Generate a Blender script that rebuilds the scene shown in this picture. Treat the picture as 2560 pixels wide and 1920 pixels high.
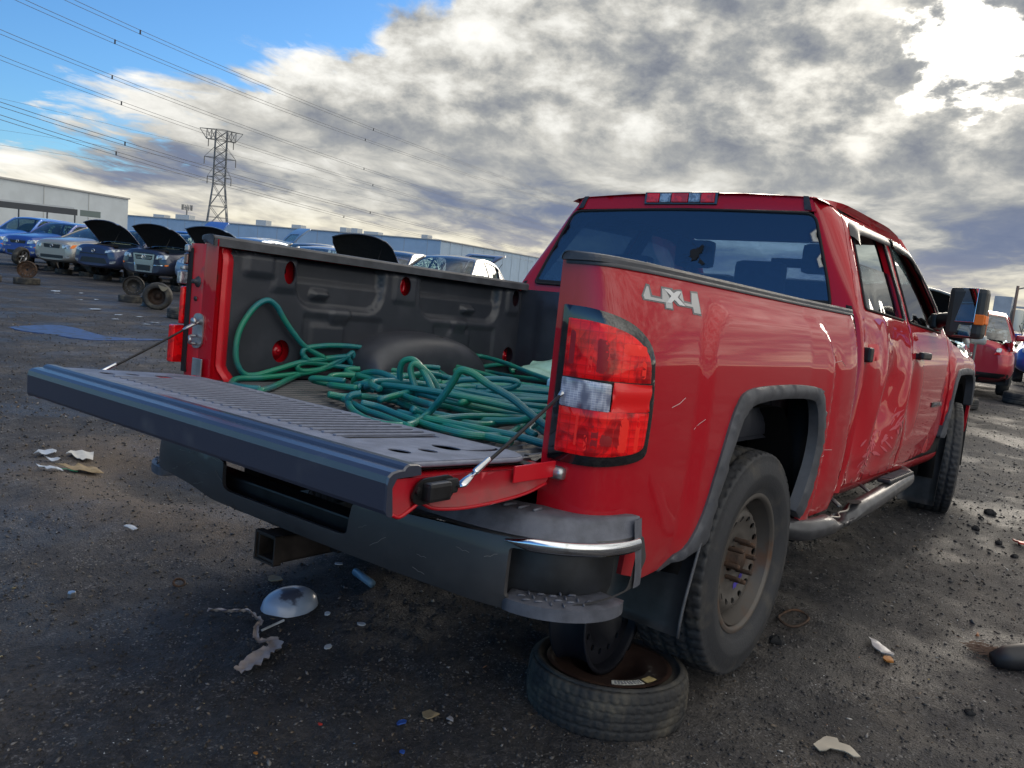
import bpy, bmesh, math, random
import numpy as np
from mathutils import Vector, Matrix
from mathutils.geometry import delaunay_2d_cdt
from mathutils.bvhtree import BVHTree
random.seed(7); RNG = np.random.default_rng(7)
for o in list(bpy.data.objects): bpy.data.objects.remove(o)
SC = bpy.context.scene
COL = SC.collection

# ------------------------------------------------------------------ camera
CAM = Vector((-1.63924, -1.90092, 1.30440))
camd = bpy.data.cameras.new('camera'); cam = bpy.data.objects.new('camera', camd); COL.objects.link(cam)
camd.sensor_width = 36; camd.lens = 28.8391; camd.clip_start = .05; camd.clip_end = 12000
R_, U_, F_ = Vector((0.615700, -0.782003, 0.096874)), Vector((0.040455, 0.154148, 0.987219)), Vector((0.786941, 0.603912, -0.126545))
cam.matrix_world = Matrix(((R_.x, U_.x, -F_.x, CAM.x), (R_.y, U_.y, -F_.y, CAM.y), (R_.z, U_.z, -F_.z, CAM.z), (0, 0, 0, 1)))
SC.camera = cam
SC.view_settings.view_transform = 'Standard'; SC.view_settings.look = 'None'
SC.view_settings.exposure = 1.2; SC.view_settings.gamma = 1; SC.view_settings.use_curve_mapping = False
SC.render.resolution_x = 1024; SC.render.resolution_y = 768

# ------------------------------------------------------------------ node helper
class NT:
    def __init__(s, tree):
        s.t = tree; s.n = tree.nodes; s.l = tree.links
    def node(s, typ, **kw):
        nd = s.n.new(typ)
        for k, v in kw.items(): setattr(nd, k, v)
        return nd
    def inp(s, nd, i, v):
        sock = nd.inputs[i]
        if isinstance(v, bpy.types.NodeSocket): s.l.new(v, sock)
        elif v is not None:
            try: sock.default_value = v
            except Exception: sock.default_value = (v, v, v, 1) if sock.type == 'RGBA' else (v, v, v)
    def m(s, op, a, b=None, c=None, clamp=False):
        nd = s.node('ShaderNodeMath', operation=op, use_clamp=clamp)
        s.inp(nd, 0, a)
        if b is not None: s.inp(nd, 1, b)
        if c is not None: s.inp(nd, 2, c)
        return nd.outputs[0]
    def v(s, op, a, b=None, scale=None):
        nd = s.node('ShaderNodeVectorMath', operation=op)
        s.inp(nd, 0, a)
        if b is not None: s.inp(nd, 1, b)
        if scale is not None: s.inp(nd, 'Scale', scale)
        return nd.outputs['Value'] if op in ('DOT_PRODUCT', 'LENGTH') else nd.outputs[0]
    def sep(s, a):
        nd = s.node('ShaderNodeSeparateXYZ'); s.inp(nd, 0, a); return nd.outputs
    def comb(s, x, y, z):
        nd = s.node('ShaderNodeCombineXYZ')
        for i, q in enumerate((x, y, z)): s.inp(nd, i, q)
        return nd.outputs[0]
    def noise(s, vec, scale, detail=4, rough=.55, dist=0, color=False):
        nd = s.node('ShaderNodeTexNoise'); s.inp(nd, 'Vector', vec)
        nd.inputs['Scale'].default_value = scale; nd.inputs['Detail'].default_value = detail
        nd.inputs['Roughness'].default_value = rough; nd.inputs['Distortion'].default_value = dist
        return nd.outputs[1 if color else 0]
    def vor(s, vec, scale, feature='F1', out=0):
        nd = s.node('ShaderNodeTexVoronoi', feature=feature); s.inp(nd, 'Vector', vec)
        nd.inputs['Scale'].default_value = scale; return nd.outputs[out]
    def ss(s, x, a, b):   # smoothstep
        nd = s.node('ShaderNodeMapRange', interpolation_type='SMOOTHSTEP'); s.inp(nd, 0, x)
        nd.inputs[1].default_value = a; nd.inputs[2].default_value = b; return nd.outputs[0]
    def ramp(s, x, stops, interp='LINEAR'):
        nd = s.node('ShaderNodeValToRGB'); s.inp(nd, 0, x); r = nd.color_ramp; r.interpolation = interp
        while len(r.elements) < len(stops): r.elements.new(.5)
        for e, (p, c) in zip(r.elements, stops): e.position = p; e.color = (*c, 1) if len(c) == 3 else c
        return nd.outputs[0]
    def mix(s, f, a, b, blend='MIX'):
        nd = s.node('ShaderNodeMixRGB', blend_type=blend); s.inp(nd, 0, f)
        s.inp(nd, 1, (*a, 1) if isinstance(a, tuple) and len(a) == 3 else a)
        s.inp(nd, 2, (*b, 1) if isinstance(b, tuple) and len(b) == 3 else b); return nd.outputs[0]

# ------------------------------------------------------------------ sky and sun
SUN_EL, SUN_AZ = math.radians(15.7), math.radians(11.5)
world = bpy.data.worlds.new("World"); SC.world = world; world.use_nodes = True
W = NT(world.node_tree)
for nd in list(W.n): W.n.remove(nd)
sky = W.node('ShaderNodeTexSky', sky_type='NISHITA'); sky.sun_disc = False
sky.sun_elevation = SUN_EL; sky.sun_rotation = math.pi/2 - SUN_AZ
sky.air_density = 1.0; sky.dust_density = .4; sky.ozone_density = 2.0
tc = W.node('ShaderNodeTexCoord').outputs['Generated']
def dirv(el, az):
    el, az = math.radians(el), math.radians(az)
    return Vector((math.cos(el)*math.cos(az), math.cos(el)*math.sin(az), math.sin(el)))
sund = dirv(15.7, 11.5); glow_d = dirv(16.0, 11.2)
nb = dirv(5.6, 70).cross(dirv(17.2, 47.7)).normalized()
if nb.dot(sund) < 0: nb = -nb
X, Y, Z = W.sep(tc)
zc = W.m('ADD', W.m('MAXIMUM', Z, 0.0), .13)
px, py = W.m('DIVIDE', X, zc), W.m('DIVIDE', Y, zc)
P = W.comb(px, py, 0.0)
# streaks: the cloud field is drawn out along one direction
Ps = W.comb(W.m('MULTIPLY_ADD', px, .60, W.m('MULTIPLY', py, .18)), W.m('MULTIPLY_ADD', px, -.45, W.m('MULTIPLY', py, .95)), 3.1)
warp = W.v('SCALE', W.v('SUBTRACT', W.noise(P, 1.3, 3, .5, color=True), (.5, .5, .5)), scale=.5)
n_big = W.noise(W.v('ADD', P, warp), 1.0, 6, .55)
n_str = W.noise(W.v('ADD', Ps, warp), 1.8, 9, .58)
n_puff = W.noise(W.v('ADD', P, warp), 4.4, 7, .56)
n_pc = W.noise(W.v('ADD', P, (7.3, 2.1, 5.0)), 1.5, 4, .5)
pd = W.v('DOT_PRODUCT', tc, tuple(nb))
edge = W.m('ADD', pd, W.m('ADD', W.m('MULTIPLY', W.m('SUBTRACT', n_str, .5), .26), W.m('MULTIPLY', W.m('SUBTRACT', n_puff, .5), .12)))
bank = W.ss(edge, .010, .052)
# unseen broken cloud added overhead and right of the frame lifts the ambient fill; behind and to the left it is clear
over = W.ss(W.m('ADD', W.v('DOT_PRODUCT', tc, tuple(Vector((.35, -.65, .65)).normalized())), W.m('MULTIPLY', W.m('SUBTRACT', n_big, .5), .9)), .22, .42)
cover = W.m('MAXIMUM', bank, over)
up = W.ss(Z, .09, .20)
# small cumulus high up, wide soft streaks lower down
n_pf = W.noise(W.v('ADD', W.v('MULTIPLY', tc, (1, 1, 1.7)), W.v('SCALE', warp, scale=.08)), 13.0, 8, .60)
fine = W.m('ADD', W.m('MULTIPLY', n_pf, up), W.m('MULTIPLY', n_str, W.m('SUBTRACT', 1.0, up)))
tone0 = W.m('ADD', W.m('MULTIPLY', fine, .74), W.m('MULTIPLY', n_pc, .26))
near_edge = W.ss(pd, .16, .0)
mid = W.m('MULTIPLY', W.ss(Z, .02, .07), W.ss(Z, .20, .10))
tone = W.m('MULTIPLY_ADD', W.m('SUBTRACT', tone0, .5), W.m('MULTIPLY_ADD', up, -.1, 2.6), .54)
tone = W.m('ADD', tone, W.m('SUBTRACT', W.m('MULTIPLY', near_edge, .22), W.m('MULTIPLY', mid, .10)))
tone_b = W.m('MULTIPLY', W.ss(Z, .02, .06), W.ss(Z, .17, .09))
cl = W.ramp(tone, [(0.0, (.15, .17, .22)), (.25, (.24, .26, .30)), (.45, (.38, .39, .39)), (.62, (.60, .59, .55)), (.80, (.84, .83, .78)), (1.0, (1.02, 1.0, .94))])
cl = W.mix(W.m('MULTIPLY', W.m('MULTIPLY', tone_b, W.ss(tone, .55, .15)), .6), cl, (.16, .21, .35))
low = W.ss(Z, .085, .0)
warm = W.mix(W.ss(tone, .35, .75), (.46, .44, .46), (.98, .88, .62))
clb = W.mix(W.m('MULTIPLY', low, .85), cl, warm)
gd = W.v('DOT_PRODUCT', tc, tuple(glow_d))
halo = W.ss(gd, math.cos(math.radians(15)), 1.0)
core = W.ss(W.m('ADD', gd, W.m('MULTIPLY', W.m('SUBTRACT', n_pf, .50), .016)), math.cos(math.radians(4.0)), math.cos(math.radians(.9)))
core = W.m('MULTIPLY', core, core)
clg = W.mix(W.m('MULTIPLY', W.m('MULTIPLY', halo, W.ss(tone, .45, .9)), .35), clb, (1.3, 1.22, 1.05))
clg = W.mix(core, clg, (3.6, 3.4, 3.0))
# clouds away from the sun are lit from the front and shine, those near it are seen from their shaded side
lit = W.ss(W.v('DOT_PRODUCT', tc, tuple(sund)), .62, -.25)
clg = W.v('SCALE', clg, scale=W.m('MULTIPLY_ADD', lit, .9, 1.0))
blue = W.mix(1.0, sky.outputs[0], (.48, .80, 1.16), 'MULTIPLY')
blue = W.v('SCALE', blue, scale=0.62)
skycol = W.mix(cover, blue, W.v('SCALE', clg, scale=10*0.46))
bg = W.node('ShaderNodeBackground'); W.l.new(skycol, bg.inputs[0]); bg.inputs[1].default_value = 0.1
wo = W.node('ShaderNodeOutputWorld'); W.l.new(bg.outputs[0], wo.inputs[0])
sl = bpy.data.lights.new('sun', 'SUN'); sl.energy = .85; sl.angle = math.radians(32); sl.color = (1, .90, .76)
so = bpy.data.objects.new('sun', sl); COL.objects.link(so)
so.rotation_euler = (-sund).to_track_quat('-Z', 'Y').to_euler(); so.location = (20, 5, 30)

# ------------------------------------------------------------------ materials
MATS = {}
def mat(name, col=(.5,.5,.5), rough=.5, metal=0, coat=0, spec=.5, var=0, vscale=8, bump=0, bscale=60, col2=None, thr=(.45,.6), coatr=.04, dust=None, emit=None, coord='Object', detail=5):
    if name in MATS: return MATS[name]
    m = bpy.data.materials.new(name); m.use_nodes = True; MATS[name] = m
    T = NT(m.node_tree); bs = T.n['Principled BSDF']
    tcn = T.node('ShaderNodeTexCoord').outputs[coord]
    c = (*col, 1)
    out = c
    if var or col2:
        nz = T.noise(tcn, vscale, detail)
        if col2: out = T.mix(T.ss(nz, *thr), col, col2)
        else:
            a = tuple(q*(1-var) for q in col); b = tuple(min(1, q*(1+var)) for q in col)
            out = T.mix(T.ss(nz, .3, .7), a, b)
    if dust:   # (colour, amount, z0, z1): real dust thrown up on the lower body
        x, y, z = T.sep(tcn)
        k = T.m('MULTIPLY', T.ss(z, dust[3], dust[2]), T.m('MULTIPLY_ADD', T.noise(tcn, 14, 6, .65), 1.5, -.25, clamp=True))
        out = T.mix(T.m('MULTIPLY', k, dust[1], clamp=True), out if not isinstance(out, tuple) else col, dust[0])
        rr = T.m('MULTIPLY_ADD', k, .4*dust[1], rough, clamp=True); T.inp(bs, 'Roughness', rr)
        if coat: T.inp(bs, 'Coat Weight', T.m('SUBTRACT', coat, T.m('MULTIPLY', k, dust[1]), clamp=True))
    else:
        if var: T.inp(bs, 'Roughness', T.m('MULTIPLY_ADD', T.noise(tcn, vscale*2.3, 4), .24, rough-.12, clamp=True))
        else: bs.inputs['Roughness'].default_value = rough
        bs.inputs['Coat Weight'].default_value = coat
    T.inp(bs, 'Base Color', out)
    bs.inputs['Metallic'].default_value = metal
    bs.inputs['Coat Roughness'].default_value = coatr; bs.inputs['Specular IOR Level'].default_value = spec
    if bump:
        b = T.node('ShaderNodeBump'); b.inputs['Strength'].default_value = bump; b.inputs['Distance'].default_value = .004
        T.inp(b, 'Height', T.noise(tcn, bscale, 4)); T.l.new(b.outputs[0], bs.inputs['Normal'])
    if emit: bs.inputs['Emission Color'].default_value = (*emit[0], 1); bs.inputs['Emission Strength'].default_value = emit[1]
    return m
def glassmat(name, tint=(.2,.25,.3), rough=.0, ior=1.5):
    if name in MATS: return MATS[name]
    m = bpy.data.materials.new(name); m.use_nodes = True; MATS[name] = m
    T = NT(m.node_tree); T.n.remove(T.n['Principled BSDF']); o = T.n['Material Output']
    tr = T.node('ShaderNodeBsdfTransparent'); tr.inputs[0].default_value = (*tint, 1)
    gl = T.node('ShaderNodeBsdfGlossy'); gl.inputs['Roughness'].default_value = rough
    lw = T.node('ShaderNodeLayerWeight'); lw.inputs[0].default_value = .5; f0 = ((ior-1)/(ior+1))**2   # Schlick, the same from both sides of the pane
    fr = T.m('MULTIPLY_ADD', T.m('POWER', lw.outputs['Facing'], 5.0), 1-f0, f0)
    mx = T.node('ShaderNodeMixShader'); T.l.new(fr, mx.inputs[0]); T.l.new(tr.outputs[0], mx.inputs[1]); T.l.new(gl.outputs[0], mx.inputs[2])
    T.l.new(mx.outputs[0], o.inputs[0]); return m
DUST = (.20, .17, .15)
PAINT = mat('red_paint', (.44, .001, .011), .65, 0, 1.0, .15, coatr=.02, dust=(DUST, .34, .46, .80))
REDIN = mat('red_inner_paint', (.60, .004, .016), .42, .05, .35, .5, col2=(.10, .055, .05), thr=(.58, .74), vscale=7)
PLBLK = mat('black_plastic', (.030, .031, .036), .42, 0, 0, .5, var=.35, vscale=30, bump=.15, bscale=400)
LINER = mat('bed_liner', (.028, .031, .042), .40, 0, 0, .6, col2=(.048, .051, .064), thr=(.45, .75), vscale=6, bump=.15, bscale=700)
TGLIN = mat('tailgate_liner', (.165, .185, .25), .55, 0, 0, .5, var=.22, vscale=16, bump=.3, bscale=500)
TGCAP = mat('tailgate_cap', (.028, .034, .060), .30, 0, .25, 1.0, coatr=.2, col2=(.075, .080, .10), thr=(.56, .82), vscale=9)
RUBBER = mat('tyre_rubber', (.032, .033, .038), .62, 0, 0, .4, col2=(.075, .068, .06), thr=(.5, .8), vscale=9, bump=.3, bscale=120)
RUBBER2 = mat('old_tyre_rubber', (.026, .026, .028), .7, 0, 0, .4, col2=(.10, .088, .07), thr=(.45, .72), vscale=7, bump=.4, bscale=90)
STEEL = mat('grey_steel_rim', (.095, .085, .078), .5, .25, 0, .5, col2=(.12, .060, .034), thr=(.50, .74), vscale=7)
RUST = mat('rusty_steel', (.048, .030, .022), .75, .1, 0, .4, col2=(.11, .058, .034), thr=(.4, .7), vscale=14, bump=.5, bscale=90)
DARKRUST = mat('dark_rust', (.028, .016, .012), .7, .1, 0, .4, var=.4, vscale=12)
DARK = mat('dark_void', (.008, .008, .010), .8)
BLKM = mat('black_metal', (.016, .016, .018), .4, .3, 0, .5, var=.4, vscale=14)
CHROME = mat('chrome', (.72, .74, .78), .12, 1, col2=(.45, .44, .42), thr=(.6, .8), vscale=20)
GALV = mat('galvanised', (.42, .43, .45), .35, .85, var=.2, vscale=18)
SILVER = mat('silver_decal', (.50, .50, .51), .4, .3)
DKGREY = mat('grey_decal_edge', (.16, .16, .17), .5)
BUMPER = mat('bumper_paint', (.050, .049, .054), .38, .2, .35, .5, col2=(.105, .10, .10), thr=(.54, .74), vscale=4.5, dust=((.13, .12, .115), .5, .45, .80))
PADM = mat('step_pad', (.095, .10, .125), .5, 0, 0, .5, var=.25, vscale=20, bump=.2, bscale=300)
FLARE = mat('arch_plastic', (.065, .068, .080), .5, 0, 0, .5, var=.2, vscale=14, bump=.12, bscale=500)
FLAP = mat('mud_flap', (.020, .022, .027), .5, 0, 0, .5, var=.4, vscale=12)
GLASSR = glassmat('tinted_glass', (.52, .64, .78), ior=2.3)
GLASSC = glassmat('clear_glass', (.62, .70, .70), ior=1.5)
SEATM = mat('seat_cloth', (.035, .033, .035), .8, var=.3, vscale=20)

# ------------------------------------------------------------------ mesh helpers
def lst(a): return [tuple(map(float, q)) for q in a]
def obj(name, V, F, m=None, parent=None, smooth=False, uv=None):
    me = bpy.data.meshes.new(name); me.from_pydata(lst(V), [], [tuple(int(i) for i in f) for f in F])
    if smooth: me.shade_smooth()
    if uv is not None:
        l = me.uv_layers.new(name='UVMap'); li = np.zeros(len(me.loops), int); me.loops.foreach_get('vertex_index', li)
        l.data.foreach_set('uv', np.asarray(uv, float)[li].ravel())
    me.update()
    ob = bpy.data.objects.new(name, me); COL.objects.link(ob)
    if m: me.materials.append(m)
    if parent: ob.parent = parent
    return ob
def label(o, text, cat=None, group=None, kind=None):
    if text: o['label'] = text
    if cat: o['category'] = cat
    if group: o['group'] = group
    if kind: o['kind'] = kind
    return o
def empty(name, loc=(0,0,0), rz=0, parent=None):
    o = bpy.data.objects.new(name, None); COL.objects.link(o); o.location = loc; o.rotation_euler = (0, 0, rz)
    o.empty_display_size = .1
    if parent: o.parent = parent
    return o
class MB:
    def __init__(s): s.v = []; s.f = []
    def add(s, V, F):
        k = len(s.v); s.v += lst(V); s.f += [tuple(int(i)+k for i in f) for f in F]; return s
    def build(s, name, m=None, parent=None, smooth=False): return obj(name, s.v, s.f, m, parent, smooth)
def box(x0, x1, y0, y1, z0, z1, bev=0):
    V = [(x, y, z) for x in (x0, x1) for y in (y0, y1) for z in (z0, z1)]
    F = [(0,1,3,2),(4,6,7,5),(0,4,5,1),(2,3,7,6),(0,2,6,4),(1,5,7,3)]
    if bev:
        bm = bmesh.new(); vs = [bm.verts.new(v) for v in V]
        for f in F: bm.faces.new([vs[i] for i in f])
        bmesh.ops.bevel(bm, geom=bm.edges[:], offset=bev, segments=2, profile=.6, affect='EDGES')
        bm.verts.index_update(); V = [tuple(v.co) for v in bm.verts]; F = [[v.index for v in f.verts] for f in bm.faces]; bm.free()
    return V, F
def xf(VF, M):
    V, F = VF; M = Matrix(M) if not isinstance(M, Matrix) else M
    return [tuple(M @ Vector(v)) for v in V], F
def gridf(fn, us, vs, closeu=False):
    us = [q.item() if hasattr(q, 'item') else q for q in us]; vs = [q.item() if hasattr(q, 'item') else q for q in vs]
    V = [fn(u, v) for u in us for v in vs]; n = len(vs); F = []
    nu = len(us)
    for i in range(nu if closeu else nu-1):
        for j in range(n-1):
            a = i*n+j; b = ((i+1) % nu)*n+j; F.append((a, b, b+1, a+1))
    return V, F
def catmull(pts, n=8):
    P = [Vector(p) for p in pts]; P = [P[0]*2-P[1]] + P + [P[-1]*2-P[-2]]; out = []
    for i in range(1, len(P)-2):
        a, b, c, d = P[i-1:i+3]
        for k in range(n):
            t = k/n; out.append(.5*((2*b)+(c-a)*t+(2*a-5*b+4*c-d)*t*t+(3*b-a-3*c+d)*t**3))
    out.append(P[-2]); return out
def tube(path, r, seg=8, cap=True, flat=1.0, uvout=None):
    P = [Vector(p) for p in path]; n = len(P); V = []; F = []
    T = [(P[min(i+1, n-1)]-P[max(i-1, 0)]).normalized() for i in range(n)]
    up = Vector((0,0,1)) if abs(T[0].z) < .9 else Vector((1,0,0)); L = 0
    for i in range(n):
        a = (up - T[i]*up.dot(T[i])); 
        if a.length < 1e-4: a = Vector((1,0,0)) - T[i]*T[i].x
        a.normalize(); up = a; b = T[i].cross(a); rr = r[i] if hasattr(r, '__len__') else r
        if i: L += (P[i]-P[i-1]).length
        for k in range(seg):
            t = 2*math.pi*k/seg; V.append(tuple(P[i] + a*(rr*flat*math.cos(t)) + b*(rr*math.sin(t))))
            if uvout is not None: uvout.append((L, k/seg))
    for i in range(n-1):
        for k in range(seg):
            k2 = (k+1) % seg; F.append((i*seg+k, i*seg+k2, (i+1)*seg+k2, (i+1)*seg+k))
    if cap: F.append(tuple(range(seg))[::-1]); F.append(tuple((n-1)*seg+k for k in range(seg)))
    return V, F
def lathe(prof, n=48, c=(0,0,0), axis='y', closed=False, ang=2*math.pi, a0=0):
    V = []; F = []; m = len(prof); full = abs(ang-2*math.pi) < 1e-6
    nn = n if full else n+1
    for i in range(nn):
        t = a0+ang*i/n; cs, sn = math.cos(t), math.sin(t)
        for r, h in prof:
            if axis == 'y': p = (r*cs, h, r*sn)
            elif axis == 'z': p = (r*cs, r*sn, h)
            else: p = (h, r*cs, r*sn)
            V.append((p[0]+c[0], p[1]+c[1], p[2]+c[2]))
    for i in range(n if full else n):
        for j in range(m if closed else m-1):
            a = i*m+j; b = ((i+1) % nn)*m+j; a2 = i*m+(j+1) % m; b2 = ((i+1) % nn)*m+(j+1) % m
            F.append((a, a2, b2, b))
    return V, F
def resample(poly, sp, closed=True):
    out = []; n = len(poly)
    for i in range(n if closed else n-1):
        a = np.array(poly[i], float); b = np.array(poly[(i+1) % n], float); k = max(1, int(math.ceil(np.linalg.norm(b-a)/sp)))
        for j in range(k): out.append(tuple(a+(b-a)*j/k))
    if not closed: out.append(tuple(poly[-1]))
    return out
def rounded(poly, r, n=5):
    out = []; m = len(poly)
    for i in range(m):
        p0, p, p1 = (np.array(poly[(i+k) % m][:2], float) for k in (-1, 0, 1)); rr = poly[i][2] if len(poly[i]) > 2 else r
        a = p0-p; b = p1-p; la, lb = np.linalg.norm(a), np.linalg.norm(b); q = min(rr, .49*la, .49*lb)
        A = p+a/la*q; B = p+b/lb*q
        if q < 1e-4: out.append(tuple(p)); continue
        for k in range(n+1):
            t = k/n; out.append(tuple((1-t)**2*A+2*t*(1-t)*p+t*t*B))
    return out
def inside(pts, poly):
    P = np.asarray(pts); x, y = P[:,0], P[:,1]; c = np.zeros(len(P), bool); q = np.asarray(poly); n = len(q)
    for i in range(n):
        x1, y1 = q[i]; x2, y2 = q[(i+1) % n]
        if y1 == y2: continue
        k = ((y1 > y) != (y2 > y)) & (x < (x2-x1)*(y-y1)/(y2-y1)+x1); c ^= k
    return c
def tri2d(outline, holes=(), sp=.03, spx=None):
    loops = [resample(outline, sp)] + [resample(h, sp) for h in holes]
    pts = []; edges = []
    for lp in loops:
        k = len(pts); pts += lp; edges += [(k+i, k+(i+1) % len(lp)) for i in range(len(lp))]
    nb_ = len(pts); O = np.array(outline)
    xs = np.arange(O[:,0].min()+sp*.4, O[:,0].max(), spx or sp); ys = np.arange(O[:,1].min()+sp*.4, O[:,1].max(), sp)
    if len(xs) and len(ys):
        G = np.array([(x+(.5*(spx or sp) if j % 2 else 0), y) for j, y in enumerate(ys) for x in xs])
        k = inside(G, outline)
        for h in holes: k &= ~inside(G, h)
        G = G[k]
        if len(G):
            B = np.array(pts); d = np.full(len(G), 9.)
            for i in range(0, len(B), 200): d = np.minimum(d, np.linalg.norm(G[:,None]-B[None,i:i+200], axis=2).min(1))
            G = G[d > .45*sp]; pts += [tuple(g) for g in G]
    vv, _, ff, *_r = delaunay_2d_cdt([Vector(p) for p in pts], edges, [], 0, 1e-6)
    vv = [tuple(v) for v in vv]; C = np.array([np.mean([vv[i] for i in f], axis=0) for f in ff])
    k = inside(C, outline)
    for h in holes: k &= ~inside(C, h)
    A = np.array([abs((vv[f[1]][0]-vv[f[0]][0])*(vv[f[2]][1]-vv[f[0]][1])-(vv[f[2]][0]-vv[f[0]][0])*(vv[f[1]][1]-vv[f[0]][1])) for f in ff])
    ff = [list(f) for f, q, a in zip(ff, k, A) if q and a > 1e-10]
    return vv, ff
def panel(name, outline, holes=(), sp=.03, fn=None, thick=.02, tdir=None, m=None, parent=None, smooth=True, lip=0, build=True, spx=None, mback=None):
    """sheet over a 2-D outline mapped by fn -> 3-D, with real thickness towards tdir; lip rolls the edge back"""
    vv, ff = tri2d(outline, holes, sp, spx); P3 = [Vector(fn(*v)) for v in vv]; n = len(P3)
    td = Vector(tdir)
    # orient so that front normals oppose tdir
    nrm = Vector((0,0,0))
    for f in ff[:400]: nrm += (P3[f[1]]-P3[f[0]]).cross(P3[f[2]]-P3[f[0]])
    flip = nrm.dot(td) > 0
    F = [f[::-1] if flip else f for f in ff]
    cnt = {}
    for f in F:
        for i in range(3):
            e = (f[i], f[(i+1) % 3]); cnt[e] = 1
    be = [e for e in cnt if (e[1], e[0]) not in cnt]
    V = list(P3)
    if lip:
        bset = set(i for e in be for i in e)
        for i in bset: V[i] = V[i] + td*lip
    bi = sorted(set(i for e in be for i in e)); mp = {}; mp2 = {}
    for i in bi:
        mp[i] = len(V); V.append(V[i].copy()); mp2[i] = len(V); V.append(V[i]+td*thick)
    FF = list(F) + [(mp[b], mp[a], mp2[a], mp2[b]) for a, b in be]
    V2 = len(V); V += [p+td*thick for p in (V[i] for i in range(n))]
    FF += [tuple(V2+i for i in f[::-1]) for f in F]
    if not build: return V, FF
    o = obj(name, V, FF, m, parent, smooth)
    if mback:
        o.data.materials.append(mback); nb2 = len(F)
        for i in range(len(o.data.polygons)-nb2, len(o.data.polygons)): o.data.polygons[i].material_index = 1
    return o
def ssf(x, a, b):
    t = min(1, max(0, (x-a)/(b-a))); return t*t*(3-2*t)
def rbox_sd(x, z, x0, x1, z0, z1, r):
    cx, cz, hx, hz = (x0+x1)/2, (z0+z1)/2, (x1-x0)/2-r, (z1-z0)/2-r
    dx, dz = abs(x-cx)-hx, abs(z-cz)-hz
    return math.hypot(max(dx, 0), max(dz, 0)) + min(max(dx, dz), 0) - r
def ell(cx, cz, rx, rz, n=28): return [(cx+rx*math.cos(2*math.pi*i/n), cz+rz*math.sin(2*math.pi*i/n)) for i in range(n)]

# smooth value noise in numpy
def vnoise(x, y, seed=0):
    xi, yi = np.floor(x).astype(np.int64), np.floor(y).astype(np.int64); fx, fy = x-xi, y-yi
    fx, fy = fx*fx*(3-2*fx), fy*fy*(3-2*fy)
    def h(a, b):
        n = (a*374761393 + b*668265263 + seed*974711) & 0x7fffffff
        n = ((n ^ (n >> 13))*1274126177) & 0x7fffffff
        return ((n ^ (n >> 16)) & 0xffff)/65535.0
    return (h(xi, yi)*(1-fx)+h(xi+1, yi)*fx)*(1-fy)+(h(xi, yi+1)*(1-fx)+h(xi+1, yi+1)*fx)*fy
def fbm(x, y, oct=4, seed=0):
    s = 0; a = .5
    for i in range(oct): s = s+a*(vnoise(x*2**i, y*2**i, seed+i)-.5); a *= .5
    return s

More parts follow.
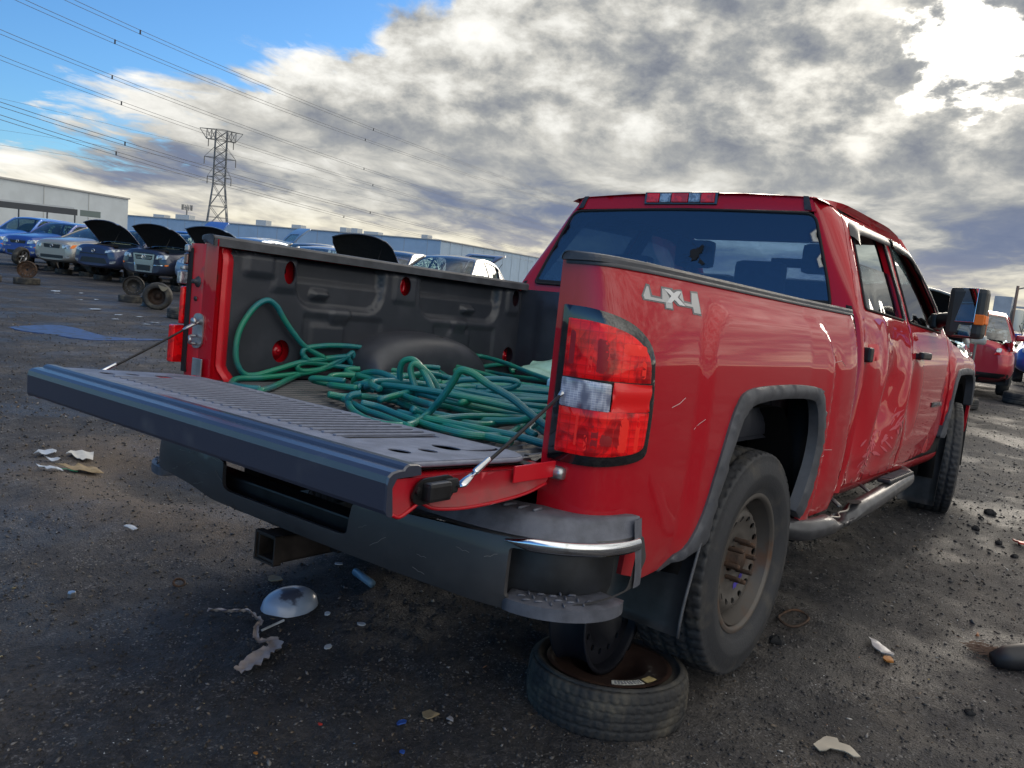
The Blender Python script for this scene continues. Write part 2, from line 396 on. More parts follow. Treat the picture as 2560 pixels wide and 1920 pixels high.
# ------------------------------------------------------------------ ground
def hole(x, y):   # muddy hollow beyond the tailgate
    dx, dy = x-0.817, y-2.374
    return -.07*np.exp(-((dx*.8+dy*.2)**2/.09+(dy)**2/.30)) + .022*np.exp(-((np.hypot(dx, dy*.7)-.62)**2)/.03)
def gh(x, y):
    x = np.asarray(x, float); y = np.asarray(y, float); d = np.hypot(x-CAM.x, y-CAM.y)
    f = np.clip(1.3-d/40, 0, 1)
    z = .045*fbm(x*.55, y*.55, 3, 3) + .030*fbm(x*3, y*3, 3, 9)*f + .026*fbm(x*9, y*9, 4, 21)*f
    z = z + hole(x, y)
    return z
def ghs(x, y): return float(gh(np.array([x]), np.array([y]))[0])
def ground():
    az = np.radians(np.concatenate([np.linspace(-8, 88, 520), np.linspace(92, 348, 64)]))
    r = np.concatenate([[0.05], np.geomspace(.5, 30, 430), np.geomspace(32, 9000, 60)])
    A, Rr = np.meshgrid(az, r, indexing='ij'); x = CAM.x+Rr*np.cos(A); y = CAM.y+Rr*np.sin(A)
    z = gh(x, y); z[:, 0] = z[0, 0]; x[:, 0] = CAM.x; y[:, 0] = CAM.y
    n = len(r); V = np.stack([x.ravel(), y.ravel(), z.ravel()], 1); na = len(az)
    i, j = np.meshgrid(np.arange(na), np.arange(n-1), indexing='ij'); a = (i*n+j).ravel(); b = (((i+1) % na)*n+j).ravel()
    F = np.stack([a, a+1, b+1, b], 1)
    me = bpy.data.meshes.new('ground'); me.vertices.add(len(V)); me.vertices.foreach_set('co', V.ravel())
    me.loops.add(F.size); me.loops.foreach_set('vertex_index', F.ravel()); me.polygons.add(len(F))
    me.polygons.foreach_set('loop_start', np.arange(0, F.size, 4)); me.update(calc_edges=True); me.validate()
    me.shade_smooth()
    o = bpy.data.objects.new('ground', me); COL.objects.link(o); o['kind'] = 'structure'
    if me.polygons[0].normal.z < 0: me.flip_normals()
    m = bpy.data.materials.new('yard_dirt'); m.use_nodes = True; T = NT(m.node_tree); bs = T.n['Principled BSDF']
    co = T.node('ShaderNodeTexCoord').outputs['Object']
    st = T.v('MULTIPLY', co, (1, 1, 0))
    big = T.noise(st, .42, 5, .6, .4); mid = T.noise(st, 1.9, 6, .62, .6); fine = T.noise(st, 34, 6, .7); grit = T.vor(T.v('ADD', st, T.v('SCALE', T.noise(st, 60, 2, .5, color=True), scale=.012)), 150, 'F1', 1); gr = T.sep(grit)[0]
    sx, sy_, sz = T.sep(st)
    drag = T.noise(T.comb(T.m('MULTIPLY_ADD', sx, .35, T.m('MULTIPLY', sy_, .12)), T.m('MULTIPLY_ADD', sy_, 2.4, T.m('MULTIPLY', sx, -.8)), 0.0), 1.3, 6, .62, .3)
    pat = T.m('ADD', T.m('MULTIPLY', big, .40), T.m('ADD', T.m('MULTIPLY', mid, .30), T.m('MULTIPLY', drag, .30)))
    base = T.ramp(pat, [(.38, (.005, .005, .008)), (.455, (.014, .014, .019)), (.51, (.030, .029, .034)), (.56, (.072, .063, .058)), (.63, (.16, .135, .112))])
    base = T.mix(T.ss(fine, .35, .72), T.mix(.55, base, (.006, .006, .008)), T.mix(.15, base, (.24, .225, .225)))
    base = T.mix(T.m('MULTIPLY', T.m('MULTIPLY', T.ss(gr, .86, .96), T.ss(T.noise(st, 5, 4, .6), .42, .62)), .6), base, (.24, .23, .23))
    base = T.mix(T.m('MULTIPLY', T.ss(gr, .25, .05), .5), base, (.008, .008, .010))
    dd = T.v('LENGTH', T.v('MULTIPLY', T.v('SUBTRACT', st, (0.817, 2.374-.15, 0)), (1.0, .62, 1)))
    tan = T.m('MULTIPLY', T.ss(T.m('ADD', dd, T.m('MULTIPLY', T.m('SUBTRACT', mid, .5), 1.5)), 1.0, .35), T.ss(dd, .10, .42))
    base = T.mix(T.m('MULTIPLY', tan, .55), base, T.mix(fine, (.07, .05, .035), (.25, .19, .135)))
    base = T.mix(T.m('MULTIPLY', T.ss(dd, .42, .10), .8), base, (.018, .015, .013))
    T.inp(bs, 'Base Color', base)
    wet = T.ss(T.noise(T.v('ADD', st, (4.2, 1.7, 0)), .9, 5, .6), .46, .60)
    T.inp(bs, 'Roughness', T.m('SUBTRACT', T.m('MULTIPLY_ADD', fine, .35, .62), T.m('MULTIPLY', wet, .26), clamp=True))
    bs.inputs['Specular IOR Level'].default_value = .45
    bp = T.node('ShaderNodeBump'); bp.inputs['Strength'].default_value = .9; bp.inputs['Distance'].default_value = .012
    T.inp(bp, 'Height', T.m('ADD', T.m('MULTIPLY', T.noise(st, 60, 7, .75), .8), T.m('MULTIPLY', T.vor(st, 120), .35)))
    T.l.new(bp.outputs[0], bs.inputs['Normal']); me.materials.append(m)
    return o
ground()

# scattered gravel and shredded plastic: uncountable, one object each
def scatter(name, n, rmin, rmax, smin, smax, cols, seed, flat=(.45, .9), dens=1.0, rough=.7, lab=None, faces='oct', lift=.2):
    rng = np.random.default_rng(seed)
    d = rmin*(rmax/rmin)**(rng.random(n)**dens); az = np.radians(rng.uniform(-4, 84, n)); x = CAM.x+d*np.cos(az); y = CAM.y+d*np.sin(az)
    s = smin*(smax/smin)**(rng.random(n)**2.2); s = s*np.clip(d/5, .75, 1.3)
    z = gh(x, y)
    base = np.array([(1,0,0),(0,1,0),(-1,0,0),(0,-1,0),(0,0,1),(0,0,-1)], float)
    tri = np.array([(0,1,4),(1,2,4),(2,3,4),(3,0,4),(1,0,5),(2,1,5),(3,2,5),(0,3,5)])
    th = rng.uniform(0, 2*np.pi, n); c, sn = np.cos(th), np.sin(th)
    V = base[None]*(1+.45*(rng.random((n, 6, 3))-.5)) + .25*(rng.random((n, 6, 3))-.5)
    sc = np.stack([rng.uniform(.7, 1.6, n), rng.uniform(.5, 1.0, n), rng.uniform(flat[0], flat[1], n)], 1)
    V = V*sc[:, None]*s[:, None, None]*.5
    tl = rng.normal(0, .35, n)[:, None]; zz = V[..., 2]+V[..., 0]*tl; V[..., 2] = zz
    X = V[..., 0]*c[:, None]-V[..., 1]*sn[:, None]+x[:, None]; Yv = V[..., 0]*sn[:, None]+V[..., 1]*c[:, None]+y[:, None]
    Zv = V[..., 2]+(z+s*flat[0]*lift)[:, None]
    VV = np.stack([X, Yv, Zv], 2).reshape(-1, 3); FF = (tri[None]+6*np.arange(n)[:, None, None]).reshape(-1, 3)
    me = bpy.data.meshes.new(name); me.vertices.add(len(VV)); me.vertices.foreach_set('co', VV.ravel())
    me.loops.add(FF.size); me.loops.foreach_set('vertex_index', FF.ravel()); me.polygons.add(len(FF)); me.polygons.foreach_set('loop_start', np.arange(0, FF.size, 3))
    me.update(calc_edges=True)
    ca = me.color_attributes.new('Col', 'FLOAT_COLOR', 'POINT'); k = rng.choice(len(cols), n, p=np.array([q[1] for q in cols])/sum(q[1] for q in cols))
    cc = np.array([q[0] for q in cols])[k]*rng.uniform(.45, 1.3, (n, 1)); cc = np.repeat(np.concatenate([cc, np.ones((n, 1))], 1), 6, 0)
    ca.data.foreach_set('color', cc.ravel())
    m = bpy.data.materials.new(name); m.use_nodes = True; T = NT(m.node_tree); bs = T.n['Principled BSDF']
    at = T.node('ShaderNodeAttribute', attribute_name='Col'); T.l.new(at.outputs[0], bs.inputs['Base Color']); bs.inputs['Roughness'].default_value = rough
    me.materials.append(m); o = bpy.data.objects.new(name, me); COL.objects.link(o); o['kind'] = 'stuff'; o['category'] = name.replace('_', ' ')
    o['label'] = lab; return o
scatter('gravel', 85000, 1.1, 16, .004, .024, [((.036, .035, .038), 6), ((.075, .070, .068), 4), ((.16, .15, .145), 1.6), ((.030, .028, .028), 2), ((.13, .10, .075), 1.5)], 11, dens=.75, lab='loose grey and black gravel strewn over the muddy yard')
scatter('glass_crumbs', 5200, 1.2, 18, .003, .010, [((.62, .64, .66), 5), ((.30, .34, .36), 3), ((.50, .46, .38), 1)], 13, flat=(.25, .6), dens=.7, rough=.3, lab='pale crumbs of broken glass and plastic on the dirt')
scatter('plastic_flakes', 900, 1.5, 20, .010, .034, [((.30, .30, .30), 3), ((.09, .09, .10), 4), ((.30, .12, .05), .6), ((.36, .28, .12), .6), ((.12, .2, .32), .5)], 17, flat=(.08, .2), dens=.7, rough=.5, lab='small torn flakes of plastic and paper trodden into the dirt', lift=.6)

# ------------------------------------------------------------------ the red pickup truck, built in its own frame (x forward, y left)
TM = Matrix(((0.999329, -0.000639, 0.036608, 0.000000), (0.000000, 0.999848, 0.017450, 0.000000), (-0.036614, -0.017438, 0.999177, -0.014215), (0.000000, 0.000000, 0.000000, 1.000000)))
truck = empty('pickup_truck'); truck.matrix_world = TM
label(truck, 'large red pickup truck with its tailgate down and its right doors crushed', 'pickup truck')
ZT = np.array([.45,.5,.56,.65,.75,.9,1.05,1.14,1.217,1.28,1.34,1.375,1.39,1.45,1.55,1.65,1.75,1.82,1.86,1.89])
YT = np.array([.90,.915,.93,.945,.952,.958,.96,.957,.946,.932,.915,.902,.893,.872,.835,.795,.755,.722,.69,.645])
_z = np.linspace(.44, 1.92, 400); _y = np.interp(_z, ZT, YT); _k = np.exp(-np.linspace(-2.2, 2.2, 13)**2); _k /= _k.sum()
_ys = np.convolve(np.pad(_y, 6, mode='edge'), _k, 'valid')
def yprof(z): return float(np.interp(z, _z, _ys))
def ybase(x, z):
    add = float(np.interp(x, [1.3, 1.8, 2.9, 4.0, 4.5, 5.2], [0, .022, .015, -.012, -.02, -.05]))
    return yprof(z) + add*min(1, max(0, (1.9-z)/.5))
def dents(x, z):
    """crash damage on the right-hand doors, positive = pushed in"""
    d = 0
    d += .045*math.exp(-((x-2.08)/.10)**2-((z-.95)/.26)**2)
    d += .060*math.exp(-((x-2.52-.35*(z-.95))/.16)**2-((z-.98)/.24)**2)
    d -= .018*math.exp(-((x-2.30-.30*(z-.95))/.05)**2-((z-1.02)/.25)**2)
    d -= .016*math.exp(-((x-2.82-.30*(z-.95))/.06)**2-((z-1.0)/.22)**2)
    d += .030*math.exp(-((x-3.02)/.10)**2-((z-1.02)/.14)**2)
    r = .5*math.sin(x*19+z*7)+.35*math.sin(x*33-z*21+1.3)+.25*math.sin(z*38+x*11)
    d += .0042*r*math.exp(-((x-2.55)/.42)**2-((z-.98)/.22)**2)
    d += .010*math.exp(-((x-1.62)/.05)**2)*ssf(z, 1.25, 1.1)*ssf(z, .55, .7) - .006*math.exp(-((x-1.54)/.04)**2)*ssf(z, 1.25, 1.1)
    return d
def sidey(x, z, dam=True):
    y = ybase(x, z)
    if x < 1.9:
        sd = rbox_sd(x, z, .435, 1.56, .0, 1.303, .15); y += .020*ssf(-sd, -.012, .026)
    elif x > 3.7:
        sd = rbox_sd(x, z, 4.10, 5.35, .0, 1.26, .15); y += .024*ssf(-sd, -.012, .03)
    else: y -= .007*ssf(z, .735, .70)*ssf(z, .55, .62)
    return y - (dents(x, z) if dam else 0)
# plan curve of the rear corner: arclength s, with s == x for s >= .4
_pc = catmull([(0,.765,0),(-.004,.80,0),(.0,.85,0),(.018,.893,0),(.058,.925,0),(.12,.944,0),(.2,.953,0),(.3,.957,0),(.4,.958,0)], 10)
_pl = [0]
for i in range(1, len(_pc)): _pl.append(_pl[-1]+(_pc[i]-_pc[i-1]).length)
_pl = np.array(_pl); _s = _pl-_pl[-1]+.4; S0 = float(_s[0]); _px = np.array([p.x for p in _pc]); _py = np.array([p.y for p in _pc])
def bedside(s, z, sg=-1, off=0, dam=True):
    if s >= .4: return (s, sg*(sidey(s, z, dam and sg < 0)+off), z)
    x = float(np.interp(s, _s, _px)); y = float(np.interp(s, _s, _py)); w = ssf(s, S0, .12)
    e = 1e-3; tx = float(np.interp(s+e, _s, _px)-np.interp(s-e, _s, _px)); ty = float(np.interp(s+e, _s, _py)-np.interp(s-e, _s, _py)); L = math.hypot(tx, ty) or 1
    y2 = y+(sidey(max(s, .0), z, False)-.958)*w
    return (x-ty/L*off, sg*(y2+tx/L*off), z)
def s_of_x(x): return float(np.interp(x, _px[4:], _s[4:])) if x < .4 else x
ARO = [(.358,.553),(.442,.599),(.514,.69),(.544,.765),(.591,.905),(.640,1.015),(.715,1.064),(.931,1.078),(1.218,1.078),(1.395,1.062),(1.462,1.010),(1.497,.879),(1.490,.734),(1.450,.560)]
ARI = [(.585,.60),(.598,.70),(.625,.80),(.662,.90),(.716,.985),(.79,1.018),(1.0,1.032),(1.30,1.026),(1.385,.995),(1.432,.90),(1.437,.80),(1.41,.70),(1.375,.60)]
def smooth2(poly, n=4): return [(p.x, p.y) for p in catmull([(a, b, 0) for a, b in poly], n)]
aro = smooth2(ARO); ari = smooth2(ARI)
def scale_about(poly, c, k): return [(c[0]+(x-c[0])*k, c[1]+(z-c[1])*k) for x, z in poly]
def bed_outline():
    arch = scale_about(aro, (1.02, .7), .985)
    o = [(S0, .735), (S0, 1.372), (1.868, 1.372), (1.885, 1.28), (1.888, .80), (1.86, .60), (1.84, .545), (1.50, .535)]
    o += arch[::-1]
    o += [(.28, .548), (.165, .580), (.145, .735)]
    return o
for sg in (-1, 1):
    b = panel('bedside', bed_outline(), (), .024, lambda s, z: bedside(s, z, sg), .014, (0, -sg, 0), PAINT, truck, lip=.0015)
    if sg < 0:
        label(b, 'glossy red bedside panel with flared wheel arch and light scratches')
    # arch flare: plastic strip with a rolled outer lip
    out = aro + ari[::-1]
    fl = panel('wheel_arch_flare', out, (), .018, lambda x, z: (x, sg*(sidey(x, z, False)+.016), z), .03, (0, -sg, 0), FLARE, truck, lip=.010)
    # folded return into the wheel well
    V, F = gridf(lambda u, v: (ari[u][0]*(1-v*.02)+1.02*v*.02, sg*(sidey(ari[u][0], ari[u][1], False)+.006-v*.035), ari[u][1]+v*.01), range(len(ari)), [0, .25, .5, 1])
    obj('wheel_well_lip', V, F, FLARE, truck, True)
# wheel wells
for sg in (-1, 1):
    for cx, nm in ((1.015, 'wheel_well'), (4.645, 'wheel_well')):
        hh, y_in, zt_ = (.43, .72, .835) if cx < 2 else (.50, .60, 1.02)
        mb = MB(); mb.add(*gridf(lambda u, v: (cx+.50*math.cos(u), sg*v, .56+hh*min(1, 1.15*math.sin(u)) if math.sin(u) > 0 else .45), np.linspace(-.25, math.pi+.25, 24), [y_in, .80, .90]))
        mb.add(*box(cx-.50, cx+.50, min(sg*.585, sg*.60), max(sg*.585, sg*.60), .38, zt_)); mb.add(*box(cx-.50, cx+.50, min(sg*.60, sg*y_in), max(sg*.60, sg*y_in), .82, .835)) if cx < 2 else None
        for q in (-.515, .50): mb.add(*box(cx+q, cx+q+.015, min(sg*.84, sg*.93), max(sg*.84, sg*.93), .45, 1.10)); mb.add(*box(cx+q, cx+q+.015, min(sg*.60, sg*.84), max(sg*.60, sg*.84), .45, .835)); mb.build(nm, DARK, truck, True)
# rail caps, left one seen from inside the bed
CAPM = mat('rail_cap', (.060, .063, .075), .5, var=.25, vscale=12, bump=.15, bscale=400)
for sg in (-1, 1):
    sl_ = np.concatenate([np.linspace(S0, .3, 22), np.linspace(.36, 1.872, 24)])
    V = []; F = []; n = 8
    for s in sl_:
        q = bedside(float(s), 1.372, 1, .006, False); x, yo = q[0]-(.008 if s < .0 else 0), max(q[1], .768); k = .757
        V += [(x, sg*a, b) for a, b in [(k, 1.347 if sg > 0 else 1.366), (k, 1.376), (k+.006, 1.384), (min(.80, (k+yo)/2), 1.388), (yo-.006 if yo < .80 else yo-.03, 1.387), (yo-.004, 1.383), (yo, 1.376), (yo, 1.367)]]
    for i in range(len(sl_)-1):
        for j in range(n): a = i*n+j; b = i*n+(j+1) % n; F.append((a, b, b+n, a+n))
    F += [tuple(range(n)), tuple((len(sl_)-1)*n+k for k in range(n))[::-1]]
    obj('bed_rail_cap', V, F, CAPM, truck)
    V, F = gridf(lambda s, v: bedside(s, 1.357+.010*v, sg, .004+.003*math.sin(v*3.1), False), list(sl_), [0, .5, 1]); obj('rail_moulding', V, F, FLARE, truck, True)
# ---- inner bed walls
def relief(x, z):
    d = 0
    for x0, x1 in ((.385, .855), (1.09, 1.675)):
        d += .030*ssf(-rbox_sd(x, z, x0, x1, 1.152, 1.50, .085), -.003, .012)
        d += .014*ssf(z, 1.262, 1.267)*ssf(-rbox_sd(x, z, x0-.005, x1+.005, 1.0, 1.6, .01), -.002, .003)
        d -= .016*ssf(-rbox_sd(x, z, (x0+x1)/2-.055, (x0+x1)/2+.05, 1.10, 1.165, .015), -.002, .006)
    for cx in (.518, 1.452): d -= .030*ssf(-rbox_sd(x, z, cx-.042, cx+.042, 1.192, 1.226, .006), -.0015, .003)
    d += .010*ssf(-rbox_sd(x, z, .43, .86, .90, 1.125, .01), -.002, .003)
    d += .010*ssf(-rbox_sd(x, z, 1.20, 1.66, .90, 1.125, .01), -.002, .003)
    d -= .008*ssf(-rbox_sd(x, z, .475, .65, .985, 1.088, .008), -.0015, .003)
    d -= .008*ssf(-rbox_sd(x, z, 1.31, 1.47, .96, 1.094, .008), -.0015, .003)
    for cx in (.322, .968, 1.79): d -= .012*ssf(-rbox_sd(x, z, cx-.055, cx+.085 if cx == .968 else cx+.055, 1.215, 1.5, .006), -.0015, .003)
    d -= .016*ssf(-rbox_sd(x, z, .140, .266, 1.255, 1.5, .01), -.0015, .003)
    d += .02*ssf(z, 1.335, 1.345)
    return d
for sg in (1, -1):
    holes = [ell(.338, 1.284, .027, .045), ell(.975, 1.288, .035, .043), ell(1.80, 1.297, .030, .043), ell(.333, .972, .041, .045), ell(1.795, .985, .045, .050)] if sg > 0 else []
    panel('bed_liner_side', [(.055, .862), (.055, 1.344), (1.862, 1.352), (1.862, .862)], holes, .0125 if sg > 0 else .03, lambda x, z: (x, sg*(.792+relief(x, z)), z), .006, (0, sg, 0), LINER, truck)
    panel('inner_side_panel', [(.02, .85), (.02, 1.34), (1.86, 1.34), (1.86, .85), (1.66, .85), (1.66, 1.12), (.46, 1.12), (.46, .85)], (), .2, lambda x, z: (x, sg*.850, z), .012, (0, sg, 0), REDIN, truck)
# red rings and a dark tie-down seen in the liner holes
for cx, cz, rx, rz, dk in ((.338, 1.284, .022, .036, 1), (.975, 1.288, .026, .034, 0), (1.80, 1.297, .024, .034, 1)):
    if dk:
        V, F = lathe([(.001, -.02), (.016, -.018), (.02, -.004), (.024, .03)], 16, (cx-.006, .838, cz+.006)); obj('tie_down', V, F, BLKM, truck, True)
    else:
        V, F = tube([(cx+.020+.012*math.cos(t), .826, cz+.026*math.sin(t)) for t in np.linspace(-math.pi/2, math.pi*1.5, 25)], .0085, 6, False); obj('tie_down', V, F, PAINT, truck, True)
for cx, cz in ((.333, .972), (1.795, .985)):
    V, F = lathe([(.001, -.012), (.018, -.010), (.022, .0), (.040, .012), (.050, .03)], 24, (cx, .822, cz)); obj('red_boss', V, F, PAINT, truck, True)
    V, F = lathe([(.001, -.008), (.008, -.006), (.009, .004)], 10, (cx, .811, cz)); obj('bolt', V, F, PAINT, truck, True)
# wheelhouses in the bed
for sg in (1, -1):
    def wh(u, v):
        a = math.pi*u; ph = v*math.pi/2; sa = max(0, math.sin(a))
        return (1.06-.385*math.cos(a)*(1-.14*v**2), sg*(.805-.20*math.sin(ph)**.8), .855+.232*sa**.55*max(0, math.cos(ph))**.38)
    V, F = gridf(wh, np.linspace(0, 1, 40), np.linspace(0, 1, 18)); obj('wheelhouse_cover', V, F, LINER, truck, True)
    obj('wheelhouse_slot', *box(1.02, 1.16, sg*.70-.012, sg*.70+.012, 1.058, 1.074, .003), DARK, truck)
# front wall of the bed
panel('bed_front_wall', [(-.80, .85), (-.80, 1.352), (.80, 1.352), (.80, .85)], (), .03, lambda y, z: (1.862-.012*ssf(-rbox_sd(y, z, .30, .66, .95, 1.30, .03), -.004, .01)-.012*ssf(-rbox_sd(y, z, -.25, .22, .95, 1.30, .03), -.004, .01)-.006*ssf(.05-math.hypot(y-.52, z-1.29), 0, .006), y, z), .01, (1, 0, 0), LINER, truck)
# ribbed bed floor: ribs run along the truck
fl = MB(); ys = np.arange(-.80, .801, .0125)
V, F = gridf(lambda x, i: (x, ys[i], .848+(.011 if (i % 4) in (1, 2) else 0)), [.03, .5, 1.0, 1.5, 1.86], range(len(ys))); obj('bed_floor_liner', V, F, LINER, truck)
obj('bed_sill', *box(-.030, .055, -.765, .765, .800, .846, .006), REDIN, truck)
for y in np.arange(-.66, .70, .11):    # liner tongues over the red sill
    obj('liner_tongue', *box(-.014, .07, y-.034, y+.034, .844, .856, .004), LINER, truck)
# ---- left rear post (jamb), red
def post(u, v, sg=1):
    z = .842+(1.352-.842)*v
    pts = [(.012, .935), (-.002, .925), (-.004, .83), (.008, .808), (.03, .800), (.038, .785), (.036, .775), (.055, .768), (.085, .785), (.10, .80)]
    k = u*(len(pts)-1); i = min(int(k), len(pts)-2); t = k-i; x = pts[i][0]*(1-t)+pts[i+1][0]*t; y = pts[i][1]*(1-t)+pts[i+1][1]*t
    b = ssf(v, .14, 0); x += .03*b*(1 if u > .55 else .2); y -= .022*b*(1 if u > .55 else 0)
    c = ssf(v, .9, 1.0); y += .02*c*(u > .6)
    if v < .75 and u < .4: pass
    return (x, sg*y, z)
for sg in (1, -1):
    V, F = gridf(lambda u, v: post(u, v, sg), np.linspace(0 if sg > 0 else .36, 1, 46), np.linspace(0, 1, 30)); obj('tailgate_jamb', V, F, REDIN, truck, True)
# fittings on the left post
V, F = lathe([(.001, -.022), (.008, -.022), (.009, -.008), (.016, -.006), (.021, .0)], 20, (0, 0, 0), 'x'); obj('rubber_bumper', [(v[0]-.004, v[1]+.862, v[2]+1.212) for v in V], F, PLBLK, truck, True)
V, F = lathe([(.001, -.006), (.008, -.005), (.009, .0)], 14, (0, 0, 0), 'x'); obj('plug', [(v[0]-.004, v[1]+.868, v[2]+1.150) for v in V], F, PLBLK, truck, True)
pl = panel('striker_plate', rounded([(.800, .975, .03), (.800, 1.098, .03), (.868, 1.098, .03), (.868, .965, .03)], .03), (), .02, lambda y, z: (-.010, y, z), .005, (1, 0, 0), GALV, truck)
V, F = lathe([(.001, -.03), (.013, -.03), (.015, -.02), (.011, -.018), (.011, .0)], 14, (0, 0, 0), 'x'); obj('bolt', [(v[0]-.010, v[1]+.823, v[2]+1.068) for v in V], F, GALV, pl, True)
obj('striker_loop', *tube(catmull([(-.012, .838, 1.015), (-.035, .838, 1.012), (-.040, .828, 1.0), (-.035, .838, .988), (-.012, .838, .985)], 5), .006, 8), GALV, pl, True)
obj('hinge_bracket', *box(-.022, -.016, .775, .835, .845, .935, .002), GALV, truck)
# left tail lamp, seen edge-on
tl = MB(); lampL = empty('tail_light', parent=truck); lampL['label'] = 'far tail lamp seen edge on beside the open tailgate'
def lampbox(nm, z0, z1, m, y0=.925, y1=.958, x0=-.030, x1=.10, bv=.006): return obj(nm, *box(x0, x1, y0, y1, z0, z1, bv), m, lampL)
LENSR = mat('red_lens', (.95, .002, .006), .2, 0, .5, .5, col2=(.55, .0, .004), thr=(.46, .56), vscale=22, coatr=.02)
LENSW = mat('clear_lens', (.42, .44, .50), .15, .3, 1.0, .6, col2=(.16, .17, .21), thr=(.42, .58), vscale=60, coatr=.02)
lampbox('lamp_housing', .872, 1.335, DARK, .905, .935, -.008)
lampbox('lens', .905, 1.045, LENSR, .936, .972, -.045); lampbox('lens', 1.05, 1.19, LENSR, .936, .957, -.018)
lampbox('reverse_lens', 1.20, 1.245, LENSW, .930, .955, -.036); lampbox('reverse_lens', 1.25, 1.268, LENSW, .930, .955, -.026); lampbox('reverse_lens', 1.318, 1.345, LENSW, .915, .940, -.022)
lampbox('lens', 1.272, 1.314, mat('lens_dark', (.10, .004, .008), .2, coat=1), .93, .95, -.016)
# ---- right tail lamp: wraps round the corner
lamp = empty('tail_light', parent=truck); lamp['label'] = 'near tail lamp, red lens in a glossy black surround with a clear reversing window'
sR = s_of_x
TLo = rounded([(S0+.012, .872, .004), (S0+.014, 1.258, .004), (sR(.02)-.02, 1.254, .05), (sR(.085), 1.224, .08), (sR(.150), 1.172, .045), (sR(.165), 1.0, .1), (sR(.160), .897, .02), (sR(.12), .884, .05), (sR(.02), .870, .05)], .01)
cx_, cz_ = .0, 1.06
def inset(poly, l, r, b, t, c=None):
    xs = [p[0] for p in poly]; zs = [p[1] for p in poly]; x0, x1, z0, z1 = min(xs), max(xs), min(zs), max(zs)
    return [(x0+l+(x-x0)/(x1-x0)*((x1-r)-(x0+l)), z0+b+(z-z0)/(z1-z0)*((z1-t)-(z0+b))) for x, z in poly]
GBLK = mat('gloss_black', (.006, .006, .008), .08, 0, 1.0, .6)
panel('lamp_housing', TLo, (), .014, lambda s, z: bedside(s, z, -1, .010), .018, (.5, .5, 0), GBLK, lamp, lip=.004)
TLi = inset(TLo, .024, .026, .026, .032)
m = bpy.data.materials.new('tail_lens'); m.use_nodes = True; T = NT(m.node_tree); bs = T.n['Principled BSDF']
co = T.node('ShaderNodeTexCoord').outputs['Object']; x, y, z = T.sep(co); yz = T.comb(T.m('SUBTRACT', x, y), z, 0.0)
vo = T.sep(T.vor(T.v('MULTIPLY', yz, (1, .7, 1)), 17, 'F1', 1))[0]; bands = T.m('SINE', T.m('MULTIPLY', z, 300)); vb = T.m('SINE', T.m('MULTIPLY', T.m('SUBTRACT', x, y), 210))
nz = T.noise(yz, 13, 3, .5, 1.2)
c = T.mix(T.ss(nz, .34, .56), (.38, 0, .004), (.98, .003, .006)); c = T.mix(T.m('MULTIPLY', T.ss(vo, .70, .8), .5), c, (1.0, .015, .010)); c = T.mix(T.m('MULTIPLY', T.ss(T.m('MAXIMUM', bands, vb), .80, 1.0), .22), c, (.05, 0, .002))
T.inp(bs, 'Base Color', c); bs.inputs['Roughness'].default_value = .5; bs.inputs['Specular IOR Level'].default_value = .2; bs.inputs['Coat Weight'].default_value = .6; bs.inputs['Coat Roughness'].default_value = .02
bp = T.node('ShaderNodeBump'); bp.inputs['Strength'].default_value = .12; bp.inputs['Distance'].default_value = .003; T.inp(bp, 'Height', T.m('ADD', bands, T.m('MULTIPLY', vo, 2))); T.l.new(bp.outputs[0], bs.inputs['Normal'])
TLENS = m
def clip(poly, lo, hi):
    out = []
    for keep, lim in ((1, lo), (-1, hi)):
        src = out if out else poly; out = []
        for i in range(len(src)):
            a, b = src[i], src[(i+1) % len(src)]; ina, inb = keep*(a[1]-lim) >= 0, keep*(b[1]-lim) >= 0
            if ina: out.append(a)
            if ina != inb: t = (lim-a[1])/(b[1]-a[1]); out.append((a[0]+(b[0]-a[0])*t, lim))
    return out
for z0, z1 in ((.80, 1.010), (1.084, 1.35)):
    panel('lens', clip(TLi, z0, z1), (), .012, lambda s, z: bedside(s, z, -1, .017), .010, (.5, .5, 0), TLENS, lamp, lip=.003)
x0 = min(p[0] for p in TLi); x1 = max(p[0] for p in TLi)
m = bpy.data.materials.new('reverse_lens'); m.use_nodes = True; T = NT(m.node_tree); bs = T.n['Principled BSDF']; co = T.node('ShaderNodeTexCoord').outputs['Object']; x, y, z = T.sep(co)
bk = T.node('ShaderNodeTexBrick'); T.inp(bk, 'Vector', T.comb(T.m('SUBTRACT', x, y), z, 0.0)); bk.inputs['Scale'].default_value = 44; bk.offset = 0; bk.inputs['Color1'].default_value = (.50, .52, .62, 1); bk.inputs['Color2'].default_value = (.34, .36, .48, 1); bk.inputs['Mortar'].default_value = (.80, .80, .84, 1)
nz = T.noise(T.comb(T.m('MULTIPLY', T.m('SUBTRACT', x, y), 1.0), T.m('MULTIPLY', z, .6), 0.0), 28, 1, .4, .6)
T.inp(bs, 'Base Color', T.mix(T.ss(nz, .30, .66), (.14, .15, .22), bk.outputs[0])); bs.inputs['Roughness'].default_value = .2; bs.inputs['Coat Weight'].default_value = 1; RLENS = m
panel('reverse_lens', rounded([(x0, 1.012), (x0, 1.082), (sR(.030), 1.077), (sR(.030), 1.009)], .004), (), .012, lambda s, z: bedside(s, z, -1, .018), .01, (.5, .5, 0), RLENS, lamp, lip=.002)
panel('side_lens', rounded([(sR(.033), 1.010), (sR(.033), 1.082), (x1, 1.080), (x1, 1.012)], .003), (), .008, lambda s, z: bedside(s, z, -1, .016+.0022*math.sin(z*700)), .01, (.5, .5, 0), mat('lens_ribbed', (.85, .004, .006), .4, coat=.5), lamp)
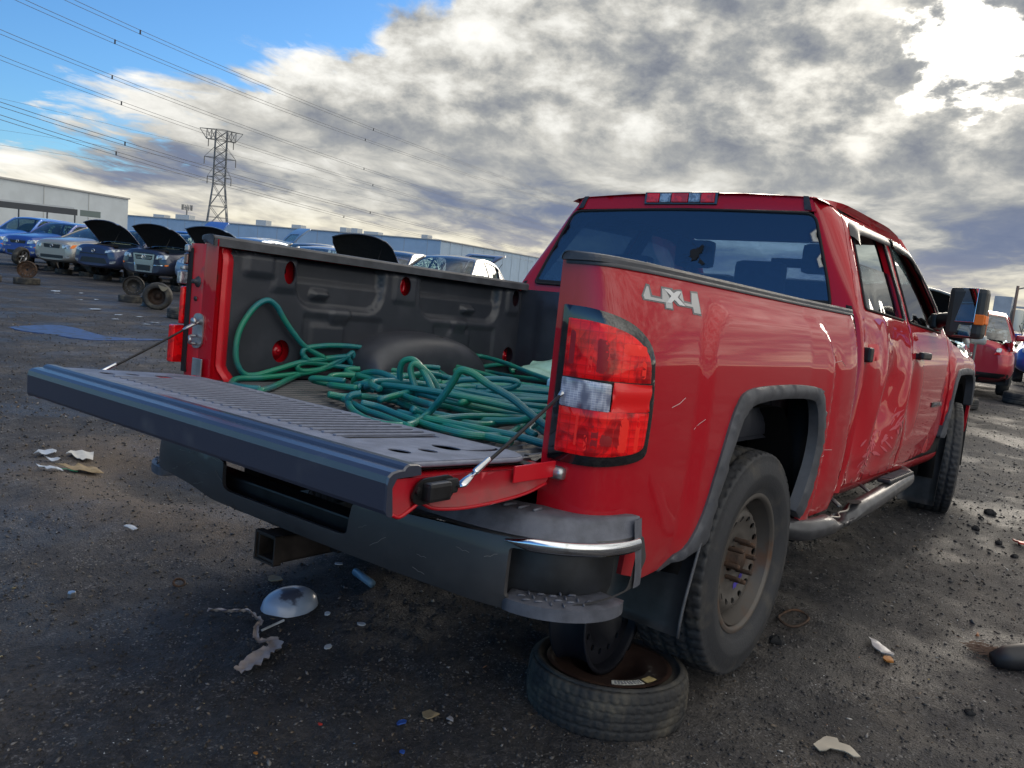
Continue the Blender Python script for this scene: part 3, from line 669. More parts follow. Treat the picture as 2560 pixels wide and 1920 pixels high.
# inner reflector shapes in the lens (raised pods)
LW = x1-x0
LDEEP = mat('lens_deep', (.30, .0, .005), .4); LHOT = mat('lens_hot', (1.0, .02, .01), .4)
for (a, b, c_, d, mm) in ((.05, .11, 1.115, 1.20, LDEEP), (.26, .30, 1.10, 1.17, LHOT), (.34, .44, 1.10, 1.185, LDEEP), (.45, .50, 1.10, 1.165, LDEEP), (.58, .88, 1.150, 1.180, LHOT), (.82, .88, 1.095, 1.140, LHOT), (.36, .42, .915, .975, LDEEP), (.44, .56, .925, .955, LDEEP), (.20, .225, .92, 1.0, LHOT), (.30, .33, .91, .95, LHOT), (.62, .72, .912, 1.0, LHOT), (.82, .88, .912, .995, LHOT)):
    panel('reflector', rounded([(x0+a*LW, c_), (x0+a*LW, d), (x0+b*LW, d-.006), (x0+b*LW, c_)], .008), (), .01, lambda s, z: bedside(s, z, -1, .0176), .003, (.5, .5, 0), mm, lamp, lip=.001)
# ---- decal 4X4
def decal(name, outline, off, m, parent, holes=()): return panel(name, outline, holes, .008, lambda x, z: bedside(x, z, -1, off), .0012, (0, 1, 0), m, parent, smooth=False)
dx = lambda p: (.122+(p[0]-918)/450*.305, 1.322-(p[1]-62)/200*.050)
# letter strokes traced in a flat decal frame 0..1 by 0..1 (skewed like the sticker)
def dc(u, v): return (.122+.300*u, 1.277+.052*v-.004*u*(1-v))
dec = decal('decal', [dc(*p) for p in [(-.01,.42),(.07,1.03),(.12,1.0),(.14,.52),(.27,.50),(.30,1.02),(.50,1.02),(.50,.95),(.66,1.04),(.69,.52),(.82,.50),(.84,1.05),(.99,1.08),(1.02,-.08),(.84,-.07),(.83,.20),(.55,.20),(.47,.42),(.47,-.05),(.32,-.05),(.32,.20),(.0,.22)]], .0008, DKGREY, truck); dec['label'] = 'silver and grey 4X4 sticker'
decal('figure_four', [dc(*p) for p in [(.01,.43),(.075,.92),(.095,.90),(.11,.42),(.29,.40),(.31,.92),(.36,.92),(.43,.42),(.45,.38),(.45,.02),(.34,.02),(.34,.27),(.02,.28)]], .0016, SILVER, dec)
decal('letter_x', [dc(*p) for p in [(.33,.93),(.44,.93),(.50,.78),(.58,.93),(.65,.93),(.56,.62),(.70,.26),(.58,.26),(.50,.48),(.43,.28),(.36,.28),(.45,.62)]], .0024, mat('white_decal', (.66, .66, .68), .4), dec)
decal('figure_four', [dc(*p) for p in [(.63,.46),(.70,.93),(.66,.94),(.60,.70),(.59,.52)]] if False else [dc(*p) for p in [(.60,.62),(.665,.96),(.675,.42),(.83,.40),(.855,.97),(.975,.98),(1.0,0.0),(.86,.01),(.85,.28),(.71,.28)]], .0016, SILVER, dec)
# scratches
for pts in ([(.27,1.02),(.31,1.03),(.34,1.045)], [(.42,.955),(.45,.985)], [(1.55,1.03),(1.60,1.02),(1.63,1.035)], [(1.52,.80),(1.60,.815),(1.70,.812)], [(1.53,1.20),(1.60,1.16),(1.68,1.17),(1.72,1.15)]):
    obj('scratch', *tube([bedside(a, b, -1, .0006) for a, b in resample(pts, .01, False)], .0009, 4), mat('scratch', (.55, .40, .40), .6), truck)

# ------------------------------------------------------------------ tailgate, lowered
tg = empty('tailgate', (-.02, 0, .84), parent=truck)
def P0(o): o.parent = tg; o.location = Vector(o.location)-tg.location; return o
GW = .800
# slope: hinge top .856 -> outer top .884
def gz(x): return .856+(.884-.856)*(-x/.57)
shell = [(-.570, .884-.006), (-.575, .86), (-.568, .808), (-.545, .800), (-.515, .812), (-.49, .822), (-.45, .806), (-.38, .796), (-.30, .793), (-.20, .796), (-.12, .803), (-.05, .818), (-.028, .845), (-.045, .856)]
V = []; F = []; n = len(shell)
for y in np.linspace(-GW, GW, 2): V += [(x, y, z) for x, z in shell]
for i in range(n): j = (i+1) % n; F.append((i, j, n+j, n+i))
P0(obj('gate_skin', V, F, PAINT))
for sg in (-1, 1):
    # pressed end plate with a folded flange
    pts = shell
    P0(panel('end_plate', rounded(pts, .008, 3), (), .02, lambda x, z: (x, sg*(GW+.004-.010*ssf(-rbox_sd(x, z, -.52, -.11, .812, .868, .012), -.004, .010)), z), .012, (0, -sg, 0), REDIN if sg > 0 else mat('gate_end_paint', (.50, .008, .022), .35, .1, dust=((.14, .11, .10), .9, .80, .86), coat=.6)))
    V, F = tube([(x, sg*(GW+.005), z) for x, z in catmull([(a, b, 0) for a, b in shell[2:12]], 4) for x, z in [(x, z)]] if False else [(p.x, sg*(GW+.006), p.y) for p in catmull([(a, b, 0) for a, b in shell[2:12]], 5)], .0042, 6); P0(obj('hem_flange', V, F, PAINT, None, True))
    # latch
    lt = P0(panel('latch_plate', rounded([(-.520, .832, .02), (-.500, .872, .02), (-.405, .874, .02), (-.388, .850, .02), (-.40, .822, .02), (-.50, .818, .02)], .02), (), .02, lambda x, z: (x, sg*(GW+.010), z), .006, (0, -sg, 0), BLKM)); lt.name = 'latch_plate'
    lx = -tg.location.x; 
    def L(nm, VF, m, sm=False): o = obj(nm, VF[0], VF[1], m, lt, sm); return o
    L('latch_body', box(-.492, -.425, min(sg*(GW+.008), sg*(GW+.034)), max(sg*(GW+.008), sg*(GW+.034)), .826, .866, .008), BLKM)
    L('latch_claw', box(-.430, -.395, min(sg*(GW+.008), sg*(GW+.024)), max(sg*(GW+.008), sg*(GW+.024)), .836, .868, .006), DARK)
    for bx, bz in ((-.505, .85), (-.418, .838)): L('bolt', [(v) for v in lathe([(.001, sg*.006), (.008, sg*.005), (.0085, 0)], 8, (bx, sg*(GW+.011), bz))], GALV if False else BLKM)
    # hinge strap and trunnion
    P0(obj('hinge_strap', *box(-.185, -.020, min(sg*(GW+.004), sg*(GW+.009)), max(sg*(GW+.004), sg*(GW+.009)), .832, .872, .002), REDIN))
    V, F = lathe([(.001, sg*(GW+.03)), (.014, sg*(GW+.03)), (.017, sg*(GW+.02)), (.017, sg*(GW-.01))], 18, (-.012, 0, .842)); P0(obj('hinge_pin', V, F, GALV, None, True))
# liner panel with slots and dished ovals
ribs_y = [(-.49+i*.0415) for i in range(27)]
slots = [rounded([(-.428, y-.0145), (-.112, y-.0145), (-.112, y+.0145), (-.428, y+.0145)], .008, 4) for y in ribs_y]
ov = []
for s in (-1, 1):
    ov += [ell(-.415, s*.660, .022, .030, 18), ell(-.330, s*.665, .020, .026, 18), ell(-.235, s*.635, .030, .040, 20)]
    cres = [(-.165+.0, s*.690)] 
    a = np.linspace(0, math.pi, 12); c1 = [(-.150+.075*math.cos(t), s*(.655+.040*math.sin(t))) for t in a]; c2 = [(-.150+.075*math.cos(t), s*(.655+.018*math.sin(t))) for t in a[::-1]]
    ov.append(c1+c2[1:-1])
outl = rounded([(-.505, -.770, .01), (-.10, -.770, .05), (-.052, -.700, .03), (-.052, .700, .03), (-.10, .770, .05), (-.505, .770, .01)], .01)
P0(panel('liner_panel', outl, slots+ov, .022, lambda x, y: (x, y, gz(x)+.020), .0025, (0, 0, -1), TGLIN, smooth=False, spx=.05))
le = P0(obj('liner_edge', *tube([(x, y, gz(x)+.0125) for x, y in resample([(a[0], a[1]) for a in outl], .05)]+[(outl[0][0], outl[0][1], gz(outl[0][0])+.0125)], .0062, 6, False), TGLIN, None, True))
bs_ = P0(obj('liner_base', *box(-.506, -.053, -.768, .768, .8595, .8600), DARK))
for v in bs_.data.vertices: v.co.z += gz(v.co.x)-.860+.0025
# rib rails between the slots, one object each
rb = MB(); rb.add(*box(-.440, -.102, -.0060, .0060, -.001, .0045, .0022))
for i in range(len(ribs_y)-1):
    yy = (ribs_y[i]+ribs_y[i+1])/2
    if i == 0: r0 = rb.build('rib', TGLIN, tg); r0.location = Vector((0, yy, gz(-.27)+.020))-tg.location; r0.rotation_euler = (0, math.atan((.884-.856)/.57), 0); r0.data.transform(Matrix.Translation((.27, 0, 0))); r0.location = Vector((-.27, yy, gz(-.27)+.020))-tg.location
    else:
        c = r0.copy(); COL.objects.link(c); c.location = Vector((-.27, yy, gz(-.27)+.020))-tg.location
# spoiler cap on the outer edge with a double lip
cap = [(-.500, .888), (-.502, .901), (-.510, .904), (-.534, .906), (-.543, .902), (-.547, .896), (-.562, .896), (-.578, .893), (-.588, .886), (-.591, .872), (-.589, .818), (-.585, .810), (-.572, .806), (-.570, .812), (-.577, .865), (-.566, .883), (-.50, .884)]
V = []; F = []; n = len(cap)
capy = [-GW-.010, -GW-.006] + list(np.linspace(-GW+.05, GW-.05, 20)) + [GW+.006, GW+.010]
for k, y in enumerate(capy): V += [(x*(1 if 0 < k < len(capy)-1 else .997), y, z-(0 if 0 < k < len(capy)-1 else .003)) for x, z in cap]
for k in range(len(capy)-1):
    for i in range(n): j = (i+1) % n; F.append((k*n+i, k*n+j, (k+1)*n+j, (k+1)*n+i))
F += [tuple(range(n))[::-1], tuple((len(capy)-1)*n+i for i in range(n))]
P0(obj('edge_cap', V, F, TGCAP))
for o in list(bpy.data.objects):
    if o.name.startswith('edge_cap'):
        bm = bmesh.new(); bm.from_mesh(o.data); bmesh.ops.recalc_face_normals(bm, faces=bm.faces); bm.to_mesh(o.data); bm.free()
# support cables
def cable(sg):
    c = empty('support_cable', parent=truck)
    a, b = Vector((-.395, sg*(GW+.030), .856)), Vector((-.012, sg*.822, 1.070)) if sg > 0 else Vector((.03, -.800, 1.065))
    p = catmull([a, a.lerp(b, .3)-Vector((0, 0, .004)), a.lerp(b, .7)-Vector((0, 0, .004)), b], 6)
    obj('wire', *tube(p, .0042, 8), BLKM, c, True)
    d = (b-a).normalized()
    obj('ferrule', *tube([a+d*.045, a+d*.05, a+d*.10, a+d*.105], [.006, .0075, .0065, .005], 10), CHROME, c, True)
    obj('eyelet', *tube([a-d*.01, a, a+d*.02, a+d*.05], [.006, .013, .011, .006], 10, flat=.5), CHROME, c, True)
    obj('eyelet', *tube([b-d*.07, b-d*.05, b-d*.01, b], [.005, .009, .012, .010], 10, flat=.6), GALV, c, True)
cable(1); cable(-1)

# ------------------------------------------------------------------ rear bumper
bp_ = empty('rear_bumper', (-.12, 0, .6), parent=truck)
def PB(o): o.parent = bp_; o.location = Vector(o.location)-bp_.location; return o
_bc = catmull([(-.182,0,0),(-.180,.3,0),(-.172,.55,0),(-.158,.72,0),(-.125,.83,0),(-.075,.905,0),(-.01,.955,0),(.06,.978,0),(.15,.984,0)], 10)
_bl = np.array([0]+list(np.cumsum([(_bc[i]-_bc[i-1]).length for i in range(1, len(_bc))]))); _bx = np.array([p.x for p in _bc]); _by = np.array([p.y for p in _bc])
def bump(s, z, off=0):
    a = abs(s); sg = 1 if s >= 0 else -1
    x = float(np.interp(a, _bl, _bx)); y = float(np.interp(a, _bl, _by)); e = .004
    tx = float(np.interp(a+e, _bl, _bx)-np.interp(a-e, _bl, _bx)); ty = float(np.interp(a+e, _bl, _by)-np.interp(a-e, _bl, _by)); L = math.hypot(tx, ty) or 1
    o = off - .012*ssf(z, .56, .50) + .010*math.sin((z-.50)/.19*math.pi)
    return (x-ty/L*o, sg*(y+tx/L*o), z)
SB = float(_bl[-1])
def sy(y): return float(np.interp(y, _by, _bl))
out = [(-SB, .640), (-SB+.01, .700), (-sy(.90), .694), (-sy(.72), .690), (-.42, .676), (-.27, .66), (-.262, .575), (-.235, .568), (.31, .568), (.335, .578), (.345, .655), (.5, .672), (sy(.72), .690), (sy(.90), .694), (SB-.01, .700), (SB, .640), (SB-.06, .575), (sy(.80), .548), (sy(.66), .548), (.55, .540), (.42, .514), (.0, .512), (-.42, .512), (-.55, .513), (-sy(.70), .512), (-sy(.80), .512), (-SB+.06, .575)]
hR = rounded([(-sy(.785), .668), (-SB+.035, .672), (-SB+.07, .578), (-sy(.91), .545), (-sy(.785), .545)][::-1], .012)
hL = [(-a, b) for a, b in hR]
PB(panel('bumper_bar', rounded(out, .012, 3), [hR, hL], .028, bump, .012, (1, 0, 0), BUMPER, lip=.002))
# top shelf of the bumper
V, F = gridf(lambda s, t: (lambda p: (p[0]*(1-t)+(.02 if abs(s) > .8 else -.02)*t, p[1]*(1-.06*t), .690+(.012 if t in (.1, .5) else 0)*(abs(s) > .40)))(bump(s, .690)), np.linspace(-SB+.01, -.27, 30), [0, .03, .1, .5, 1]); PB(obj('bumper_top', V, F, BUMPER, None, True))
V, F = gridf(lambda s, t: (lambda p: (p[0]*(1-t)-.02*t, p[1]*(1-.06*t), .690))(bump(s, .690)), np.linspace(.345, SB-.01, 30), [0, .5, 1]); PB(obj('bumper_top', V, F, BUMPER, None, True))
for sg in (-1, 1):
    # ribbed plastic step pad on top of the corner, slightly raised
    def pad(s, t):
        p = bump(s, .694, -.004); w = .115*ssf(SB-s, -.02, .12)+.012; ins = (t)*w
        q = bump(s, .694, -.004-ins)
        return (q[0], -sg*0+q[1]*1, .694+.052*(ssf(t, 0, .22))*ssf(s, sy(.42), sy(.60)) + .004)
    V, F = gridf(lambda s, t: (lambda q: (q[0], sg*abs(q[1]), q[2]))(pad(s, t)), np.linspace(sy(.40), SB-.012, 34), [0, .08, .16, .24, .5, 1]); PB(obj('step_pad', V, F, PADM, None, True))
    for k in range(6):
        s0 = sy(.60)+k*.045; q0 = bump(s0, .75, -.045); q1 = bump(s0+.018, .75, -.085)
        V, F = tube([(q0[0], sg*abs(q0[1]), .752), (q1[0], sg*abs(q1[1]), .7525)], .004, 6); PB(obj('tread_mark', V, F, PADM, None, True))
    # end cap folding down beyond the pad
    V, F = gridf(lambda z, t: (lambda q: (q[0], sg*abs(q[1]), q[2]))(bump(SB-.05+t*.052, z, .006-.01*t*t)), np.linspace(.578, .746, 9), [0, .3, .6, .85, 1]); PB(obj('end_cap', V, F, PADM, None, True))
    # chrome strip
    V = []; F = []; ss_ = np.linspace(sy(.775), SB-.03, 34); pr = [(0, .670), (.006, .668), (.011, .675), (.012, .688), (.009, .697), (.002, .701), (-.004, .699)]; n = len(pr)
    for k, s in enumerate(ss_):
        w = min(1, (k+.6)/6)
        for o_, z_ in pr: q = bump(s, .688, .002+o_); V.append((q[0], sg*abs(q[1]), .686+(z_-.686)*w))
    for k in range(len(ss_)-1):
        for i in range(n-1): F.append((k*n+i, k*n+i+1, (k+1)*n+i+1, (k+1)*n+i))
    PB(obj('chrome_strip', V, F, CHROME, None, True))
    # recess behind the corner opening
    rc = MB()
    V, F = gridf(lambda s, z: (lambda q: (q[0], sg*abs(q[1]), q[2]))(bump(s, z, -.075)), np.linspace(sy(.74), SB-.02, 14), np.linspace(.52, .675, 5)); rc.add(V, F)
    V, F = gridf(lambda s, t: (lambda q: (q[0], sg*abs(q[1]), q[2]))(bump(s, .672, -.002-t)), np.linspace(sy(.74), SB-.02, 14), [0, .04, .075]); rc.add(V, F)
    PB(rc.build('corner_recess', FLAP, None, True))
    # step shelf with raised diamonds
    shp = []
    for s in np.linspace(sy(.782), SB-.058, 20):
        t = (s-sy(.782))/(SB-.058-sy(.782)); q = bump(s, .53, .030*math.sin(math.pi*t)**.7); shp.append((q[0], abs(q[1])))
    for s in np.linspace(SB-.058, sy(.782), 14): q = bump(s, .53, -.072); shp.append((q[0], abs(q[1])))
    def shelf(x, y): return (x, sg*y, .548-.004*0)
    st = PB(panel('corner_step', shp, (), .02, shelf, .030, (0, 0, -1), PADM, lip=.004, smooth=True)); st.name = 'corner_step'
    k = 0
    for i in range(7):
        for j in range(9):
            x = -.20+i*.030+(.015 if j % 2 else 0); y = .76+j*.026
            if inside([(x, y)], scale_about(shp, (np.mean([q[0] for q in shp]), np.mean([q[1] for q in shp])), .86))[0]:
                a = math.radians(45 if (i+j) % 2 else -45); d = Vector((math.cos(a), math.sin(a)*sg, 0))*.011
                c = Vector((x, sg*y, .5485)); V, F = tube([c-d, c-d*.5+Vector((0,0,.002)), c+d*.5+Vector((0,0,.002)), c+d], [.0012, .0034, .0034, .0012], 6)
                PB(obj('tread_diamond', V, F, PADM, None, True))
# skirt under the corner step bar and dark structure behind the slot
V, F = box(-.135, -.06, -.62, .62, .52, .60, .006); PB(obj('crossmember', V, F, BLKM))
hr = PB(obj('hitch_receiver', *box(-.01, .35, -.032, .032, .425, .49, .004), BLKM))
mb = MB(); mb.add(*box(-.205, -.185, .004, .012, .415, .50, .002)); mb.build('tmp') ; bpy.data.objects.remove(bpy.data.objects['tmp'])
mb = MB()
for (y0, y1, z0, z1) in ((.005, .014, .418, .498), (.084, .093, .418, .498), (.005, .093, .418, .427), (.005, .093, .489, .498)): mb.add(*box(-.215, .10, y0, y1, z0, z1, .002))
for (y0, y1, z0, z1) in ((.0, .006, .413, .503), (.092, .098, .413, .503), (.0, .098, .413, .419), (.0, .098, .497, .503)): mb.add(*box(-.222, -.195, y0, y1, z0, z1, .001))
mb.build('hitch_tube', mat('dark_hitch', (.028, .022, .020), .55, .2, var=.4, vscale=20), truck)
V, F = tube([(-.0, -.40, .47), (-.0, .48, .47)], .032, 14); obj('hitch_bar', V, F, BLKM, truck, True)

for sg in (-1, 1): obj('bed_corner_plate', *box(1.8625, 1.868, min(sg*.797, sg*.93), max(sg*.797, sg*.93), .86, 1.345), LINER, truck)
rg = random.Random(12)
for k in range(34):
    s0 = -rg.uniform(-.8, .85); z0_ = rg.uniform(.53, .66); a = rg.uniform(-.6, .6); L = rg.uniform(.015, .09); n_s = 5
    pts = [(s0+L*t*math.cos(a), z0_+L*t*math.sin(a)+.002*math.sin(9*t)) for t in np.linspace(0, 1, n_s)]
    if min(q[0] for q in pts) > -.28 and max(q[0] for q in pts) < .36: continue
    if any(q[0] < -sy(.77) or q[1] > .665 or q[1] < .52 for q in pts): continue
    obj('scratch', *tube([bump(q[0], q[1], .0005) for q in pts], rg.uniform(.0003, .0009), 4), mat('bare_scratch', (.22, .21, .20), .6), bp_).location = -Vector(bp_.location)
# ------------------------------------------------------------------ wheels of the truck
def tyre_mesh(R, rim, width, seg=300, nb=58, depth=.010, seed=1, bulge=.012):
    """profile across the tyre, tread blocks cut by grooves"""
    h = width/2
    side = [(rim-.004, h*.80), (rim+.004, h*.86), (rim+.012, h*.84), (rim+.030, h*.96), (rim+(R-rim)*.45, h*1.03), (rim+(R-rim)*.50, h*1.037), (rim+(R-rim)*.53, h*1.03), (rim+(R-rim)*.74, h*.985), (R-.022, h*.93), (R-.018, h*.94), (R-.010, h*.90)]
    tread = [(R-.002-.006*(abs(t)**3), h*.84*t) for t in np.linspace(1, -1, 33)]
    prof = side + tread + [(r, -y) for r, y in side[::-1]]
    ns = len(side); nt = len(tread); V = []; F = []
    for i in range(seg):
        a = 2*math.pi*i/seg
        for j, (r, y) in enumerate(prof):
            if ns <= j < ns+nt:
                t = tread[j-ns][1]/(h*.84); u = i/seg*nb
                g = 0
                for gc in (-.62, -.22, .22, .62):
                    if abs(t-gc-.035*math.sin(u*2*math.pi)) < .045: g = 1
                ph = (u + .35*abs(t)*1.6 + (.5 if abs(t) > .62 else 0) + (.25 if -.22 < t < .22 else 0)) % 1
                if ph < .24: g = max(g, .85)
                if .58 < ph < .66 and abs(t) < .6: g = max(g, .4)
                r = r-depth*g
            elif ns-3 <= j < ns or ns+nt <= j < ns+nt+3:
                u = (i/seg*nb) % 1; r = r-(.004 if u < .3 else 0)
            V.append((r*math.cos(a), y, r*math.sin(a)))
    m_ = len(prof)
    for i in range(seg):
        for j in range(m_-1):
            a = i*m_+j; b = ((i+1) % seg)*m_+j; F.append((a, b, b+1, a+1))
    return V, F
def steel_wheel(w, rim, width, disc_y, nh, hr_, hole, m, studs=8, studr=.062, studl=.05, face=-1, holes_r=None):
    """rim barrel + pierced disc, outer face towards face*y"""
    f = face; h = width/2
    pr = [(rim+.006, f*(h*.86)), (rim-.002, f*(h*.875)), (rim-.012, f*(h*.86)), (rim-.014, f*(h*.72)), (rim-.022, f*(h*.66)), (rim-.028, f*(h*.30)), (rim-.045, f*(h*.05)), (rim-.045, -f*(h*.4)), (rim-.02, -f*(h*.8)), (rim+.004, -f*(h*.86)), (rim+.002, -f*(h*.80)), (rim-.030, -f*h*.4), (rim-.052, f*h*.05), (rim-.034, f*h*.34), (rim-.02, f*h*.8)]
    V, F = lathe(pr, 72); r = obj('rim', V, F, m, w, True)
    # pierced disc
    ro = rim-.043; hs = []
    for k in range(nh):
        a = 2*math.pi*k/nh; c = (hr_*math.cos(a), hr_*math.sin(a)); hs.append([(c[0]+hole*(.8*math.cos(a)*math.cos(t)-math.sin(a)*math.sin(t)), c[1]+hole*(.8*math.sin(a)*math.cos(t)+math.cos(a)*math.sin(t))) for t in np.linspace(0, 2*math.pi, 13)[:-1]])
    hs.append(ell(0, 0, .045, .045, 24))
    def dz(x, z):
        rr = math.hypot(x, z); y = disc_y + .014*ssf(rr, hr_-.03, hr_+.01) - .030*ssf(rr, ro-.030, ro) + .012*ssf(.085-rr, 0, .02)*(-1)
        return (x, f*(y), z)
    panel('wheel_disc', ell(0, 0, ro, ro, 64), hs, .016, dz, .006, (0, -f, 0), m, w)
    hb = lathe([(.001, f*(disc_y+.028)), (.030, f*(disc_y+.028)), (.034, f*(disc_y+.02)), (.036, f*(disc_y-.03)), (.09, f*(disc_y-.03)), (.09, f*(disc_y-.06)), (.001, f*(disc_y-.06))], 28); obj('hub', *hb, RUST, w, True)
    for k in range(studs):
        a = 2*math.pi*(k+.5)/studs; c = (studr*math.cos(a), 0, studr*math.sin(a))
        obj('stud', *lathe([(.001, f*(disc_y+studl)), (.0075, f*(disc_y+studl-.002)), (.0085, f*(disc_y+studl-.008)), (.0085, f*(disc_y-.004))], 10, c), RUST, w, True)
    return r
WR = empty('wheel', (1.0146, -.828, .4608), parent=truck); WR['label'] = 'rear wheel with dusty steel rim, exposed studs and no nuts'
WR.rotation_euler = (0, .35, 0)
V, F = tyre_mesh(.3905, .232, .262); obj('tyre', V, F, RUBBER, WR, True)
steel_wheel(WR, .236, .262, .066, 16, .146, .0135, STEEL, 8, .070, .050)
# chalk-like purple scrawl on the disc (hand-written yard mark, illegible)
PUR = mat('purple_marker', (.16, .12, .62), .6)
sc = []
rg = random.Random(5); yb = -(.066+.0005)
for k in range(9):
    a = math.radians(-18-k*5.2); r0 = .102
    pts = [((r0+.013*math.sin(q*2.2+k*1.3))*math.cos(a+q*.012), (r0+.013*math.sin(q*2.2+k*1.3))*math.sin(a+q*.012)) for q in range(5)]
    V, F = tube([(x, yb-.0016, z) for x, z in pts], .0011, 4); o = obj('marker_stroke', V, F, PUR, WR)
WL = empty('wheel', (1.0146, .828, .4608), parent=truck)
obj('tyre', V, F, RUBBER, WL, True) if False else obj('tyre', *tyre_mesh(.3905, .232, .262, 120), RUBBER, WL, True)
steel_wheel(WL, .236, .262, .045, 16, .142, .0125, STEEL, 0, face=1)
FW = empty('wheel', (4.640, -.835, .545), parent=truck); FW['label'] = 'front wheel turned slightly outwards'; FW.rotation_euler = (0, 0, math.radians(13))
obj('tyre', *tyre_mesh(.3905, .232, .262, 220), RUBBER, FW, True); steel_wheel(FW, .236, .262, .045, 16, .142, .0125, STEEL, 0)
FL_ = empty('wheel', (4.640, .835, .545), parent=truck); FL_.rotation_euler = (0, 0, math.radians(13))
obj('tyre', *tyre_mesh(.3905, .232, .262, 120), RUBBER, FL_, True)
# mud flaps
for (x, sg, z0, z1, y0, y1) in ((.455, -1, .350, .74, .715, .968), (.455, 1, .225, .70, .735, .968), (4.16, -1, .27, .78, .735, .955), (4.16, 1, .27, .74, .735, .955)):
    tt = .06 if x < 1 else .04
    V, F = gridf(lambda u, v: (x+.10*ssf(u, .0, 1.0)+.008*math.sin(v*5)*(1-u)+.012*v, sg*(y0+(y1-y0)*v), z0+(z1-z0)*u), np.linspace(0, 1, 12), np.linspace(0, 1, 6)); k = len(V)
    V2 = [(a+.008, b, c) for a, b, c in V]; mb = MB(); mb.add(V, F); mb.add(V2, [f[::-1] for f in F])
    nn = 6; rim_ = [i*nn for i in range(12)]+[11*nn+j for j in range(1, nn)]+[i*nn+nn-1 for i in range(10, -1, -1)]+[j for j in range(nn-2, 0, -1)]
    mb.f += [(rim_[i], rim_[(i+1) % len(rim_)], rim_[(i+1) % len(rim_)]+k, rim_[i]+k) for i in range(len(rim_))]
    mb.build('mud_flap', FLAP, truck, True)
    if x < 1: obj('flap_edge', *tube([(x+.10-.10*ssf(q, 1, 0)*0-.10*(1-ssf(q, 0, 1)), sg*(y1+.004), z0+(z1-z0)*q) for q in np.linspace(0, .98, 10)], .005, 6), FLARE, truck, True)
# ------------------------------------------------------------------ chassis
for sg in (-1, 1):
    obj('frame_rail', *box(.0, 5.0, sg*.46-.04, sg*.46+.04, .50, .62, .01), BLKM, truck)
    V, F = gridf(lambda u, v: (.40+1.28*u, sg*.55+.035*v, .44+.10*(2*u-1)**2), np.linspace(0, 1, 14), [-1, 1]); mb = MB(); mb.add(V, F); mb.add([(a, b, c-.035) for a, b, c in V], [f[::-1] for f in F]); mb.build('leaf_spring', RUST, truck)
    obj('shock', *tube([(1.20, sg*.50, .40), (1.30, sg*.52, .72)], .028, 12), BLKM, truck, True)
    obj('hub_carrier', *box(4.56, 4.72, min(sg*.60, sg*.72), max(sg*.60, sg*.72), .46, .62, .02), RUST, truck)
obj('rear_axle', *tube([(1.0146, -.72, .4608), (1.0146, -.18, .4608), (1.0146, -.14, .4608), (1.0146, .14, .4608), (1.0146, .18, .4608), (1.0146, .72, .4608)], [.042, .042, .12, .12, .042, .042], 18), RUST, truck, True)
obj('muffler', *tube([(1.5, -.25, .50), (1.55, -.25, .50), (2.1, -.25, .50), (2.15, -.25, .50)], [.04, .10, .10, .04], 16), RUST, truck, True)
obj('exhaust_pipe', *tube(catmull([(1.5, -.25, .50), (1.1, -.30, .60), (.6, -.38, .52), (.30, -.52, .47), (.20, -.62, .45)], 6), .032, 12), RUST, truck, True)
obj('underbody', *box(.05, 5.0, -.62, .62, .62, .70), DARK, truck)
obj('floor_pan', *box(1.86, 4.3, -.90, .90, .60, .66), DARK, truck)

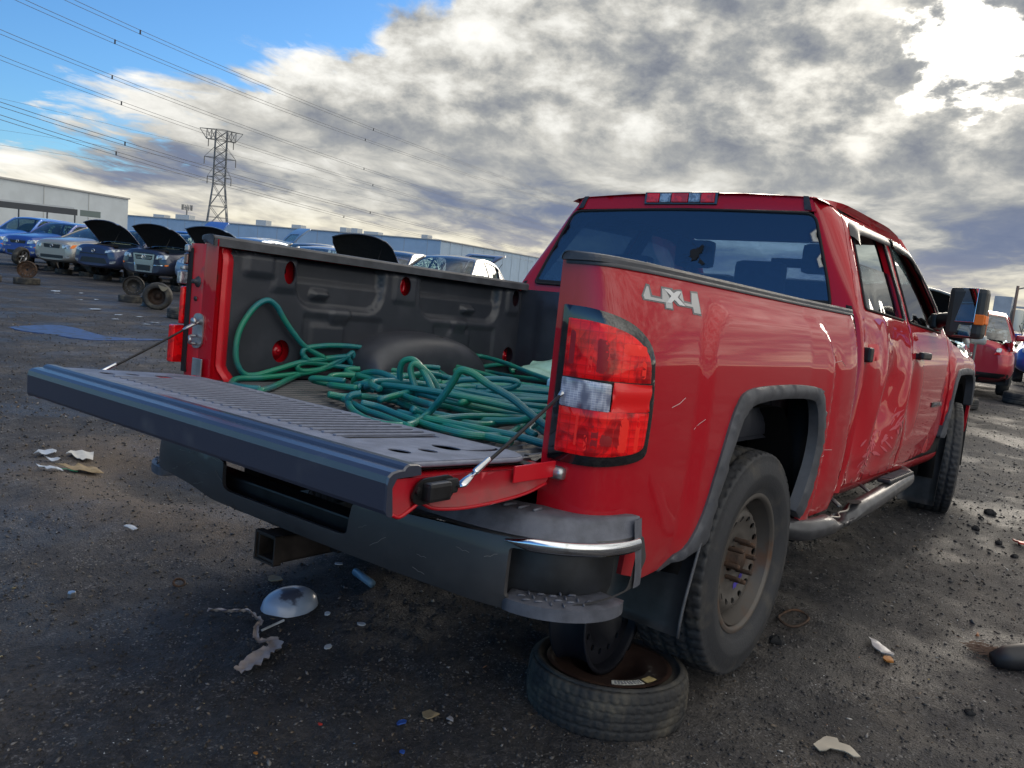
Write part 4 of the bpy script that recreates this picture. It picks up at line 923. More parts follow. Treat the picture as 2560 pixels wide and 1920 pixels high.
# ------------------------------------------------------------------ cab
def cabpt(x, z, sg, off=0): return (x, sg*(sidey(x, z)+off if sg < 0 else sidey(x, z, False)+off), z)
def cps(z): return float(np.interp(z, [1.385, 1.47, 1.61, 1.753, 1.84], [2.01, 2.04, 2.11, 2.19, 2.25]))  # slanting rear door edge
for sg in (-1, 1):
    f = lambda x, z: cabpt(x, z, sg)
    # rear door with its window opening
    rd = [(1.985, .625), (1.990, .95), (2.000, 1.17), (2.005, 1.30), (2.012, 1.385), (2.04, 1.47), (2.11, 1.61), (2.19, 1.753), (2.235, 1.835), (2.60, 1.852), (2.985, 1.862), (2.962, 1.70), (2.942, 1.55), (2.932, 1.40), (2.930, 1.17), (2.925, .95), (2.915, .66), (2.905, .628)]
    rw = rounded([(2.135, 1.402), (2.150, 1.46), (2.27, 1.715), (2.315, 1.79), (2.905, 1.815), (2.880, 1.60), (2.868, 1.392)], .022)
    d = panel('rear_door', rounded(rd, .015, 3), [rw], .022, f, .03, (0, -sg, 0), PAINT, truck, lip=.003, mback=SEATM)
    if sg < 0: d['label'] = 'crumpled rear door pushed in by a side impact'
    fd = [(2.922, .628), (2.932, .66), (2.942, .95), (2.947, 1.17), (2.948, 1.40), (2.958, 1.55), (2.978, 1.70), (3.000, 1.862), (3.30, 1.862), (3.50, 1.838), (3.74, 1.72), (3.95, 1.56), (4.075, 1.43), (4.10, 1.37), (4.10, 1.20), (4.09, .86), (4.04, .75), (3.95, .68), (3.86, .652)]
    fw = rounded([(2.995, 1.388), (3.005, 1.60), (3.045, 1.812), (3.30, 1.808), (3.46, 1.785), (3.66, 1.685), (3.86, 1.52), (3.93, 1.40), (3.90, 1.372)], .022)
    d2 = panel('front_door', rounded(fd, .02, 3), [fw], .026, f, .03, (0, -sg, 0), PAINT, truck, lip=.003, mback=SEATM)
    GL = glassmat('door_glass', (.34, .40, .42), ior=2.0)
    rlow = [(2.14, 1.40), (2.862, 1.392), (2.872, 1.625), (2.235, 1.615)] if sg < 0 else rw
    panel('window_glass', rlow, (), .06, lambda x, z: cabpt(x, z, sg, -.016), .004, (0, -sg, 0), GL, d, smooth=True)
    panel('window_glass', scale_about(fw, (3.4, 1.6), 1.01), (), .06, lambda x, z: cabpt(x, z, sg, -.016), .004, (0, -sg, 0), GL, d2, smooth=True)
    # black B-pillar trim and window edge seals
    panel('pillar_trim', [(2.885, 1.395), (2.898, 1.60), (2.925, 1.81), (2.972, 1.81), (2.94, 1.60), (2.925, 1.395)], (), .05, lambda x, z: cabpt(x, z, sg, .002), .004, (0, -sg, 0), PLBLK, d)
    for outl_, par in ((rw, d), (fw, d2)):
        obj('window_seal', *tube([cabpt(x, z, sg, .001) for x, z in resample(outl_, .04)]+[cabpt(*outl_[0], sg, .001)], .006, 6, False), DARK, par, True)
    # gap fillers behind the shut lines
    obj('door_jamb', *gridf(lambda u, v: cabpt(u, v, sg, -.022), np.linspace(1.975, 4.14, 50), np.linspace(.60, 1.37, 16)), DARK, truck, True)
    for xs_ in ([(1.99, 1.37), (2.03, 1.46), (2.09, 1.58), (2.16, 1.70), (2.235, 1.84)], [(2.935, 1.37), (2.945, 1.5), (2.97, 1.7), (2.99, 1.86)], [(2.2, 1.845), (2.6, 1.86), (3.1, 1.866), (3.5, 1.845), (3.74, 1.73), (3.95, 1.57), (4.10, 1.40)]):
        obj('door_jamb', *tube([cabpt(x+.012, z, sg, -.040) for x, z in resample(xs_, .04, False)], .022, 6), DARK, truck, True)
    # door handles
    for hx, par in ((2.075, d), (3.03, d2)):
        hy = 1.225 if hx < 3 else 1.225
        if sg < 0 and hx < 3:   # torn handle: stub and empty recess
            panel('handle_recess', rounded([(hx+.03, 1.17), (hx+.03, 1.25), (hx+.17, 1.255), (hx+.17, 1.185)], .02), (), .02, lambda x, z: cabpt(x, z, sg, .0015), .002, (0, -sg, 0), REDIN, par)
            p = cabpt(hx+.01, hy, sg, 0); obj('handle', *box(hx-.03, hx+.03, p[1]-.030, p[1]+.01, 1.170, 1.235, .010), BLKM, par)
        else:
            p = cabpt(hx+.10, hy, sg, 0); y0, y1 = sorted((p[1]+sg*.012, p[1]+sg*.042)); obj('handle', *box(hx, hx+.21, y0, y1, hy-.022, hy+.018, .012), BLKM, par)
            for q in (hx+.01, hx+.16): y0, y1 = sorted((p[1]-sg*.01, p[1]+sg*.02)); obj('handle_mount', *box(q, q+.04, y0, y1, hy-.02, hy+.01, .006), BLKM, par)
    # wind deflectors
    VIS = mat('smoked_visor', (.035, .036, .040), .35, 0, 0, .5)
    for path, par in (([(2.235, 1.735), (2.30, 1.802), (2.45, 1.822), (2.96, 1.838)], d), ([(3.02, 1.80), (3.04, 1.836), (3.28, 1.834), (3.48, 1.81), (3.70, 1.69), (3.90, 1.52), (3.955, 1.46)], d2)):
        pth = [(p.x, p.y) for p in catmull([(a, b, 0) for a, b in path], 6)]; V = []; F = []; n = 5
        for k, (x, z) in enumerate(pth):
            a = pth[min(k+1, len(pth)-1)]; b = pth[max(k-1, 0)]; tx, tz = a[0]-b[0], a[1]-b[1]; L = math.hypot(tx, tz); nx, nz_ = tz/L, -tx/L
            for o_, w in ((.002, 0), (.016, .012), (.026, .035), (.024, .062), (.018, .064)): V.append(cabpt(x+nx*w, z+nz_*w, sg, o_))
        for k in range(len(pth)-1):
            for i in range(n-1): F.append((k*n+i, k*n+i+1, (k+1)*n+i+1, (k+1)*n+i))
        obj('wind_deflector', V, F, VIS, par, True)
    # front wing
    wg = [(4.105, .72), (4.108, 1.37), (4.30, 1.32), (4.9, 1.26), (5.35, 1.18), (5.42, .75), (5.20, .70), (5.13, .70), (5.12, .90), (5.07, 1.06), (4.97, 1.135), (4.80, 1.152), (4.46, 1.150), (4.30, 1.13), (4.20, 1.05), (4.155, .92), (4.13, .78)]
    panel('front_wing', rounded(wg, .01, 3), (), .03, lambda x, z: (x, sg*(sidey(x, z, False)-.03*ssf(x, 5.1, 5.45)), z), .02, (0, -sg, 0), PAINT, truck, lip=.003)
    fo = [(4.095, .72), (4.125, .92), (4.18, 1.07), (4.28, 1.148), (4.46, 1.168), (4.80, 1.170), (4.98, 1.152), (5.09, 1.07), (5.14, .90)]; fi = [(5.10, .90), (5.05, 1.05), (4.96, 1.115), (4.80, 1.128), (4.46, 1.126), (4.31, 1.11), (4.22, 1.04), (4.17, .92), (4.14, .72)]
    panel('wheel_arch_flare', smooth2(fo)+smooth2(fi), (), .02, lambda x, z: (x, sg*(sidey(x, z, False)+.014), z), .05, (0, -sg, 0), FLARE, truck, lip=.008)
    # rocker
    obj('rocker', *gridf(lambda x, v: (x, sg*(.935-.05*v**2+.0), .628-.075*v), np.linspace(1.85, 4.10, 20), np.linspace(0, 1, 5)), PAINT, truck, True)
# badge
bd = obj('badge', *box(3.60, 3.92, -.9585, -.9545, .930, .958, .001), BLKM, truck)
for v in bd.data.vertices: v.co.y = -(sidey(v.co.x, v.co.z)+(.005 if v.co.y < -.956 else 0))
tcv = bpy.data.curves.new('badge_letters', 'FONT'); tcv.body = 'SIERRA'; tcv.size = .040; tcv.extrude = .0015; tcv.space_character = 1.25; tcv.offset = .0006
to = bpy.data.objects.new('badge_letters', tcv); COL.objects.link(to)
dg = bpy.context.evaluated_depsgraph_get(); mt = bpy.data.meshes.new_from_object(to.evaluated_get(dg)); bpy.data.objects.remove(to)
xs_ = [v.co.x for v in mt.vertices]; w_ = max(xs_)
for v in mt.vertices: u, h_, e_ = v.co; X_ = 3.905-u/w_*.285*0 ; v.co = (3.615+u/w_*.29, -(sidey(3.76, .94)+.0065+e_), .931+h_*.9)
to = bpy.data.objects.new('badge_letters', mt); COL.objects.link(to); to.parent = bd; mt.materials.append(CHROME)
# C pillar / cab corner: from door edge round to the back window
def corner(u, v, sg):
    z = .60+(1.888-.60)*v; zz = min(z, 1.888)
    xd = float(np.interp(zz, [.6, 1.30, 1.385, 1.47, 1.61, 1.753, 1.84, 1.89], [1.975, 1.995, 2.002, 2.03, 2.10, 2.18, 2.225, 2.26])); yd = sidey(xd, zz, False)-.003
    xr = float(np.interp(zz, [.6, 1.385, 1.889], [1.905, 1.985, 2.108])); yr = float(np.interp(zz, [.6, 1.385, 1.80, 1.889], [.78, .80, .645, .615]))
    a = Vector((xd, yd, 0)); b = Vector((xr, yr, 0)); c = Vector((xr+.004, yd-.010, 0))
    p = (1-u)**2*a+2*u*(1-u)*c+u*u*b
    return (p.x, sg*p.y, z)
for sg in (-1, 1):
    V, F = gridf(lambda u, v: corner(u, v, sg), np.linspace(0, 1, 18), np.linspace(0, 1, 34)); obj('cab_corner', V, F, PAINT, truck, True)
def xr(z): return float(np.interp(z, [.6, 1.385, 1.889, 1.92], [1.905, 1.985, 2.108, 2.116]))
def wallx(y, z): return xr(z)-.020*(1-(y/.8)**2)
# back wall below glass, header above
panel('cab_back', [(-.80, .62), (-.80, 1.394), (.80, 1.394), (.80, .62)], (), .08, lambda y, z: (wallx(y, z), y, z), .02, (1, 0, 0), PAINT, truck)
hd = [(-.652, 1.818), (-.618, 1.886), (-.3, 1.902), (.0, 1.906), (.3, 1.902), (.618, 1.886), (.652, 1.818), (0, 1.828)]
panel('roof_header', hd, (), .03, lambda y, z: (wallx(y, z)-.004, y, z), .02, (1, 0, 0), PAINT, truck, lip=.002)
for sg in (-1, 1):
    panel('roof_ditch', [(sg*.600, 1.826), (sg*.582, 1.889), (sg*.606, 1.888), (sg*.632, 1.822)], (), .03, lambda y, z: (wallx(y, z)-.010, y, z), .01, (1, 0, 0), PLBLK, truck)
gl = rounded([(-.802, 1.397, .02), (-.770, 1.50, .3), (-.652, 1.806, .045), (.0, 1.822, .5), (.652, 1.806, .045), (.770, 1.50, .3), (.802, 1.397, .02), (0, 1.394, .4)], .02, 4)
rw_ = panel('rear_window', gl, (), .06, lambda y, z: (wallx(y, z)-.006, y, z), .005, (1, 0, 0), GLASSR, truck)
rw_['label'] = 'wide tinted rear window with a dark splintered hole'
pe = resample(gl, .03); obj('window_seal', *tube([(wallx(y, z)-.006, y, z) for y, z in pe+[pe[0]]], .007, 6, False), DARK, rw_, True)
# lower frit band
panel('frit_band', [(-.80, 1.397), (-.795, 1.418), (0, 1.412), (.795, 1.418), (.80, 1.397)], (), .08, lambda y, z: (wallx(y, z)-.0075, y, z), .001, (1, 0, 0), DARK, rw_)
rg = random.Random(3); cy0, cz0 = -.125, 1.602
hole_ = []
for k in range(34):
    a = 2*math.pi*k/34; r = .027*(1+.22*rg.uniform(-1, 1)+.25*math.sin(3*a+1)+.12*math.sin(7*a)); hole_.append((cy0+r*math.cos(a)-.35*r*math.sin(a), cz0+r*1.25*math.sin(a)))
panel('glass_hole', hole_, (), .02, lambda y, z: (wallx(y, z)-.0095, y, z), .002, (1, 0, 0), DARK, rw_, smooth=False)
panel('glass_hole', [(cy0-.030, cz0-.030), (cy0-.022, cz0-.045), (cy0-.045, cz0-.058), (cy0-.058, cz0-.050), (cy0-.042, cz0-.036)], (), .02, lambda y, z: (wallx(y, z)-.0095, y, z), .002, (1, 0, 0), DARK, rw_, smooth=False)
for k in range(16):
    a = rg.uniform(0, 6.28); L = rg.uniform(.03, .07); p = [(cy0+.02*math.cos(a), cz0+.02*math.sin(a))]
    for q in range(4): a += rg.uniform(-.35, .35); p.append((p[-1][0]+L/4*math.cos(a), p[-1][1]+L/4*math.sin(a)*.8))
    p = [q for q in p if q[1] > 1.42]
    if len(p) > 1: obj('crack', *tube([(wallx(y, z)-.0115, y, z) for y, z in p], .0004, 4), DARK, rw_)
# high brake lamp
bl = obj('high_brake_lamp', *xf(box(-.014, .01, -.20, .20, 1.842, 1.906, .006), Matrix.Translation((wallx(0, 1.87)-.0, .026, 0))), GBLK, truck)
for y0, y1, mm in ((-.185, -.115, LENSR), (-.11, -.05, LENSW), (-.045, .045, LENSR), (.05, .11, LENSW), (.115, .185, LENSR)):
    obj('lens', *xf(box(-.022, .0, y0, y1, 1.853, 1.899, .004), Matrix.Translation((wallx(0, 1.87), .026, 0))), mm, bl)
# roof
def roof(x, t):
    xe = float(np.interp(abs(t), [0, 1], [0, 1])); half = float(np.interp(x, [2.09, 2.3, 3.1, 3.5], [.645, .705, .715, .690]))
    y = half*t; zc_ = float(np.interp(x, [2.09, 2.13, 2.2, 2.5, 3.0, 3.35, 3.55], [1.900, 1.914, 1.922, 1.938, 1.944, 1.930, 1.896])); ze = float(np.interp(x, [2.09, 2.2, 2.5, 3.0, 3.35, 3.55], [1.878, 1.886, 1.890, 1.892, 1.884, 1.852]))
    k = abs(t)**2.6; return (x - (.018*(1-t*t) if x < 2.12 else 0), y, zc_*(1-k)+ze*k)
V, F = gridf(roof, list(np.linspace(2.09, 2.25, 6))+list(np.linspace(2.35, 3.55, 16)), np.linspace(-1, 1, 25)); obj('roof', V, F, PAINT, truck, True)
V, F = gridf(lambda x, t: (lambda a, b: tuple(a[i]*(1-t)+b[i]*t for i in range(3)))(roof(x, -1), (x, -(sidey(x, 1.862, False)-.004), 1.862 if x < 3.3 else float(np.interp(x, [3.3, 3.55], [1.862, 1.81])))), np.linspace(2.09, 3.55, 24), [0, .5, 1]); obj('roof_rail', V, F, PAINT, truck, True)
V, F = gridf(lambda x, t: (lambda a, b: tuple(a[i]*(1-t)+b[i]*t for i in range(3)))(roof(x, 1), (x, (sidey(x, 1.862, False)-.004), 1.862 if x < 3.3 else float(np.interp(x, [3.3, 3.55], [1.862, 1.81])))), np.linspace(2.09, 3.55, 24), [0, .5, 1]); obj('roof_rail', V, F, PAINT, truck, True)
obj('roof_lining', *box(2.13, 3.5, -.60, .60, 1.845, 1.862), mat('headliner', (.10, .10, .10), .9), truck)
# windscreen, A pillars, bonnet, nose
V, F = gridf(lambda u, t: (3.555+.72*u-.10*t*t*0-.10*abs(t)**2, t*(.64+.13*u), 1.890-.46*u-.05*t*t*0), np.linspace(0, 1, 6), np.linspace(-1, 1, 9)); obj('windscreen', V, F, GLASSC, truck, True)
for sg in (-1, 1): obj('a_pillar', *tube([(3.50, sg*.665, 1.865), (3.70, sg*.70, 1.77), (3.95, sg*.755, 1.60), (4.16, sg*.80, 1.42)], [.028, .032, .036, .04], 8), PAINT, truck, True)
V, F = gridf(lambda x, t: (x, t*.83, 1.40-.10*(x-4.15)-.03*t*t-.14*ssf(x, 5.1, 5.45)), np.linspace(4.15, 5.45, 14), np.linspace(-1, 1, 13)); obj('bonnet', V, F, PAINT, truck, True)
obj('nose', *box(5.30, 5.55, -.88, .88, .62, 1.20, .04), PLBLK, truck)
# interior
for sg in (-1, 1):
    V, F = gridf(lambda u, v: (lambda q: (q[0]+.018, q[1]*(1-.018), q[2]))(corner(.02+.93*u, .58+.41*v, sg)), np.linspace(0, 1, 9), np.linspace(0, 1, 6)); obj('pillar_lining', V, F, SEATM, truck)
def seat(x, y, w, parent=truck):
    s = empty('seat', (x, y, .75), parent=parent)
    obj('backrest', *xf(box(-.07, .07, -w/2, w/2, .0, .60, .04), Matrix.Translation((-.05, 0, .25)) @ Matrix.Rotation(math.radians(-12), 4, 'Y')), SEATM, s)
    obj('cushion', *box(-.05, .45, -w/2, w/2, .10, .25, .04), SEATM, s)
    for k in ([0] if w < .8 else [-w*.28, w*.28]):
        obj('headrest', *xf(box(-.045, .045, -.125+k, .125+k, .0, .17, .035), Matrix.Translation((-.20, 0, .87))), SEATM, s)
    return s
seat(3.28, .40, .50); seat(3.28, -.40, .50); seat(2.45, .0, 1.30).location.z = .56
obj('dashboard', *box(3.85, 4.15, -.78, .78, 1.05, 1.36, .06), SEATM, truck)
obj('steering_wheel', *tube([(3.72+.05*math.cos(t), .40+.18*math.sin(t), 1.25+.17*math.cos(t)) for t in np.linspace(0, 6.283, 25)], .014, 6, False), SEATM, truck, True)
obj('rear_view_mirror', *box(3.62, 3.65, -.12, .12, 1.70, 1.76, .01), DARK, truck)
# towing mirror
mr = empty('wing_mirror', (3.60, -.92, 1.42), parent=truck)
def PM(o): o.parent = mr; o.location = Vector(o.location)-mr.location; return o
PM(obj('mirror_arm', *tube(catmull([(3.66, -.90, 1.43), (3.60, -.955, 1.445), (3.56, -1.03, 1.45)], 5), [.045]*4+[.04]*4+[.036]*3, 10), BLKM, None, True))
PM(obj('mirror_foot', *box(3.58, 3.80, -.925, -.885, 1.385, 1.475, .015), BLKM))
PM(obj('mirror_housing', *box(3.485, 3.62, -1.175, -.985, 1.348, 1.630, .028), mat('mirror_shell', (.032, .032, .030), .45, 0, 0, .5)))
MIR = mat('mirror_glass', (.75, .8, .8), .02, 1)
PM(obj('mirror_glass', *xf(box(-.003, 0, -.067, .067, -.095, .095, .002), Matrix.Translation((3.484, -1.068, 1.530)) @ Matrix.Rotation(math.radians(-14), 4, 'Z') @ Matrix.Rotation(math.radians(3), 4, 'Y')), MIR))
PM(obj('mirror_glass', *xf(box(-.003, 0, -.062, .062, -.033, .033, .002), Matrix.Translation((3.484, -1.064, 1.388)) @ Matrix.Rotation(math.radians(-18), 4, 'Z') @ Matrix.Rotation(math.radians(3), 4, 'Y')), MIR))
PM(obj('indicator', *box(3.495, 3.60, -1.183, -1.168, 1.430, 1.480, .006), mat('amber_lens', (.90, .20, .01), .4)))
PM(obj('indicator', *box(3.476, 3.492, -1.177, -1.128, 1.425, 1.482, .004), MATS['amber_lens']))
# side step bar, crushed in the middle
pth = catmull([(1.42, -.90, .52), (1.52, -.955, .505), (1.70, -.985, .505), (1.95, -.975, .500), (2.15, -.985, .512), (2.45, -.99, .528), (2.85, -.985, .548), (3.12, -.975, .560), (3.22, -.93, .566), (3.22, -.87, .568), (3.14, -.84, .568)], 8)
rr_ = [.043*(1-.10*math.exp(-((p.x-1.78)/.10)**2)) for p in pth]
sb = obj('side_step', *tube(pth, rr_, 20), mat('step_bar', (.085, .086, .095), .35, .5, .2, .5, var=.3, vscale=12), truck, True); sb['label'] = 'grey tubular side step, crushed near its rear end'
for v in sb.data.vertices:
    q = math.exp(-((v.co.x-1.93)/.13)**2)*ssf(v.co.z, .50, .53); v.co.z -= .055*q; v.co.y += .012*q*math.sin(v.co.x*60)
    q = math.exp(-((v.co.x-1.74)/.05)**2); v.co.z -= .012*q*math.cos(v.co.y*30)
obj('step_pad', *box(2.62, 3.12, -1.012, -.945, .583, .604, .008), PLBLK, sb)
for k in range(12): obj('tread_rib', *box(2.66+k*.036, 2.674+k*.036, -1.006, -.952, .602, .609, .002), FLARE, sb)
V, F = tube(catmull([(1.80, -.975, .525), (1.87, -.992, .517), (1.93, -.970, .523), (2.0, -.985, .527), (2.06, -.975, .536), (2.12, -.965, .548)], 4), .0045, 5); obj('torn_edge', V, F, mat('torn_metal', (.45, .42, .38), .45, .8), sb, True)
V, F = lathe([(.001, 0), (.055, 0)], 20, (2.10, -.985, .552), 'z'); obj('torn_hole', [(2.10+(a-2.10)*1.05, -.985+(b+.985)*.52, c+.002) for a, b, c in V], F, DARK, sb)
for bx in (1.95, 2.45, 3.02): obj('step_bracket', *tube(catmull([(bx, -.97, .545), (bx+.02, -.92, .57), (bx+.05, -.85, .59)], 5), .014, 8, flat=.5), sb.data.materials[0], sb, True)
# pale scuffs on the crushed door
rg = random.Random(9)
SCUFF = mat('scuffed_paint', (.50, .085, .11), .6)
for k in range(46):
    x0_ = rg.uniform(2.15, 2.75); z0_ = .70+(x0_-2.15)*.28+rg.uniform(-.05, .09); a = math.radians(rg.choice([25, 30, 40, -20])+rg.uniform(-14, 14)); L = rg.uniform(.02, .13)
    w = rg.uniform(.002, .010); p = [(x0_+L*t*math.cos(a), z0_+L*t*math.sin(a)) for t in np.linspace(0, 1, 6)]
    outl_ = [(x, z+w*math.sin(math.pi*i/5)+.001+rg.uniform(0, .003)) for i, (x, z) in enumerate(p)]+[(x, z-w*math.sin(math.pi*i/5)-.001) for i, (x, z) in list(enumerate(p))[::-1]]
    panel('scuff', outl_, (), .03, lambda x, z: cabpt(x, z, -1, .0016), .001, (0, 1, 0), SCUFF, truck)

HOSE=[[[0.531,0.77,0.953],[0.431,0.77,0.995],[0.365,0.77,1.049],[0.315,0.77,1.102],[0.274,0.77,1.151],[0.229,0.77,1.169],[0.177,0.77,1.138],[0.129,0.77,1.068],[0.111,0.77,1.002],[0.117,0.77,0.932],[0.152,0.77,0.885],[0.207,0.77,0.88],[0.298,0.77,0.902],[0.407,0.77,0.931],[0.531,0.77,0.95],[0.647,0.77,0.962]],
[[0.631,0.77,0.955],[0.535,0.77,0.914],[0.404,0.77,0.88],[0.123,0.525,0.872],[-0.04,0.386,0.874]],
[[-0.003,0.439,0.874],[-0.033,0.493,0.872],[-0.012,0.59,0.872],[0.095,0.713,0.872],[0.205,0.736,0.872],[0.351,0.77,0.88],[0.473,0.77,0.894],[0.584,0.77,0.924],[0.664,0.77,0.969]],
[[0.536,0.77,0.907],[0.441,0.77,0.897],[0.402,0.77,0.906],[0.407,0.77,0.925],[0.469,0.77,0.932],[0.584,0.77,0.921],[0.705,0.73,0.914],[0.757,0.641,0.923],[0.798,0.569,0.922]],
[[0.436,0.77,0.951],[0.418,0.77,0.969],[0.432,0.77,0.989],[0.494,0.77,1.0],[0.575,0.77,1.006],[0.703,0.77,1.004],[0.841,0.77,0.987],[1.009,0.77,0.963],[1.145,0.77,0.951]],
[[0.42,0.77,0.957],[0.468,0.77,0.939],[0.58,0.77,0.954],[0.664,0.77,0.962]],
[[0.696,0.77,0.916],[0.661,0.77,0.956],[0.68,0.77,0.979],[0.696,0.77,0.956],[0.756,0.77,0.93],[0.85,0.77,0.914],[0.984,0.757,0.906],[1.038,0.661,0.912]],
[[0.708,0.77,0.963],[0.846,0.77,0.952],[0.991,0.77,0.948],[1.189,0.759,0.938],[1.185,0.606,0.942],[1.175,0.453,0.933],[1.159,0.276,0.921],[1.154,0.22,0.922]],
[[0.381,0.147,0.912],[0.359,0.144,0.968],[0.353,0.128,1.009],[0.361,0.099,1.023],[0.367,0.066,1.011],[0.367,0.023,0.973],[0.364,-0.014,0.935],[0.36,-0.044,0.902]],
[[0.345,0.03,0.902],[0.339,0.056,0.952],[0.337,0.071,0.994],[0.349,0.063,1.011],[0.372,0.038,0.993],[0.395,0.011,0.958],[0.413,-0.009,0.912]],
[[0.37,0.109,0.912],[0.385,0.19,0.94],[0.393,0.282,0.953],[0.396,0.368,0.939],[0.401,0.422,0.908],[0.413,0.441,0.882]],
[[1.112,0.77,0.965],[1.14,0.77,0.992],[1.227,0.77,0.983],[1.345,0.77,0.947],[1.467,0.77,0.917],[1.587,0.744,0.905],[1.551,0.563,0.905],[1.48,0.266,0.922]],
[[1.44,0.77,0.94],[1.446,0.77,0.98],[1.543,0.77,0.982],[1.528,0.603,0.97],[1.461,0.403,0.948],[1.385,0.201,0.931],[1.334,0.086,0.912]],
[[2.301,0.742,0.902],[2.211,0.769,0.916],[1.996,0.77,0.931],[1.782,0.77,0.946],[1.613,0.77,0.935],[1.492,0.77,0.917]],
[[0.108,0.057,0.912],[0.078,0.074,0.902],[0.068,0.066,0.876],[-0.025,-0.077,0.872],[-0.079,-0.205,0.872],[-0.067,-0.275,0.872],[0.002,-0.28,0.872],[0.145,-0.203,0.882],[0.154,-0.252,0.942],[0.158,-0.286,0.994],[0.16,-0.311,1.033],[0.171,-0.35,1.031],[0.182,-0.405,1.006],[0.199,-0.484,0.976],[0.209,-0.549,0.94],[0.219,-0.612,0.91],[0.229,-0.667,0.892]],
[[0.149,0.257,0.877],[0.118,0.141,0.879],[0.059,-0.018,0.872],[0.023,-0.148,0.872],[-0.048,-0.331,0.874]],
[[0.077,0.18,0.892],[0.123,0.162,0.886],[0.168,0.145,0.89],[0.245,0.114,0.886],[0.351,0.069,0.874],[0.435,-0.001,0.872],[0.441,-0.14,0.872],[0.577,-0.168,0.872],[0.799,-0.139,0.884],[0.918,-0.197,0.902]],
[[0.089,-0.251,0.882],[0.111,-0.362,0.881],[0.129,-0.466,0.88],[0.145,-0.567,0.879],[0.157,-0.661,0.873],[0.164,-0.713,0.874]],
[[0.083,0.025,0.887],[0.117,-0.026,0.879],[0.089,-0.16,0.872],[0.038,-0.369,0.872],[0.052,-0.474,0.872],[0.153,-0.506,0.872],[0.333,-0.424,0.872],[0.377,-0.407,0.882]],
[[0.114,-0.171,0.897],[0.171,-0.179,0.877],[0.206,-0.246,0.872],[0.242,-0.342,0.872],[0.386,-0.32,0.872],[0.594,-0.257,0.88],[0.697,-0.282,0.892]],
[[0.503,0.069,0.922],[0.538,0.029,0.956],[0.591,-0.035,0.97],[0.644,-0.1,0.979],[0.676,-0.14,0.973],[0.663,-0.125,0.954],[0.612,-0.06,0.928],[0.565,-0.001,0.891],[0.538,0.036,0.892],[0.525,0.057,0.912]],
[[0.331,-0.176,0.912],[0.586,-0.085,0.904],[0.882,-0.0,0.897],[1.112,0.051,0.893],[1.278,0.09,0.912]],
[[0.762,0.166,0.912],[0.76,0.099,0.903],[0.759,0.02,0.903],[0.756,-0.059,0.899],[0.75,-0.172,0.902]],
[[0.353,-0.461,0.892],[0.293,-0.54,0.885],[0.238,-0.613,0.882]],
[[0.518,0.638,0.892],[0.48,0.554,0.872],[0.39,0.387,0.872],[0.392,0.306,0.889],[0.341,0.172,0.903],[0.258,-0.019,0.905],[0.164,-0.214,0.912]],
[[0.305,0.293,0.892],[0.352,0.315,0.911],[0.447,0.336,0.92],[0.564,0.356,0.923],[0.745,0.382,0.939],[0.954,0.395,0.912]],
[[0.638,0.77,0.888],[0.761,0.77,0.889],[0.9,0.718,0.883],[1.011,0.63,0.873],[1.123,0.544,0.892]],
[[0.135,-0.092,0.874],[0.122,-0.226,0.872],[0.089,-0.383,0.872],[0.08,-0.508,0.872],[0.079,-0.591,0.874]],
[[0.153,0.016,0.897],[0.329,0.052,0.915],[0.509,0.074,0.921],[0.696,0.086,0.924],[0.939,0.086,0.916],[1.143,0.075,0.902]],
[[0.098,-0.281,0.882],[0.23,-0.287,0.888],[0.367,-0.301,0.885],[0.508,-0.322,0.878],[0.617,-0.34,0.882]],
[[1.147,0.77,0.936],[1.012,0.541,0.92],[0.855,0.351,0.918],[0.657,0.129,0.912]],
[[0.403,0.369,0.892],[0.42,0.303,0.895],[0.436,0.24,0.916],[0.459,0.143,0.917],[0.485,0.011,0.891],[0.517,-0.145,0.881],[0.551,-0.321,0.892]],
[[0.396,0.276,0.882],[0.301,0.056,0.872],[0.254,-0.135,0.872],[0.293,-0.267,0.872],[0.326,-0.426,0.895],[0.305,-0.525,0.933],[0.298,-0.537,0.926],[0.216,-0.544,0.894],[0.204,-0.578,0.882]]]

# ------------------------------------------------------------------ cargo in the bed: each lies loose, so each is a thing of its own
def W_(p): return TM @ Vector(p)
mb = MB(); uvl = []; rg = random.Random(21)
HS = list(HOSE)
for k in range(34):    # buried strands of the same heap: long flat loops lying across the bed
    cx, cy = rg.uniform(.40, 1.15), rg.uniform(-.36, .36); a0 = rg.uniform(0, 6.28); rx, ry = rg.uniform(.26, .50), rg.uniform(.05, .18); sp = rg.choice((-1, 1))*rg.uniform(2.2, 4.4)
    th = rg.uniform(-1.25, -.75); z0 = .876+rg.uniform(0, .040); up_ = rg.uniform(.01, .045); ct, st_ = math.cos(th), math.sin(th)
    HS.append([[cx+rx*math.cos(a0+sp*t)*ct-ry*math.sin(a0+sp*t)*st_, cy+rx*math.cos(a0+sp*t)*st_+ry*math.sin(a0+sp*t)*ct+.02*math.sin(3*t+k), z0+up_*math.sin(2.2*t+k)**2] for t in np.linspace(0, 1, 16)])
for path in HS:
    path = [(min(p[0], 1.80), max(min(p[1], .765), -.74), max(p[2], .872)) for p in path]
    p = catmull(path, 9); u = []
    V, F = tube(p, .0114, 9, True, uvout=u)
    mb.add([tuple(W_(v)) for v in V], F); uvl += u
m = bpy.data.materials.new('woven_hose'); m.use_nodes = True; T = NT(m.node_tree); bs = T.n['Principled BSDF']
uvn = T.node('ShaderNodeTexCoord').outputs['UV']; x, y, z = T.sep(uvn)
